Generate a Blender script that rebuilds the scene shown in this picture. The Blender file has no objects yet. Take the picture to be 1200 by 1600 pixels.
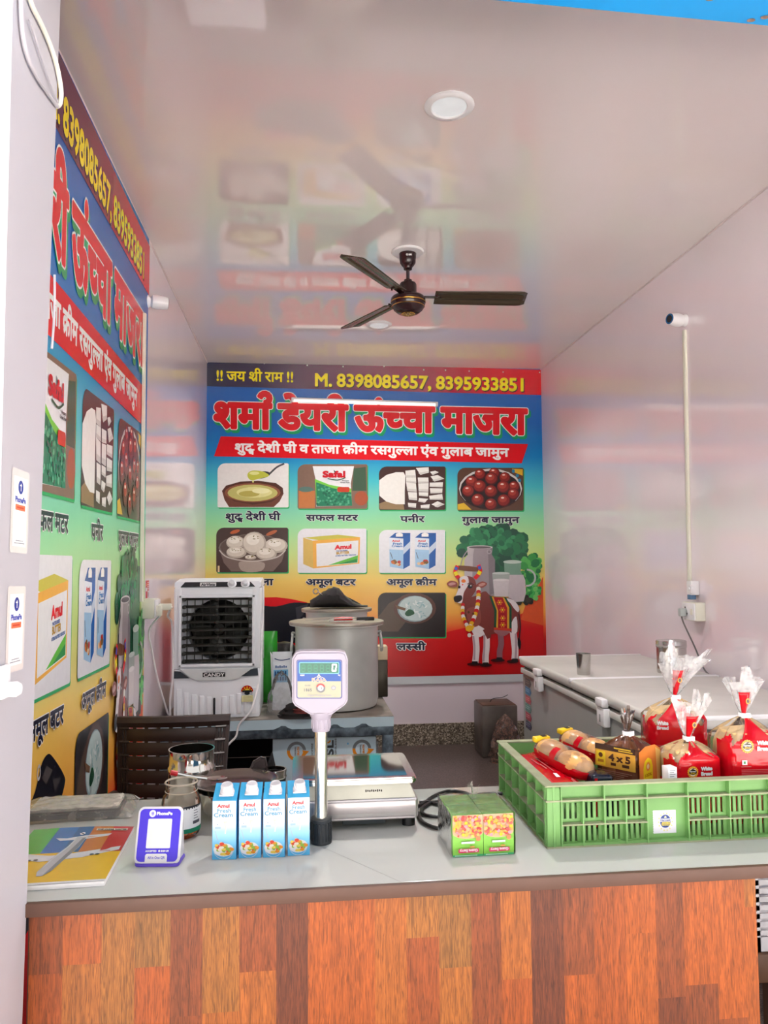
import bpy, bmesh, math, random
from mathutils import Vector, Matrix
from mathutils.geometry import tessellate_polygon
random.seed(7)
SC = bpy.context.scene
COL = SC.collection
PI = math.pi

# ------------------------------------------------------------------ camera
# the shop: X to the right, Y into the shop, Z up; the camera stands at x = y = 0
EYE = 1.45
F = 1200.0
_d = Vector(((472-600)/F, -(877-800)/F, -1.0)).normalized()
_u = Vector((0, 1, 0)); _z = (_u - _d*_u.dot(_d)).normalized(); _x = _d.cross(_z)
CAM_R = Matrix((_x, _d, _z))                    # rows: world axes in camera space -> camera-to-world
cam_data = bpy.data.cameras.new('camera'); cam = bpy.data.objects.new('camera', cam_data); COL.objects.link(cam)
cam_data.sensor_fit = 'VERTICAL'; cam_data.sensor_height = 36.0; cam_data.lens = 36.0*F/1600
cam_data.clip_start = 0.02
cam.matrix_world = Matrix.Translation((0, 0, EYE)) @ CAM_R.to_4x4()
SC.camera = cam

def at(px, py, axis, val):
    """the point of the plane (axis = val) seen at a place of the photograph, used to survey the room"""
    r = CAM_R @ Vector(((px-600)/F, -(py-800)/F, -1.0))
    o = Vector((0, 0, EYE)); t = (val-o[axis])/r[axis]
    return o + r*t

# ------------------------------------------------------------------ light
SC.view_settings.view_transform = 'Standard'; SC.view_settings.look = 'None'
SC.view_settings.gamma = 1.0; SC.view_settings.use_curve_mapping = False
SC.view_settings.exposure = 1.0
world = bpy.data.worlds.new('daylight'); SC.world = world; world.use_nodes = True
wn = world.node_tree; wn.nodes.clear()
w_out = wn.nodes.new('ShaderNodeOutputWorld'); w_bg = wn.nodes.new('ShaderNodeBackground')
w_tc = wn.nodes.new('ShaderNodeTexCoord'); w_sep = wn.nodes.new('ShaderNodeSeparateXYZ'); w_rmp = wn.nodes.new('ShaderNodeValToRGB')
w_rmp.color_ramp.elements[0].position = 0.05; w_rmp.color_ramp.elements[0].color = (1.0, 0.985, 0.97, 1)
w_rmp.color_ramp.elements[1].position = 0.8; w_rmp.color_ramp.elements[1].color = (0.62, 0.68, 0.76, 1)
wn.links.new(w_tc.outputs['Generated'], w_sep.inputs[0]); wn.links.new(w_sep.outputs[2], w_rmp.inputs[0])
wn.links.new(w_rmp.outputs[0], w_bg.inputs[0]); wn.links.new(w_bg.outputs[0], w_out.inputs[0])
w_bg.inputs[1].default_value = 0.8
# the sun stands behind the building and lights the street, which bounces into the shop
sun_d = bpy.data.lights.new('sun', 'SUN'); sun_d.energy = 25.0; sun_d.angle = math.radians(1.0); sun_d.color = (1.0, 0.98, 0.97)
sun = bpy.data.objects.new('sun', sun_d); COL.objects.link(sun); sun.location = (0, 4, 9)
sun.rotation_euler = Vector((0.15, -0.35, -1)).to_track_quat('-Z', 'Y').to_euler()
DOWNLIGHT_W = (8.0, 11.5)
TUBE_EMIT = 0.4
SC.cycles.transparent_max_bounces = 32

# ------------------------------------------------------------------ materials
def lin(c):
    c = c/255.0
    return c/12.92 if c <= 0.04045 else ((c+0.055)/1.055)**2.4
def rgb(r, g, b): return (lin(r), lin(g), lin(b), 1.0)
_M = {}
def mat(name, col, rough=0.5, metal=0.0, spec=0.5, noise=0.06, nscale=14.0, bump=0.0, bscale=60.0, coat=0.0, trans=0.0, ior=1.45, alpha=1.0, stretch=(1,1,1), emit=0.0, rnoise=0.0):
    if name in _M: return _M[name]
    m = bpy.data.materials.new(name); m.use_nodes = True
    nt = m.node_tree; p = nt.nodes['Principled BSDF']
    c = rgb(*col)
    tc = nt.nodes.new('ShaderNodeTexCoord'); mp = nt.nodes.new('ShaderNodeMapping'); nz = nt.nodes.new('ShaderNodeTexNoise')
    mp.inputs['Scale'].default_value = stretch; nz.inputs['Scale'].default_value = nscale; nz.inputs['Detail'].default_value = 5
    nt.links.new(tc.outputs['Object'], mp.inputs[0]); nt.links.new(mp.outputs[0], nz.inputs['Vector'])
    rp = nt.nodes.new('ShaderNodeValToRGB')
    rp.color_ramp.elements[0].position = 0.3; rp.color_ramp.elements[1].position = 0.7
    rp.color_ramp.elements[0].color = tuple(v*(1-noise) for v in c[:3])+(1,)
    rp.color_ramp.elements[1].color = tuple(min(1, v*(1+noise)) for v in c[:3])+(1,)
    nt.links.new(nz.outputs['Fac'], rp.inputs[0]); nt.links.new(rp.outputs[0], p.inputs['Base Color'])
    p.inputs['Roughness'].default_value = rough; p.inputs['Metallic'].default_value = metal
    p.inputs['Specular IOR Level'].default_value = spec; p.inputs['Coat Weight'].default_value = coat
    p.inputs['Coat Roughness'].default_value = 0.08
    p.inputs['Transmission Weight'].default_value = trans; p.inputs['IOR'].default_value = ior; p.inputs['Alpha'].default_value = alpha
    if emit:
        p.inputs['Emission Color'].default_value = c; p.inputs['Emission Strength'].default_value = emit
    if rnoise:
        mr = nt.nodes.new('ShaderNodeMapRange'); mr.inputs['To Min'].default_value = rough-rnoise; mr.inputs['To Max'].default_value = rough+rnoise
        nt.links.new(nz.outputs['Fac'], mr.inputs['Value']); nt.links.new(mr.outputs[0], p.inputs['Roughness'])
    if bump:
        n2 = nt.nodes.new('ShaderNodeTexNoise'); n2.inputs['Scale'].default_value = bscale; n2.inputs['Detail'].default_value = 3
        nt.links.new(mp.outputs[0], n2.inputs['Vector'])
        b = nt.nodes.new('ShaderNodeBump'); b.inputs['Strength'].default_value = bump; b.inputs['Distance'].default_value = 0.004
        nt.links.new(n2.outputs['Fac'], b.inputs['Height']); nt.links.new(b.outputs[0], p.inputs['Normal'])
    _M[name] = m
    return m
INK_K = 1.0
def ink(r, g, b, rough=0.24):
    """printed ink"""
    r, g, b = r*INK_K, g*INK_K, b*INK_K
    return mat('ink_%02x%02x%02x_%d' % (int(r), int(g), int(b), int(rough*100)), (r, g, b), rough=rough, noise=0.03, nscale=40)
def ramp_mat(name, axis, stops, rough=0.24, wobble=0.0, wscale=2.0, spec=0.5):
    """a printed gradient along one object axis: stops = [(metres, rgb), ...]"""
    m = bpy.data.materials.new(name); m.use_nodes = True; nt = m.node_tree; p = nt.nodes['Principled BSDF']
    tc = nt.nodes.new('ShaderNodeTexCoord'); sp = nt.nodes.new('ShaderNodeSeparateXYZ'); nt.links.new(tc.outputs['Object'], sp.inputs[0])
    mr = nt.nodes.new('ShaderNodeMapRange'); lo, hi = stops[0][0], stops[-1][0]
    mr.inputs['From Min'].default_value = lo; mr.inputs['From Max'].default_value = hi
    src = sp.outputs['XYZ'.index(axis)]
    if wobble:
        nz = nt.nodes.new('ShaderNodeTexNoise'); nz.inputs['Scale'].default_value = wscale; nt.links.new(tc.outputs['Object'], nz.inputs['Vector'])
        a = nt.nodes.new('ShaderNodeMath'); a.operation = 'MULTIPLY_ADD'; a.inputs[1].default_value = wobble
        nt.links.new(nz.outputs['Fac'], a.inputs[0]); nt.links.new(src, a.inputs[2]); src = a.outputs[0]
    nt.links.new(src, mr.inputs['Value'])
    rp = nt.nodes.new('ShaderNodeValToRGB'); el = rp.color_ramp.elements
    while len(el) < len(stops): el.new(0.5)
    for e, (q, c) in zip(list(el), stops): pass
    for i, (q, c) in enumerate(stops):
        el[i].position = (q-lo)/(hi-lo); el[i].color = rgb(*c)
    nt.links.new(mr.outputs[0], rp.inputs[0]); nt.links.new(rp.outputs[0], p.inputs['Base Color'])
    p.inputs['Roughness'].default_value = rough; p.inputs['Specular IOR Level'].default_value = spec
    return m
def film_mat(name, col=(255,255,255), body=0.25, rough=0.08, gloss=0.35):
    """thin clear plastic: mostly see-through, some milky body, a gloss"""
    if name in _M: return _M[name]
    m = bpy.data.materials.new(name); m.use_nodes = True; nt = m.node_tree; nt.nodes.clear()
    o = nt.nodes.new('ShaderNodeOutputMaterial'); t = nt.nodes.new('ShaderNodeBsdfTransparent'); d = nt.nodes.new('ShaderNodeBsdfTranslucent')
    d2 = nt.nodes.new('ShaderNodeBsdfDiffuse'); g = nt.nodes.new('ShaderNodeBsdfGlossy')
    a = nt.nodes.new('ShaderNodeMixShader'); b = nt.nodes.new('ShaderNodeMixShader'); c = nt.nodes.new('ShaderNodeMixShader')
    nz = nt.nodes.new('ShaderNodeTexNoise'); nz.inputs['Scale'].default_value = 55; tc = nt.nodes.new('ShaderNodeTexCoord'); nt.links.new(tc.outputs['Object'], nz.inputs['Vector'])
    mr = nt.nodes.new('ShaderNodeMapRange'); mr.inputs['From Min'].default_value = 0.35; mr.inputs['From Max'].default_value = 0.65
    mr.inputs['To Min'].default_value = body*0.6; mr.inputs['To Max'].default_value = min(1, body*1.5)
    nt.links.new(nz.outputs['Fac'], mr.inputs['Value'])
    for n in (d, d2): n.inputs['Color'].default_value = rgb(*col)
    g.inputs['Roughness'].default_value = rough
    bm_ = nt.nodes.new('ShaderNodeBump'); bm_.inputs['Strength'].default_value = 0.5; bm_.inputs['Distance'].default_value = 0.003
    nt.links.new(nz.outputs['Fac'], bm_.inputs['Height']); nt.links.new(bm_.outputs[0], g.inputs['Normal'])
    lw = nt.nodes.new('ShaderNodeLayerWeight'); lw.inputs['Blend'].default_value = gloss
    nt.links.new(d.outputs[0], a.inputs[1]); nt.links.new(d2.outputs[0], a.inputs[2])
    nt.links.new(mr.outputs[0], b.inputs[0]); nt.links.new(t.outputs[0], b.inputs[1]); nt.links.new(a.outputs[0], b.inputs[2])
    nt.links.new(lw.outputs['Fresnel'], c.inputs[0]); nt.links.new(b.outputs[0], c.inputs[1]); nt.links.new(g.outputs[0], c.inputs[2])
    nt.links.new(c.outputs[0], o.inputs[0])
    _M[name] = m
    return m

# ------------------------------------------------------------------ objects
def tag(o, label=None, cat=None, group=None, kind=None):
    if label: o['label'] = label
    if cat: o['category'] = cat
    if group: o['group'] = group
    if kind: o['kind'] = kind
    return o
def thing(name, label, cat, loc=(0,0,0), rz=0.0, group=None, rot=None):
    o = bpy.data.objects.new(name, None); COL.objects.link(o); o.empty_display_size = 0.05
    o.location = loc; o.rotation_euler = rot if rot else (0, 0, rz)
    return tag(o, label, cat, group)
def copy_tree(o, parent=None):
    c = o.copy(); COL.objects.link(c)
    if parent is not None: c.parent = parent
    for ch in list(o.children): copy_tree(ch, c)
    return c

class G:
    """collects solid shapes into one mesh"""
    def __init__(self): self.bm = bmesh.new(); self.mi = 0
    def _new(self, before):
        for f in self.bm.faces:
            if f.index == -1 or f not in before: f.material_index = self.mi
    def _merge(self, b2, M=None):
        if M is not None: bmesh.ops.transform(b2, matrix=M, verts=b2.verts)
        for f in b2.faces: f.material_index = self.mi
        me = bpy.data.meshes.new('tmp'); b2.to_mesh(me); b2.free()
        self.bm.from_mesh(me); bpy.data.meshes.remove(me)
        return self
    def mesh(self, vs, fs, M=None):
        b = bmesh.new(); bv = [b.verts.new(v) for v in vs]
        for f in fs:
            try: b.faces.new([bv[i] for i in f])
            except ValueError: pass
        return self._merge(b, M)
    def box(self, c, s, bev=0.0, seg=2, M=None, rz=0.0, taper=None):
        b = bmesh.new(); bmesh.ops.create_cube(b, size=1.0)
        for v in b.verts:
            k = 1.0
            if taper and v.co.z > 0: k = taper
            v.co = Vector((v.co.x*s[0]*k, v.co.y*s[1]*k, v.co.z*s[2]))
        if bev > 0: bmesh.ops.bevel(b, geom=b.edges[:], offset=bev, segments=seg, affect='EDGES', profile=0.5)
        X = Matrix.Translation(c) @ Matrix.Rotation(rz, 4, 'Z')
        return self._merge(b, (M @ X) if M is not None else X)
    def lathe(self, prof, c=(0,0,0), n=32, M=None, sx=1.0, sy=1.0, caps=False):
        """prof: [(r, z), ...] bottom to top"""
        vs, fs, rings = [], [], []
        for r, z in prof:
            if r < 1e-6: rings.append([len(vs)]); vs.append((c[0], c[1], c[2]+z)); continue
            rg = []
            for k in range(n):
                a = 2*PI*k/n; rg.append(len(vs)); vs.append((c[0]+r*sx*math.cos(a), c[1]+r*sy*math.sin(a), c[2]+z))
            rings.append(rg)
        for A, B in zip(rings, rings[1:]):
            for k in range(n):
                k2 = (k+1) % n
                if len(A) == 1 and len(B) == 1: continue
                if len(A) == 1: fs.append((A[0], B[k2], B[k]))
                elif len(B) == 1: fs.append((A[k], A[k2], B[0]))
                else: fs.append((A[k], A[k2], B[k2], B[k]))
        return self.mesh(vs, fs, M)
    def cyl(self, a, b, r, n=16, r2=None):
        a, b = Vector(a), Vector(b); d = b-a; L = d.length
        M = Matrix.Translation(a) @ d.to_track_quat('Z', 'Y').to_matrix().to_4x4()
        r2 = r if r2 is None else r2
        return self.lathe([(0,0),(r,0),(r2,L),(0,L)], n=n, M=M)
    def tube(self, pts, r, n=8, closed=False, smooth=0, radii=None):
        pts = [Vector(p) for p in pts]
        if smooth: 
            pts = catmull(pts, smooth, closed)
            radii = None if radii is None else [radii[min(len(radii)-1, int(i*(len(radii)-1)/(len(pts)-1)))] for i in range(len(pts))]
        vs, fs = [], []; N = len(pts); up = Vector((0,0,1)); prev = None
        for i, p in enumerate(pts):
            if closed: t = pts[(i+1) % N]-pts[i-1]
            else: t = pts[min(i+1, N-1)]-pts[max(i-1, 0)]
            t.normalize()
            if prev is None:
                s = t.cross(up)
                if s.length < 1e-3: s = t.cross(Vector((1,0,0)))
            else: s = prev - t*prev.dot(t)
            s.normalize(); prev = s; u = s.cross(t)
            rr = radii[i] if radii else r
            for k in range(n):
                a = 2*PI*k/n; vs.append(p + (s*math.cos(a)+u*math.sin(a))*rr)
        for i in range(N if closed else N-1):
            j = (i+1) % N
            for k in range(n):
                k2 = (k+1) % n; fs.append((i*n+k, i*n+k2, j*n+k2, j*n+k))
        if not closed:
            fs.append(tuple(range(n))[::-1]); fs.append(tuple((N-1)*n+k for k in range(n)))
        return self.mesh(vs, fs)
    def prism(self, poly, z0, z1, M=None, bev=0.0, seg=2):
        """poly in XY, extruded z0..z1"""
        b = bmesh.new(); lo = [b.verts.new((x, y, z0)) for x, y in poly]; hi = [b.verts.new((x, y, z1)) for x, y in poly]
        n = len(poly)
        b.faces.new(lo[::-1]); top = b.faces.new(hi)
        for i in range(n): b.faces.new((lo[i], lo[(i+1) % n], hi[(i+1) % n], hi[i]))
        bmesh.ops.recalc_face_normals(b, faces=b.faces)
        if bev:
            ed = [e for e in b.edges if abs(e.verts[0].co.z-e.verts[1].co.z) < 1e-9]
            bmesh.ops.bevel(b, geom=ed, offset=bev, segments=seg, affect='EDGES')
        return self._merge(b, M)
    def grid(self, fn, nu, nv, M=None, flip=False):
        vs = [fn(i/nu, j/nv) for j in range(nv+1) for i in range(nu+1)]; fs = []
        for j in range(nv):
            for i in range(nu):
                q = (j*(nu+1)+i, j*(nu+1)+i+1, (j+1)*(nu+1)+i+1, (j+1)*(nu+1)+i)
                fs.append(q[::-1] if flip else q)
        return self.mesh(vs, fs, M)
    def build(self, name, mats, parent=None, loc=(0,0,0), rot=(0,0,0), smooth=40, solid=0.0):
        if not isinstance(mats, (list, tuple)): mats = [mats]
        me = bpy.data.meshes.new(name); self.bm.normal_update(); self.bm.to_mesh(me); self.bm.free()
        for m in mats: me.materials.append(m)
        if smooth:
            for f in me.polygons: f.use_smooth = True
            me.set_sharp_from_angle(angle=math.radians(smooth))
        o = bpy.data.objects.new(name, me); COL.objects.link(o)
        if parent is not None: o.parent = parent
        o.location = loc; o.rotation_euler = rot
        if solid:
            md = o.modifiers.new('thickness', 'SOLIDIFY'); md.thickness = solid; md.offset = 0
        return o
def catmull(P, n, closed=False):
    out = []; N = len(P)
    for i in range(N if closed else N-1):
        if closed: a, b, c, d = P[i-1], P[i], P[(i+1) % N], P[(i+2) % N]
        else: a, b, c, d = P[max(i-1,0)], P[i], P[i+1], P[min(i+2,N-1)]
        for k in range(n):
            t = k/n
            out.append(0.5*((2*b)+(c-a)*t+(2*a-5*b+4*c-d)*t*t+(3*b-a-3*c+d)*t*t*t))
    if not closed: out.append(P[-1])
    return out
def rrect(x0, y0, x1, y1, r, n=5, rs=None):
    """rounded rectangle outline; rs: radii of corners (x0y0, x1y0, x1y1, x0y1)"""
    rs = rs or (r, r, r, r); out = []
    for (cx, cy, sx, sy, a0), q in zip(((x0,y0,1,1,PI),(x1,y0,-1,1,1.5*PI),(x1,y1,-1,-1,0),(x0,y1,1,-1,0.5*PI)), rs):
        q = max(q, 1e-5)
        for k in range(n+1):
            a = a0+0.5*PI*k/n
            out.append((cx+sx*q+q*math.cos(a), cy+sy*q+q*math.sin(a)))
    return out

# ------------------------------------------------------------------ lettering
_glyph = {}
def _raw(s):
    c = bpy.data.curves.new('g', 'FONT'); c.body = s; c.size = 1.0; c.resolution_u = 3; c.fill_mode = 'FRONT'
    o = bpy.data.objects.new('g', c); me = bpy.data.meshes.new_from_object(o)
    vs = [(v.co.x, v.co.y) for v in me.vertices]; fs = [tuple(p.vertices) for p in me.polygons]
    bpy.data.objects.remove(o); bpy.data.curves.remove(c); bpy.data.meshes.remove(me)
    return vs, fs
def glyph(ch):
    if ch not in _glyph:
        vs, fs = _raw(ch)
        a = max(v[0] for v in _raw(ch+'|')[0]); b = max(v[0] for v in _raw('|')[0])
        _glyph[ch] = (vs, fs, a-b)
    return _glyph[ch]
def clip(vs, fs, xc):
    """the part of a glyph left of xc"""
    b = bmesh.new(); bv = [b.verts.new((x, y, 0)) for x, y in vs]
    for f in fs:
        try: b.faces.new([bv[i] for i in f])
        except ValueError: pass
    bmesh.ops.bisect_plane(b, geom=b.verts[:]+b.edges[:]+b.faces[:], plane_co=(xc,0,0), plane_no=(1,0,0), clear_outer=True)
    b.verts.index_update()
    r = [(v.co.x, v.co.y) for v in b.verts], [tuple(v.index for v in f.verts) for f in b.faces]
    b.free(); return r
def ribbon(pts, w):
    P = [Vector((p[0], p[1])) for p in pts]; vs, fs = [], []
    for i, p in enumerate(P):
        t = (P[min(i+1, len(P)-1)]-P[max(i-1, 0)]).normalized(); n = Vector((-t.y, t.x))*w/2
        vs += [tuple(p+n), tuple(p-n)]
    for i in range(len(P)-1): fs.append((2*i, 2*i+1, 2*i+3, 2*i+2))
    return vs, fs
HALF = {'च', 'ल', 'स'}
HEAD = 0.62
def layout(s):
    """glyph pieces of a line of Latin or Devanagari text: (verts, faces) and total advance"""
    out_v, out_f = [], []; x = 0.0; i = 0; reph = False
    def put(vs, fs, dx, dy=0.0, k=1.0):
        n = len(out_v); out_v.extend((dx+k*a, dy+k*b) for a, b in vs); out_f.extend(tuple(n+q for q in f) for f in fs)
    while i < len(s):
        ch = s[i]; nx = s[i+1] if i+1 < len(s) else ''; nn = s[i+2] if i+2 < len(s) else ''
        if ch == ' ': x += 0.24; i += 1; continue
        if ch == 'र' and nx == '्': reph = True; i += 2; continue
        vs, fs, adv = glyph(ch)
        if nx == '्' and nn == 'र':                       # consonant with a rakar stroke
            put(vs, fs, x)
            xs = x+adv*(0.5 if ch == 'क' else 0.80)
            rv, rf = ribbon([(xs, 0.27), (xs-0.10, 0.17), (xs-0.25, 0.05)], 0.085); put(rv, rf, 0)
            x += adv; i += 3; continue
        if ch == 'द' and nx == '्':                       # d + dh ligature
            put(vs, fs, x); dv, df, da = glyph('ध')
            put(dv, df, x+adv*0.42, -0.20, 0.62); x += adv+0.10; i += 3; continue
        if nx == '्' and ch in HALF:
            lo = [v[0] for v in vs if v[1] < 0.3]; xc = max(lo)-0.085
            hv, hf = clip(vs, fs, xc); put(hv, hf, x); x += xc-0.01; i += 2; continue
        put(vs, fs, x); x += adv; i += 1
        if reph and s[i:i+1] != 'ा':
            cv, cf = ribbon([(x-0.15+0.13*math.cos(a), HEAD+0.16+0.12*math.sin(a)) for a in [PI*(-0.45+1.35*k/9) for k in range(10)]], 0.075)
            put(cv, cf, 0); reph = False
    return out_v, out_f, x
def refs(s):
    if any('\u0900' <= c <= '\u097f' for c in s): return 0.0, HEAD
    vs = glyph('M')[0]; return 0.0, max(v[1] for v in vs)

class Art:
    """flat printed artwork: layered polygons in a drawing frame, mapped onto a thing's face. u right, v down in drawing units"""
    EPS = 0.00003
    def __init__(self, fmap, base=0.0, pre=None, eps=None):
        self.jit = 5e-6 if fmap is not None and getattr(fmap, '__name__', '') == 'f' and fmap.__qualname__.startswith('wall_map') else 1.5e-6
        self.map = fmap; self.base = base; self.pre = pre; self.eps = eps or Art.EPS
        self.v, self.f, self.fm, self.mats, self.lay = [], [], [], [], 0
    def _add(self, vs, fs, m, raw=False, dw=None):
        self.lay += 1
        if m not in self.mats: self.mats.append(m)
        k = self.mats.index(m); n = len(self.v); w = self.base+self.lay*self.eps
        for i, (a, b) in enumerate(vs):
            if self.pre and not raw: a, b = self.pre(a, b)
            u, v = self.map(a, b); self.v.append((u, v, w+(dw[i] if dw else 0.0)))
        for f in fs: self.f.append(tuple(n+q for q in f)); self.fm.append(k)
    def poly(self, pts, m, smooth=0):
        P = [Vector((p[0], p[1], 0)) for p in pts]
        if smooth: P = catmull(P, smooth, True)
        if len(P) == 3: tris = [(0,1,2)]
        elif len(P) == 4 and not smooth: tris = tessellate_polygon([P])
        else: tris = tessellate_polygon([P])
        self._add([(p.x, p.y) for p in P], [tuple(t) for t in tris], m)
    def ell(self, cx, cy, rx, ry, m, rot=0.0, n=20, a0=0.0, a1=2*PI):
        c, s = math.cos(rot), math.sin(rot)
        full = abs(a1-a0) > 6.2
        pts = [(cx+rx*math.cos(t)*c-ry*math.sin(t)*s, cy+rx*math.cos(t)*s+ry*math.sin(t)*c) for t in [a0+(a1-a0)*k/n for k in range(n if full else n+1)]]
        self.poly(pts, m)
    def rect(self, x0, y0, x1, y1, m, r=0.0, rs=None):
        if r or rs: self.poly(rrect(x0, y0, x1, y1, r, rs=rs), m)
        else: self._add([(x0,y0),(x1,y0),(x1,y1),(x0,y1)], [(0,1,2,3)], m)
    def line(self, pts, w, m, smooth=0):
        P = [Vector((p[0], p[1], 0)) for p in pts]
        if smooth: P = catmull(P, smooth)
        vs, fs = ribbon([(p.x, p.y) for p in P], w); self._add(vs, fs, m)
    def ring(self, cx, cy, r0, r1, m, a0=0.0, a1=2*PI, n=24):
        vs, fs = [], []
        for k in range(n+1):
            a = a0+(a1-a0)*k/n; vs += [(cx+r0*math.cos(a), cy+r0*math.sin(a)), (cx+r1*math.cos(a), cy+r1*math.sin(a))]
        for k in range(n): fs.append((2*k, 2*k+1, 2*k+3, 2*k+2))
        self._add(vs, fs, m)
    def text(self, s, x0, x1, yh, yb, layers, slope=0.0, rot180=False):
        """x0..x1 extent, yh top line, yb baseline, layers = [(ink, border, dx, dy), ...] bottom first"""
        vs, fs, adv = layout(s); b0, h0 = refs(s)
        xa = min(v[0] for v in vs); xb = max(v[0] for v in vs)
        kx = (x1-x0)/(xb-xa); ky = (yb-yh)/(h0-b0)
        P = [(x0+(x-xa)*kx, yb-(y-b0)*ky) for x, y in vs]
        if rot180: P = [(x0+x1-x, yh+yb-y) for x, y in P]
        P = [(x, y+slope*(x-x0)) for x, y in P]
        cnt = {}
        for f in fs:
            for i in range(len(f)):
                a, b = f[i], f[(i+1) % len(f)]; k = (min(a,b), max(a,b)); cnt[k] = cnt.get(k, 0)+1
        edge = [k for k, c in cnt.items() if c == 1]
        for m, w, dx, dy in layers:
            V = [(x+dx, y+dy) for x, y in P]; Fc = list(fs); DW = [0.0]*len(V); kk = 0
            if w > 0:
                done = set()
                for a, b in edge:
                    pa, pb = Vector(V[a]), Vector(V[b]); d = pb-pa
                    if d.length < 1e-7: continue
                    d.normalize(); nn = Vector((-d.y, d.x))*w; q = len(V)
                    V += [tuple(pa+nn), tuple(pa-nn), tuple(pb-nn), tuple(pb+nn)]; Fc.append((q, q+1, q+2, q+3)); kk += 1; DW += [(1+kk % 29)*self.jit]*4
                    for i, p in ((a, pa), (b, pb)):
                        if i in done: continue
                        done.add(i); q = len(V)
                        V += [(p.x+w*1.06*math.cos(PI/8+PI*t/4), p.y+w*1.06*math.sin(PI/8+PI*t/4)) for t in range(8)]
                        Fc.append(tuple(q+t for t in range(8))); kk += 1; DW += [(1+kk % 29)*self.jit]*8
            self._add(V, Fc, m, dw=DW)
            if w > 0: self.base += 30*self.jit
    def build(self, name, parent=None, loc=(0,0,0), rot=(0,0,0), label=None):
        me = bpy.data.meshes.new(name); me.from_pydata(self.v, [], self.f); me.update()
        for m in self.mats: me.materials.append(m)
        me.polygons.foreach_set('material_index', self.fm)
        o = bpy.data.objects.new(name, me); COL.objects.link(o)
        if parent is not None: o.parent = parent
        o.location = loc; o.rotation_euler = rot
        if label: o['label'] = label
        return o
# Art meshes lie in XY with w along +Z: FACE turns them upright, facing -Y
FACE = (PI/2, 0, 0)
def mm(w, h):
    """drawing frame of w x h (v down) centred at x, standing on y = 0"""
    return lambda a, b: (a-w/2, h-b)
# ------------------------------------------------------------------ room shell
XL, XR, YB, ZC = -0.745, 1.96, 6.09, 3.02
def structure(o): o['kind'] = 'structure'; return o
M_wall = mat('glossy_lilac_wall_panel', (240, 228, 235), rough=0.10, spec=0.5, ior=2.1, noise=0.03, nscale=1.6, rnoise=0.03)
M_ceil = mat('glossy_cream_ceiling_panel', (240, 230, 229), rough=0.05, spec=0.5, ior=2.3, noise=0.03, nscale=1.2, rnoise=0.02)
M_plaster = mat('white_painted_plaster', (184, 180, 187), rough=0.45, noise=0.02, nscale=3, bump=0.05, bscale=25)
M_white = mat('white_plastic', (238, 236, 238), rough=0.3, noise=0.02)
M_ivory = mat('ivory_plastic', (233, 230, 214), rough=0.35, noise=0.02)
M_black = mat('black_plastic', (22, 20, 21), rough=0.35, noise=0.1)
def granite(name, a, b, c, rough, sc):
    m = bpy.data.materials.new(name); m.use_nodes = True; nt = m.node_tree; p = nt.nodes['Principled BSDF']
    tc = nt.nodes.new('ShaderNodeTexCoord'); v = nt.nodes.new('ShaderNodeTexVoronoi'); v.inputs['Scale'].default_value = sc
    nt.links.new(tc.outputs['Object'], v.inputs['Vector']); s = nt.nodes.new('ShaderNodeSeparateColor'); nt.links.new(v.outputs['Color'], s.inputs[0])
    r = nt.nodes.new('ShaderNodeValToRGB'); e = r.color_ramp.elements; e[0].position = 0.0; e[0].color = rgb(*a); e[1].position = 1.0; e[1].color = rgb(*c)
    k = e.new(0.55); k.color = rgb(*b); r.color_ramp.interpolation = 'LINEAR'
    nt.links.new(s.outputs[0], r.inputs[0]); nt.links.new(r.outputs[0], p.inputs['Base Color'])
    p.inputs['Roughness'].default_value = rough
    return m
M_floor = granite('dark_brown_granite_floor', (52, 42, 41), (84, 72, 69), (112, 98, 92), 0.3, 210)
M_base = granite('speckled_granite_skirting', (62, 54, 46), (120, 108, 92), (196, 184, 165), 0.35, 110)
M_conc = mat('pale_concrete', (214, 208, 200), rough=0.8, noise=0.1, nscale=3)

g = G(); g.box(((XL+3.2)/2, (1.19+YB)/2, -0.05), (3.2-XL+0.2, YB-1.19+0.2, 0.1)); structure(g.build('floor', M_floor))
g = G(); g.box((0, -6.0, -0.12), (40, 14.38, 0.1)); structure(g.build('ground', M_conc))
g = G(); g.box(((XL+XR)/2, (1.1+YB)/2, ZC+0.05), (XR-XL+0.3, YB-1.1+0.3, 0.1)); structure(g.build('ceiling', M_ceil))
g = G(); g.box(((XL+XR)/2, YB+0.06, ZC/2), (XR-XL+0.24, 0.12, ZC)); structure(g.build('wall_back', M_wall))
g = G(); g.box((XL-0.06, (1.335+YB)/2, ZC/2), (0.12, YB-1.335, ZC)); structure(g.build('wall_left', M_wall))
g = G(); g.box((XR+0.06, (1.19+YB)/2, ZC/2), (0.12, YB-1.19, ZC)); structure(g.build('wall_right', M_wall))
# the pier left of the opening, a little out of plumb
PX = -0.445
def pier_y(z): return 1.298+0.047*z
g = G()
vs = []
for z in (-0.1, ZC+0.1):
    yb = pier_y(z); vs += [(-2.6, 1.19, z), (PX, 1.19, z), (PX, yb, z), (-2.6, yb, z)]
g.mesh(vs, [(3,2,1,0),(4,5,6,7),(0,1,5,4),(1,2,6,5),(2,3,7,6),(3,0,4,7)]); structure(g.build('wall_front', M_plaster, smooth=0))
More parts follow.
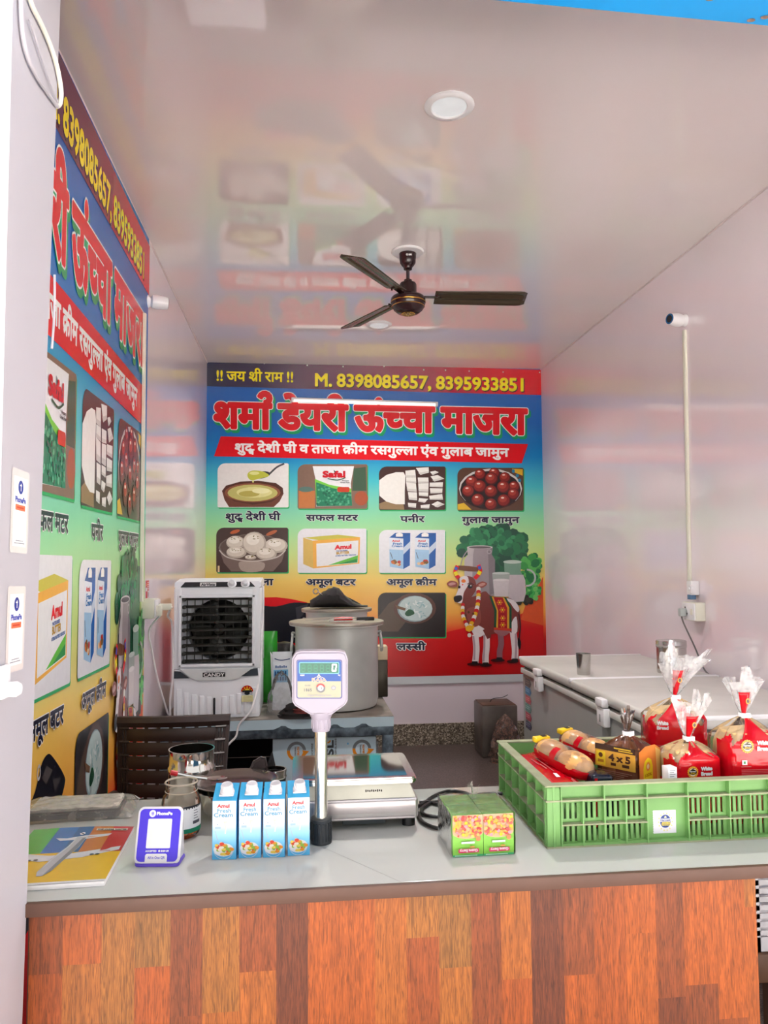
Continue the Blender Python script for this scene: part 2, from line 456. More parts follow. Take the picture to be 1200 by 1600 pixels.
# blue painted shutter beam over the opening
g = G(); a = at(770, 0, 1, 1.25); b = at(1200, 40, 1, 1.25); sl = (b.z-a.z)/(b.x-a.x)
z0 = a.z+sl*(PX-a.x); z1 = a.z+sl*(2.6-a.x)
g.mesh([(PX,1.06,z0),(2.6,1.06,z1),(2.6,1.25,z1),(PX,1.25,z0),(PX,1.06,3.1),(2.6,1.06,3.1),(2.6,1.25,3.1),(PX,1.25,3.1)], [(3,2,1,0),(4,5,6,7),(0,1,5,4),(1,2,6,5),(2,3,7,6),(3,0,4,7)])
M_blue = mat('blue_enamel_paint', (22, 130, 194), rough=0.35, noise=0.08, nscale=6)
structure(g.build('trim_1', M_blue, smooth=0))
# added unseen slab over the pavement, keeps overhead sky light off the counter
g = G(); g.box((0.6, 0.1, 3.22), (12, 2.0, 0.2)); structure(g.build('sky_blocker', M_plaster, smooth=0))
g = G()
for k, (x, y) in enumerate(((0.82, 1.23), (0.845, 1.225), (0.80, 1.24), (0.7, 1.2))):
    g.lathe([(0.005, 0), (0.003, 0.0006), (0, 0.0008)], c=(x, y, a.z+sl*(x-a.x)-0.0009), n=9, sx=1.6)
structure(g.build('trim_2', mat('rust', (120, 96, 84), rough=0.8, noise=0.3, nscale=60)))
# skirting
g = G(); g.box(((XL+XR)/2, YB-0.008, 0.083), (XR-XL, 0.016, 0.166)); structure(g.build('baseboard_back', M_base))
g = G(); g.box((XL+0.008, (1.45+YB)/2, 0.083), (0.016, YB-1.45, 0.166)); structure(g.build('baseboard_left', M_base))
g = G(); g.box((XR-0.008, (1.2+YB)/2, 0.083), (0.016, YB-1.2, 0.166)); structure(g.build('baseboard_right', M_base))
# sealant beads where the panels meet
M_seal = mat('white_sealant', (228, 214, 214), rough=0.4)
g = G(); g.tube([(XR-0.002, 1.25, ZC-0.002), (XR-0.002, YB, ZC-0.002)], 0.005, n=6); structure(g.build('trim_3', M_seal))
g = G(); g.tube([(XL+0.002, 1.45, ZC-0.002), (XL+0.002, YB, ZC-0.002)], 0.005, n=6); structure(g.build('trim_4', M_seal))

# ------------------------------------------------------------------ banners
def wall_map(o):
    def f(px, py):
        p = at(px, py, 1, o[1]); return (p.x-o[0], p.z-o[2])
    return f
BO = (-0.752, 6.083, 0.535)
WM = wall_map(BO)
BW = WM(850, 800)[0]; BH = WM(322, 562)[1]
R1 = lambda a, b: (310+a*0.233333, 550+b*0.233333)
R2 = lambda a, b: (570+a*0.241667, 550+b*0.241667)
R3 = lambda a, b: (310+a*0.233333, 800+b*0.233333)
R4 = lambda a, b: (580+a*0.233333, 800+b*0.233333)
NAVY, RED, WHITE, YEL = ink(20, 22, 52), ink(228, 0, 22), ink(250, 249, 247), ink(255, 232, 24)
GREEN, BLACK = ink(10, 160, 96), ink(14, 14, 22)

banner = thing('printed_banner', 'shiny printed banner with eight food pictures and a cow, on the back wall', 'banner', BO, group='printed shop banners')
# sheet with its printed colour wash
M_wash = ramp_mat('banner_wash', 'Z', [(0.0, (190, 4, 14)), (0.36, (204, 10, 18)), (0.46, (236, 76, 36)), (0.60, (250, 176, 70)), (0.84, (252, 214, 104)), (1.05, (206, 232, 140)), (1.30, (150, 226, 166)), (1.60, (72, 196, 206)), (1.84, (4, 134, 204)), (2.1, (2, 104, 192)), (2.5, (2, 92, 182))], wobble=0.16, wscale=1.1)
n_ = M_wash.node_tree; bp = n_.nodes.new('ShaderNodeBump'); bn = n_.nodes.new('ShaderNodeTexNoise'); btc = n_.nodes.new('ShaderNodeTexCoord')
bn.inputs['Scale'].default_value = 7; bp.inputs['Strength'].default_value = 0.12; bp.inputs['Distance'].default_value = 0.01
n_.links.new(btc.outputs['Object'], bn.inputs['Vector']); n_.links.new(bn.outputs['Fac'], bp.inputs['Height']); n_.links.new(bp.outputs[0], n_.nodes['Principled BSDF'].inputs['Normal'])
g = G(); g.grid(lambda a, b: (a*BW, -0.001-0.0009*math.sin(9*a)*math.sin(7*b), b*BH*(1-0.0022*math.sin(PI*a))), 24, 20)
g.build('banner_sheet', M_wash, banner, rot=(0,0,0))
for f_ in (): pass
A = Art(WM, base=0.0024)
M_wash_red = ramp_mat('banner_red_field', 'Y', [(0.0, (178, 6, 14)), (0.36, (206, 12, 20)), (0.58, (222, 60, 30))])
A.pre = R4
A.poly([(-830, 1078), (1155, 1083), (1150, 470), (1105, 640), (960, 700), (760, 745), (520, 800), (380, 848), (240, 870), (90, 845), (-60, 800), (-300, 740), (-830, 760)], ramp_mat('banner_red_wave', 'Y', [(0.0, (196, 0, 10)), (0.36, (222, 6, 16)), (0.62, (240, 88, 36))]))
A.poly([(1150, 430), (1153, 760), (1000, 720), (1040, 600), (1110, 520)], ink(232, 92, 44))
A.pre = R3
A.poly([(440, 572), (520, 570), (620, 582), (730, 606), (690, 640), (440, 660)], RED)
# buffalo silhouette behind the pots
A.poly([(380, 640), (520, 632), (640, 606), (780, 606), (850, 552), (905, 538), (960, 552), (1080, 612), (1085, 640), (1000, 700), (940, 830), (800, 860), (560, 880), (500, 830), (380, 800)], ink(26, 27, 38), smooth=4)
A.poly([(650, 640), (740, 612), (700, 690), (660, 730)], ink(58, 58, 66)); A.poly([(860, 580), (900, 560), (960, 580), (900, 600)], ink(80, 74, 74)); A.poly([(960, 600), (1050, 612), (990, 632)], ink(70, 66, 68))
A.ring(830, 563, 10, 17, ink(190, 186, 178))
A.build('lower_artwork', banner, rot=FACE)
# header band and lettering
A = Art(WM, base=0.0024)
A.poly([(321.5, 562), (848, 578), (848, 617.5), (321.5, 603.5)], ramp_mat('banner_header', 'X', [(0.0, (18, 20, 62)), (0.45, (48, 18, 64)), (1.15, (104, 10, 62)), (1.8, (156, 2, 50)), (2.35, (218, 2, 30)), (2.72, (226, 2, 26))]))
A.build('header_band', banner, rot=FACE)
A = Art(WM, base=0.0030)
SH = ink(30, 14, 30)
A.text('!! जय श्री राम !!', 339, 457.5, 580.5, 594.5, [(YEL, 0.55, 0, 0)], slope=0.022)
A.text('M. 8398085657, 8395933851', 493, 817, 584, 603, [(SH, 1.3, 1.0, 1.2), (YEL, 0.95, 0, 0)], slope=0.0245)
A.build('phone_lettering', banner, rot=FACE)
A = Art(WM, base=0.0034)
A.text('शर्मा डेयरी ऊंच्चा माजरा', 336, 822, 630.5, 667.5, [(GREEN, 4.6, 2.6, 4.0), (WHITE, 4.0, 0, 0), (RED, 2.8, 0, 0)], slope=0.0215)
A.build('headline_lettering', banner, rot=FACE)
A = Art(WM, base=0.0030)
A.poly([(345, 682), (825, 694), (815, 724), (334.5, 713)], RED)
A.text('शुद्ध देशी घी व ताजा क्रीम रसगुल्ला एंव गुलाब जामुन', 367.5, 794.5, 693.5, 705.5, [(WHITE, 0.75, 0, 0)], slope=0.0182)
A.build('red_strip', banner, rot=FACE)
# captions
A = Art(WM, base=0.0030)
for s, x0, x1, yh, yb in (('शुद्ध देशी घी', 353, 438, 803, 812.5), ('सफल मटर', 478.5, 559, 805, 813.5), ('पनीर', 625.5, 663, 807, 815.5), ('गुलाब जामुन', 722, 811, 808.5, 817), ('रसगुल्ला', 362, 427, 905, 914), ('अमूल बटर', 478.5, 555.5, 905.5, 914), ('अमूल क्रीम', 604.5, 682, 905.5, 914)):
    A.text(s, x0, x1, yh, yb, [(WHITE, 1.15, 0, 0), (NAVY, 0.62, 0, 0)])
A.text('लस्सी', 620, 664.5, 1006, 1015, [(WHITE, 1.7, 0, 0), (NAVY, 0.65, 0, 0)])
A.build('captions', banner, rot=FACE)

def frame(A, x0, y0, x1, y1, m):
    A.rect(x0+1.2, y0+1.4, x1+1.3, y1+1.8, ink(30, 176, 96), rs=(12, 2.5, 2.5, 2.5))
    A.rect(x0, y0, x1, y1, m, rs=(12, 2.5, 2.5, 2.5))
# 1 bowl of ghee
A = Art(WM, base=0.0030); frame(A, 340, 724, 451, 793, ink(238, 236, 232)); A.pre = R1
A.poly([(158, 930), (185, 895), (280, 868), (400, 862), (520, 878), (565, 910), (570, 950), (545, 1000), (505, 1038), (205, 1038), (175, 990)], ink(86, 46, 34))
A.poly([(160, 935), (240, 1000), (365, 1022), (490, 1005), (572, 945), (545, 1000), (505, 1038), (205, 1038), (175, 990)], ink(112, 62, 44))
A.ell(363, 942, 188, 64, ink(142, 84, 56)); A.ell(363, 944, 168, 56, ink(196, 190, 110)); A.ell(375, 940, 120, 36, ink(226, 222, 150)); A.ell(340, 950, 70, 20, ink(184, 172, 84)); A.ell(420, 930, 60, 18, ink(238, 236, 180))
A.line([(575, 748), (525, 772), (478, 815)], 12, ink(80, 80, 84), smooth=4); A.ell(420, 824, 62, 24, ink(60, 60, 62), rot=-0.15)
A.poly([(330, 815), (360, 795), (420, 798), (462, 815), (470, 832), (410, 848), (360, 860), (335, 845)], ink(196, 200, 74), smooth=4); A.ell(375, 812, 34, 11, ink(230, 232, 150)); A.ell(366, 868, 6, 7, ink(222, 222, 120))
A.build('picture_panel', banner, rot=FACE)
# 2 pack of frozen peas
A = Art(WM, base=0.0030); frame(A, 465, 725.5, 574, 795, ink(132, 104, 88)); A.pre = R1
A.rect(672, 930, 780, 1045, ink(196, 120, 62)); A.poly([(1040, 780), (1120, 770), (1125, 930), (1030, 930)], ink(66, 92, 70)); A.ell(1090, 980, 46, 48, ink(172, 84, 50)); A.ell(720, 920, 50, 18, ink(90, 120, 110))
A.poly([(765, 765), (1042, 765), (1020, 880), (1030, 1030), (790, 1035), (795, 900)], ink(236, 236, 238))
A.poly([(780, 850), (880, 890), (1022, 915), (1030, 1028), (792, 1032)], ink(120, 206, 72)); A.poly([(788, 872), (900, 912), (1023, 940), (1030, 1030), (792, 1034)], ink(32, 128, 92))
rr = random.Random(3)
for k in range(120):
    x, y = rr.uniform(795, 1022), rr.uniform(885, 1026)
    if y > 872+(x-788)*0.3+12: A.ell(x, y, 8, 7, ink(*[(58, 158, 116), (84, 180, 136), (24, 104, 78)][k % 3]), n=7)
A.rect(930, 905, 1012, 938, ink(206, 62, 34), r=10)
A.text('Safal', 835, 980, 800, 838, [(ink(206, 24, 40), 4, 0, 0)]); A.line([(865, 848), (930, 858), (985, 842)], 6, ink(30, 90, 60), smooth=4); A.poly([(905, 790), (920, 800), (912, 812)], ink(30, 60, 40))
A.text('Frozen', 965, 1008, 858, 866, [(ink(90, 90, 90), 0.5, 0, 0)]); A.text('Green Peas', 950, 1012, 870, 878, [(ink(90, 90, 90), 0.5, 0, 0)])
A.build('picture_panel', banner, rot=FACE)
# 3 paneer
A = Art(WM, base=0.0030); frame(A, 592, 729, 696, 797, ink(72, 46, 42)); A.pre = R2
A.poly([(92, 980), (95, 1015), (255, 1020), (250, 985), (150, 960)], ink(150, 122, 86))
A.poly([(92, 880), (93, 830), (140, 795), (200, 778), (250, 778), (262, 800), (258, 900), (258, 985), (200, 985), (140, 968), (95, 930)], ink(240, 238, 232))
for q in ([(262,768),(325,762),(330,812),(264,808)], [(330,750),(412,745),(414,780),(360,795)], [(266,842),(330,850),(335,905),(276,900)], [(266,810),(330,812),(332,848),(266,842)], [(278,905),(336,908),(338,960),(286,955)], [(278,975),(332,978),(330,1008),(282,1002)], [(342,812),(410,812),(412,845),(345,848)], [(345,850),(412,848),(410,905),(348,902)], [(348,906),(410,908),(408,935),(350,930)], [(420,775),(455,768),(478,778),(440,796)], [(424,805),(470,795),(514,820),(450,838)], [(420,845),(505,842),(502,875),(418,872)], [(420,880),(502,882),(500,912),(424,915)], [(415,930),(500,918),(505,955),(420,955)], [(350,945),(410,950),(385,975),(345,968)], [(360,990),(420,985),(415,1012),(362,1010)], [(430,985),(470,965),(516,985),(470,1005)]):
    A.poly(q, ink(236, 234, 228))
    A.poly([((a*0.8+q[3][0]*0.2), (b*0.2+q[3][1]*0.8)) if i == 0 else (a, b) for i, (a, b) in enumerate((q[3], q[2], ((q[2][0]+q[1][0])/2, q[2][1]*0.7+q[1][1]*0.3), ((q[3][0]+q[0][0])/2, q[3][1]*0.7+q[0][1]*0.3)))], ink(212, 208, 202))
A.build('picture_panel', banner, rot=FACE)
# 4 bowl of gulab jamun
A = Art(WM, base=0.0030); frame(A, 714.5, 731, 818, 798, ink(92, 62, 46)); A.pre = R2
A.poly([(600, 1020), (600, 985), (640, 975), (690, 1020)], ink(222, 180, 40)); A.poly([(950, 755), (1020, 758), (1020, 800), (970, 780)], ink(214, 172, 40))
A.ell(812, 886, 210, 134, ink(60, 30, 24)); A.ell(812, 884, 204, 130, ink(208, 202, 196)); A.ell(812, 892, 196, 124, ink(38, 14, 12))
for x, y in ((960, 770), (1000, 830), (985, 800)): A.ell(x, y, 10, 12, ink(40, 120, 150))
for x, y, r in ((745, 790, 36), (836, 782, 36), (905, 812, 36), (965, 870, 36), (690, 838, 40), (818, 818, 42), (895, 872, 42), (668, 898, 40), (742, 868, 42), (960, 918, 38), (815, 900, 42), (898, 960, 42), (730, 955, 42), (815, 985, 40)):
    A.ell(x, y, r, r*0.97, ink(84, 16, 16)); A.ell(x-2, y-3, r*0.88, r*0.84, ink(134, 30, 26)); A.ell(x-6, y-9, r*0.6, r*0.5, ink(170, 56, 42)); A.ell(x-8, y-17, r*0.26, r*0.13, ink(240, 206, 190))
A.build('picture_panel', banner, rot=FACE)
# 5 bowl of rasgulla
A = Art(WM, base=0.0030); frame(A, 338, 824.5, 450, 894.5, ink(70, 48, 42)); A.pre = R3
A.ell(245, 132, 34, 12, ink(196, 96, 50), rot=-0.3); A.ell(490, 140, 40, 12, ink(182, 98, 58), rot=-0.4); A.rect(130, 360, 142, 403, ink(236, 210, 160))
A.ell(360, 240, 225, 92, ink(120, 106, 98)); A.ell(360, 236, 214, 84, ink(92, 74, 66))
A.poly([(140, 250), (200, 300), (360, 325), (520, 300), (582, 250), (560, 330), (500, 398), (220, 398), (170, 340)], ink(122, 102, 94))
A.poly([(270, 340), (330, 330), (440, 340), (420, 395), (300, 398)], ink(176, 160, 148), smooth=4)
for x, y, rx, ry in ((250, 205, 64, 46), (520, 225, 78, 50), (375, 210, 80, 78), (255, 270, 68, 40), (455, 280, 70, 42), (350, 305, 38, 14)):
    A.ell(x, y, rx, ry, ink(188, 176, 160)); A.ell(x-4, y-5, rx*0.88, ry*0.85, ink(222, 213, 198)); A.ell(x-10, y-ry*0.3, rx*0.55, ry*0.45, ink(242, 236, 224))
    for k in range(7): A.ell(x+rr.uniform(-.5,.5)*rx, y-ry*0.6+rr.uniform(-.2,.4)*ry, 5, 3, ink(120, 104, 44), n=6)
A.line([(140, 255), (200, 305), (360, 330), (520, 305), (584, 255)], 8, ink(206, 196, 186), smooth=5)
A.build('picture_panel', banner, rot=FACE)
# 6 box of butter
A = Art(WM, base=0.0030); frame(A, 465, 826, 572.5, 895, ink(236, 236, 240)); A.pre = R3
A.poly([(702, 172), (935, 152), (1082, 168), (840, 195)], ink(206, 196, 72)); A.poly([(702, 172), (765, 192), (770, 378), (702, 348)], ink(222, 186, 92))
A.poly([(765, 192), (1082, 168), (1078, 345), (770, 378)], ink(244, 180, 70)); A.poly([(790, 212), (1072, 190), (1068, 340), (792, 366)], ink(240, 240, 240))
A.poly([(870, 356), (1065, 338), (1068, 290), (960, 325)], ink(92, 192, 60)); A.poly([(930, 350), (1062, 338), (1066, 312)], ink(40, 150, 70))
A.text('Amul', 915, 1022, 224, 250, [(ink(226, 22, 40), 3, 0, 0)], slope=-0.06); A.text('PASTEURISED', 925, 1000, 258, 265, [(ink(60, 90, 160), 0.6, 0, 0)], slope=-0.06); A.text('BUTTER', 925, 1010, 268, 284, [(ink(196, 150, 44), 1.2, 0, 0)], slope=-0.06); A.text('UTTERLY BUTTERLY DELICIOUS', 918, 1055, 291, 298, [(ink(60, 110, 180), 0.5, 0, 0)], slope=-0.06)
A.build('picture_panel', banner, rot=FACE)
# 7 two cream cartons
A = Art(WM, base=0.0030); frame(A, 592, 828, 695.5, 895, ink(238, 240, 244)); A.pre = R4
for dx in (0, 172):
    T = lambda a, b: (a+dx, b)
    A.poly([T(120,172),T(160,140),T(262,140),T(215,178)], ink(34, 92, 168)); A.poly([T(215,178),T(262,140),T(258,358),T(215,382)], ink(28, 96, 178)); A.poly([T(215,240),T(262,195),T(262,238),T(215,285)], ink(206, 222, 240))
    A.poly([T(120,172),T(215,178),T(215,382),T(124,366)], ink(232, 240, 250)); A.poly([T(121,250),T(215,255),T(215,382),T(124,366)], ink(168, 208, 240))
    A.ell(188+dx, 152, 24, 12, WHITE); A.rect(165+dx, 150, 211+dx, 165, WHITE)
    A.text('Amul', 140+dx, 190+dx, 188, 199, [(RED, 1.0, 0, 0)]); A.text('Fresh', 146+dx, 206+dx, 205, 219, [(ink(40, 120, 190), 0.8, 0, 0)]); A.text('Cream', 138+dx, 208+dx, 221, 235, [(ink(40, 120, 190), 0.8, 0, 0)])
    A.line([T(128, 270), T(142, 312)], 5, ink(110, 120, 140))
    for k in range(9): A.ell(140+dx+rr.uniform(0, 62), 335+rr.uniform(-12, 18), 12, 10, ink(*[(214, 120, 50), (196, 52, 40), (238, 210, 170), (120, 90, 50)][k % 4]), n=9)
A.build('picture_panel', banner, rot=FACE)
# 8 lassi
A = Art(WM, base=0.0030); frame(A, 590.5, 926, 696, 995.5, ink(44, 34, 34)); A.pre = R4
A.poly([(48, 700), (120, 610), (200, 570), (260, 700), (180, 800), (48, 800)], ink(92, 72, 58)); A.poly([(180, 620), (260, 640), (210, 700)], ink(112, 84, 62))
A.ell(292, 645, 142, 104, ink(96, 64, 54)); A.ell(292, 648, 118, 88, ink(150, 172, 176)); A.ell(296, 646, 112, 82, ink(198, 218, 216))
for k in range(34): A.ell(292+rr.uniform(-85, 85), 648+rr.uniform(-58, 58), 13, 5, ink(*[(232, 242, 240), (160, 196, 198)][k % 2]), n=7, rot=rr.uniform(0, 3))
A.poly([(160, 622), (232, 645), (225, 660), (175, 648)], ink(120, 88, 66)); A.poly([(225, 680), (250, 652), (280, 660), (288, 682), (245, 698)], ink(38, 96, 62), smooth=3)
A.build('picture_panel', banner, rot=FACE)

# milk can, jug, glass and tree
A = Art(WM, base=0.0030, eps=0.00002); A.pre = R4
def blobs(cx, cy, rx, ry, n, cols, r0, r1, seed):
    q = random.Random(seed)
    for k in range(n):
        t = q.uniform(0, 2*PI); d = math.sqrt(q.random()); r = q.uniform(r0, r1)
        A.ell(cx+rx*d*math.cos(t), cy+ry*d*math.sin(t), r, r*0.85, ink(*cols[int(q.random()*len(cols))]), n=9, rot=t)
blobs(820, 260, 215, 150, 120, [(24, 96, 62), (34, 120, 74), (18, 78, 56)], 32, 56, 1)
blobs(790, 190, 170, 80, 60, [(52, 146, 92), (36, 122, 78), (28, 104, 70)], 16, 34, 2)
blobs(1060, 420, 70, 150, 50, [(30, 120, 66), (58, 160, 74), (90, 190, 90)], 18, 34, 4)
blobs(1090, 530, 40, 50, 30, [(70, 190, 90), (40, 150, 70), (120, 210, 110)], 10, 22, 5)
blobs(1020, 590, 60, 22, 20, [(44, 38, 30), (60, 54, 40)], 12, 22, 6)
GL = ink(176, 168, 172); GD = ink(132, 122, 128)
A.line([(645, 255), (610, 310), (592, 385)], 6, GL, smooth=4); A.line([(800, 270), (770, 350), (730, 385)], 6, GL, smooth=4)
A.poly([(640, 235), (812, 235), (806, 285), (828, 320), (826, 540), (815, 570), (640, 570), (622, 540), (622, 320), (645, 285)], ink(158, 148, 152)); A.poly([(640, 235), (690, 235), (680, 290), (672, 560), (640, 560), (622, 540), (622, 320), (645, 285)], ink(196, 188, 190)); A.poly([(780, 240), (808, 240), (806, 285), (828, 320), (826, 540), (790, 560)], GD)
A.ell(726, 236, 86, 12, ink(206, 200, 200)); A.ell(726, 237, 74, 8, ink(96, 88, 92)); A.ring(788, 266, 10, 16, GL)
A.poly([(582, 358), (720, 372), (718, 400), (585, 388)], ink(120, 72, 48), smooth=2)
A.poly([(888, 335), (1002, 335), (1000, 400), (1028, 450), (1034, 540), (1020, 600), (930, 606), (905, 540), (905, 450), (890, 395)], ink(120, 160, 138)); A.poly([(905, 420), (1016, 420), (1030, 460), (1034, 540), (1018, 598), (932, 604), (906, 540)], ink(206, 196, 200)); A.ell(944, 334, 62, 12, ink(196, 214, 202)); A.ring(1042, 440, 48, 60, ink(196, 206, 200), a0=-1.6, a1=1.7)
A.poly([(808, 410), (926, 410), (915, 566), (822, 566)], ink(168, 178, 172)); A.poly([(814, 455), (922, 455), (914, 566), (824, 566)], ink(216, 208, 210)); A.ell(867, 410, 59, 8, ink(206, 216, 210)); A.ell(868, 455, 54, 8, ink(232, 226, 226))
A.build('milk_artwork', banner, rot=FACE)
# the cow
A = Art(WM, base=0.0105); A.pre = R4
BR_, BR2, BRD, CW, CWS = ink(128, 56, 50), ink(150, 74, 64), ink(84, 34, 36), ink(236, 226, 226), ink(186, 160, 168)
for x, y, rx in ((690, 1018, 50), (765, 1024, 42), (845, 992, 48), (945, 1000, 40)): A.ell(x, y, rx, 12, ink(70, 4, 8))
def leg(pts, w, m): A.line(pts, w, m, smooth=4)
leg([(862, 800), (868, 880), (858, 930), (858, 980)], 38, ink(150, 100, 110)); leg([(945, 780), (955, 860), (962, 930), (958, 985)], 44, CW); leg([(965, 800), (968, 900), (964, 980)], 14, CWS)
A.poly([(600, 640), (640, 580), (700, 560), (760, 530), (800, 560), (900, 572), (950, 590), (988, 640), (992, 740), (975, 810), (900, 800), (820, 815), (760, 830), (690, 820), (650, 760), (610, 700)], BR_, smooth=5)
A.poly([(895, 578), (950, 590), (988, 640), (980, 670), (950, 640), (930, 610)], CW, smooth=3); A.poly([(938, 740), (970, 700), (975, 800), (940, 810)], CW, smooth=3); A.poly([(820, 790), (930, 790), (890, 830), (850, 822)], ink(166, 108, 112), smooth=3)
A.poly([(660, 740), (720, 760), (760, 790), (740, 830), (690, 830)], CW, smooth=4); A.poly([(640, 650), (720, 640), (730, 740), (680, 770), (645, 720)], BR2, smooth=4)
leg([(695, 820), (702, 900), (700, 960), (694, 1008)], 42, CW); leg([(770, 800), (770, 900), (764, 960), (764, 1012)], 42, CW); leg([(682, 830), (690, 900), (688, 990)], 12, CWS); leg([(756, 820), (756, 900), (750, 1000)], 12, CWS)
A.poly([(745, 790), (800, 760), (800, 840), (775, 850)], BR_)
for x, y in ((692, 1008), (764, 1016), (856, 982), (960, 990)): A.poly([(x-18, y-10), (x+18, y-10), (x+24, y+12), (x-24, y+12)], ink(34, 24, 28))
A.line([(985, 680), (996, 760), (988, 850)], 9, BRD, smooth=4); A.poly([(982, 840), (1000, 870), (994, 920), (978, 890)], ink(30, 20, 24), smooth=3)
# saddle cloth
A.poly([(788, 562), (900, 570), (938, 640), (938, 788), (820, 782), (822, 660)], ink(22, 78, 50)); A.poly([(805, 566), (888, 572), (922, 640), (922, 782), (834, 780), (838, 660)], ink(226, 166, 50)); A.poly([(816, 568), (878, 573), (908, 642), (908, 780), (846, 778), (848, 660)], ink(176, 16, 28))
for x, y in ((858, 605), (876, 655), (878, 710), (878, 755)):
    for k in range(6): A.ell(x+14*math.cos(k*PI/3), y+14*math.sin(k*PI/3), 6, 6, ink(236, 120, 40), n=7)
    A.ell(x, y, 6, 6, YEL, n=8)
A.line([(820, 780), (938, 788)], 16, ink(206, 60, 36))
# head
A.poly([(504, 480), (530, 460), (572, 470), (570, 500), (525, 500)], BR2, smooth=3); A.poly([(700, 488), (740, 464), (774, 480), (745, 506), (705, 504)], BR2, smooth=3); A.poly([(515, 482), (545, 470), (565, 482), (530, 492)], ink(206, 150, 140), smooth=3); A.poly([(715, 488), (745, 474), (764, 482), (735, 498)], ink(206, 150, 140), smooth=3)
A.line([(588, 446), (560, 405), (576, 360)], 26, RED, smooth=5); A.line([(570, 425), (560, 400)], 25, YEL); A.line([(562, 388), (570, 368)], 20, ink(30, 90, 190)); A.line([(690, 446), (728, 400), (716, 355)], 26, RED, smooth=5); A.line([(716, 418), (727, 396)], 25, YEL); A.line([(726, 384), (720, 362)], 20, ink(30, 90, 190))
A.poly([(580, 445), (630, 428), (680, 440), (700, 480), (695, 530), (650, 590), (615, 608), (570, 605), (556, 580), (575, 530), (582, 480)], BR_, smooth=5)
A.poly([(592, 440), (640, 430), (650, 480), (618, 540), (605, 606), (570, 603), (556, 580), (576, 530), (590, 480)], CW, smooth=4); A.poly([(554, 566), (600, 558), (606, 585), (580, 604), (556, 598)], ink(34, 24, 28), smooth=4)
A.ell(660, 498, 17, 14, ink(24, 16, 20)); A.ell(665, 493, 4, 4, WHITE); A.ell(588, 502, 8, 10, ink(24, 16, 20)); A.line([(640, 482), (665, 476), (685, 488)], 5, ink(60, 24, 26), smooth=3)
A.ell(616, 462, 15, 12, ink(236, 120, 30)); A.ell(610, 486, 5, 5, RED)
# garland
for k in range(26):
    t = k/25; x = 716+20*math.sin(t*PI)-t*60; y = 512+t*262
    A.ell(x, y, 15, 13, ink(*[(236, 230, 220), (206, 24, 30), (240, 186, 40)][k // 2 % 3]), n=9)
for k in range(18):
    t = k/17; A.ell(612+t*40-18*math.sin(t*PI), 620+t*160, 13, 12, ink(*[(206, 24, 30), (236, 230, 220), (240, 186, 40)][k // 2 % 3]), n=9)
A.poly([(628, 770), (655, 755), (690, 762), (678, 790), (655, 802), (632, 792)], ink(240, 180, 40)); A.ell(655, 824, 13, 14, ink(232, 222, 210))
for x, y in ((650, 670), (680, 680), (630, 690)): A.ell(x, y, 8, 9, ink(96, 60, 30), n=8)
A.build('cow_artwork', banner, rot=FACE)

left_banner = copy_tree(banner)
left_banner.location = (XL+0.007, 1.565, 3.012-1.152*BH); left_banner.rotation_euler = (0, 0, PI/2); left_banner.scale = (2.165/BW, 1, 1.152)
left_banner['label'] = 'printed banner squeezed along the left wall, partly hidden by the white pier'
# parts that only the back banner has: the unprinted hem, the nails and the wire across it
g = G(); p = WM(322, 1052.5); q = WM(851, 1064)
g.grid(lambda a, b: (p[0]+(q[0]-p[0])*a, -0.002-0.0015*math.sin(14*a+2*b)-0.003*(1-b)*math.sin(6*a)**2, q[1]+(0.0-q[1])*b), 40, 3)
g.build('white_hem', mat('white_vinyl_hem', (208, 214, 216), rough=0.3, noise=0.04, nscale=5), banner)
for px, py in ((326, 565.5), (353, 566), (413, 568), (480, 571), (536, 573), (600, 572.5), (662, 578), (696, 578.5), (733, 580), (786, 581.5), (843, 582)):
    u, v = WM(px, py); g = G(); g.lathe([(0.006, 0), (0.005, 0.002), (0, 0.003)], n=8, M=Matrix.Translation((u, -0.003, v)) @ Matrix.Rotation(PI/2, 4, 'X')); g.build('fixing_tack', mat('steel_tack', (206, 204, 200), rough=0.3, metal=0.8), banner)
# ------------------------------------------------------------------ lamps, fan, cameras
M_steel = mat('brushed_steel', (196, 194, 190), rough=0.22, metal=1.0, noise=0.05, nscale=8, stretch=(1,1,12), rnoise=0.06)
M_alu = mat('dull_aluminium', (222, 224, 220), rough=0.40, metal=0.55, noise=0.10, nscale=5, rnoise=0.08, bump=0.03, bscale=18)
M_fan = mat('dark_brown_enamel', (44, 24, 26), rough=0.18, noise=0.05)
M_blade = mat('olive_brown_fan_blade', (62, 52, 40), rough=0.22, noise=0.08, nscale=6)
M_gold = mat('gold_trim', (196, 150, 70), rough=0.25, metal=0.9)
def downlight(px, py, label, watt, beam):
    p = at(px, py, 2, ZC)
    t = thing('recessed_downlight', label, 'ceiling light', (p.x, p.y, ZC), group='round ceiling downlights')
    g = G(); g.lathe([(0.062, 0.0), (0.086, 0.0), (0.087, -0.003), (0.080, -0.009), (0.064, -0.010), (0.060, -0.006), (0.062, 0.0)], n=40); g.build('trim_ring', M_white, t)
    g = G(); g.lathe([(0.0, -0.004), (0.061, -0.004)], n=40); g.build('diffuser', mat('frosted_lens', (205, 208, 210), rough=0.5, emit=0.25), t)
    l = bpy.data.lights.new('downlight_glow', 'AREA'); l.shape = 'DISK'; l.size = 0.11; l.energy = watt; l.color = (1.0, 0.96, 0.92); l.spread = math.radians(beam)
    lo = bpy.data.objects.new('downlight_glow', l); COL.objects.link(lo); lo.location = (0, 0, -0.012); lo.parent = t
downlight(702, 165, 'round white downlight high in the ceiling in front of the fan', DOWNLIGHT_W[0], 112)
downlight(592, 507, 'small far downlight in the ceiling just below the fan hub', DOWNLIGHT_W[1], 142)

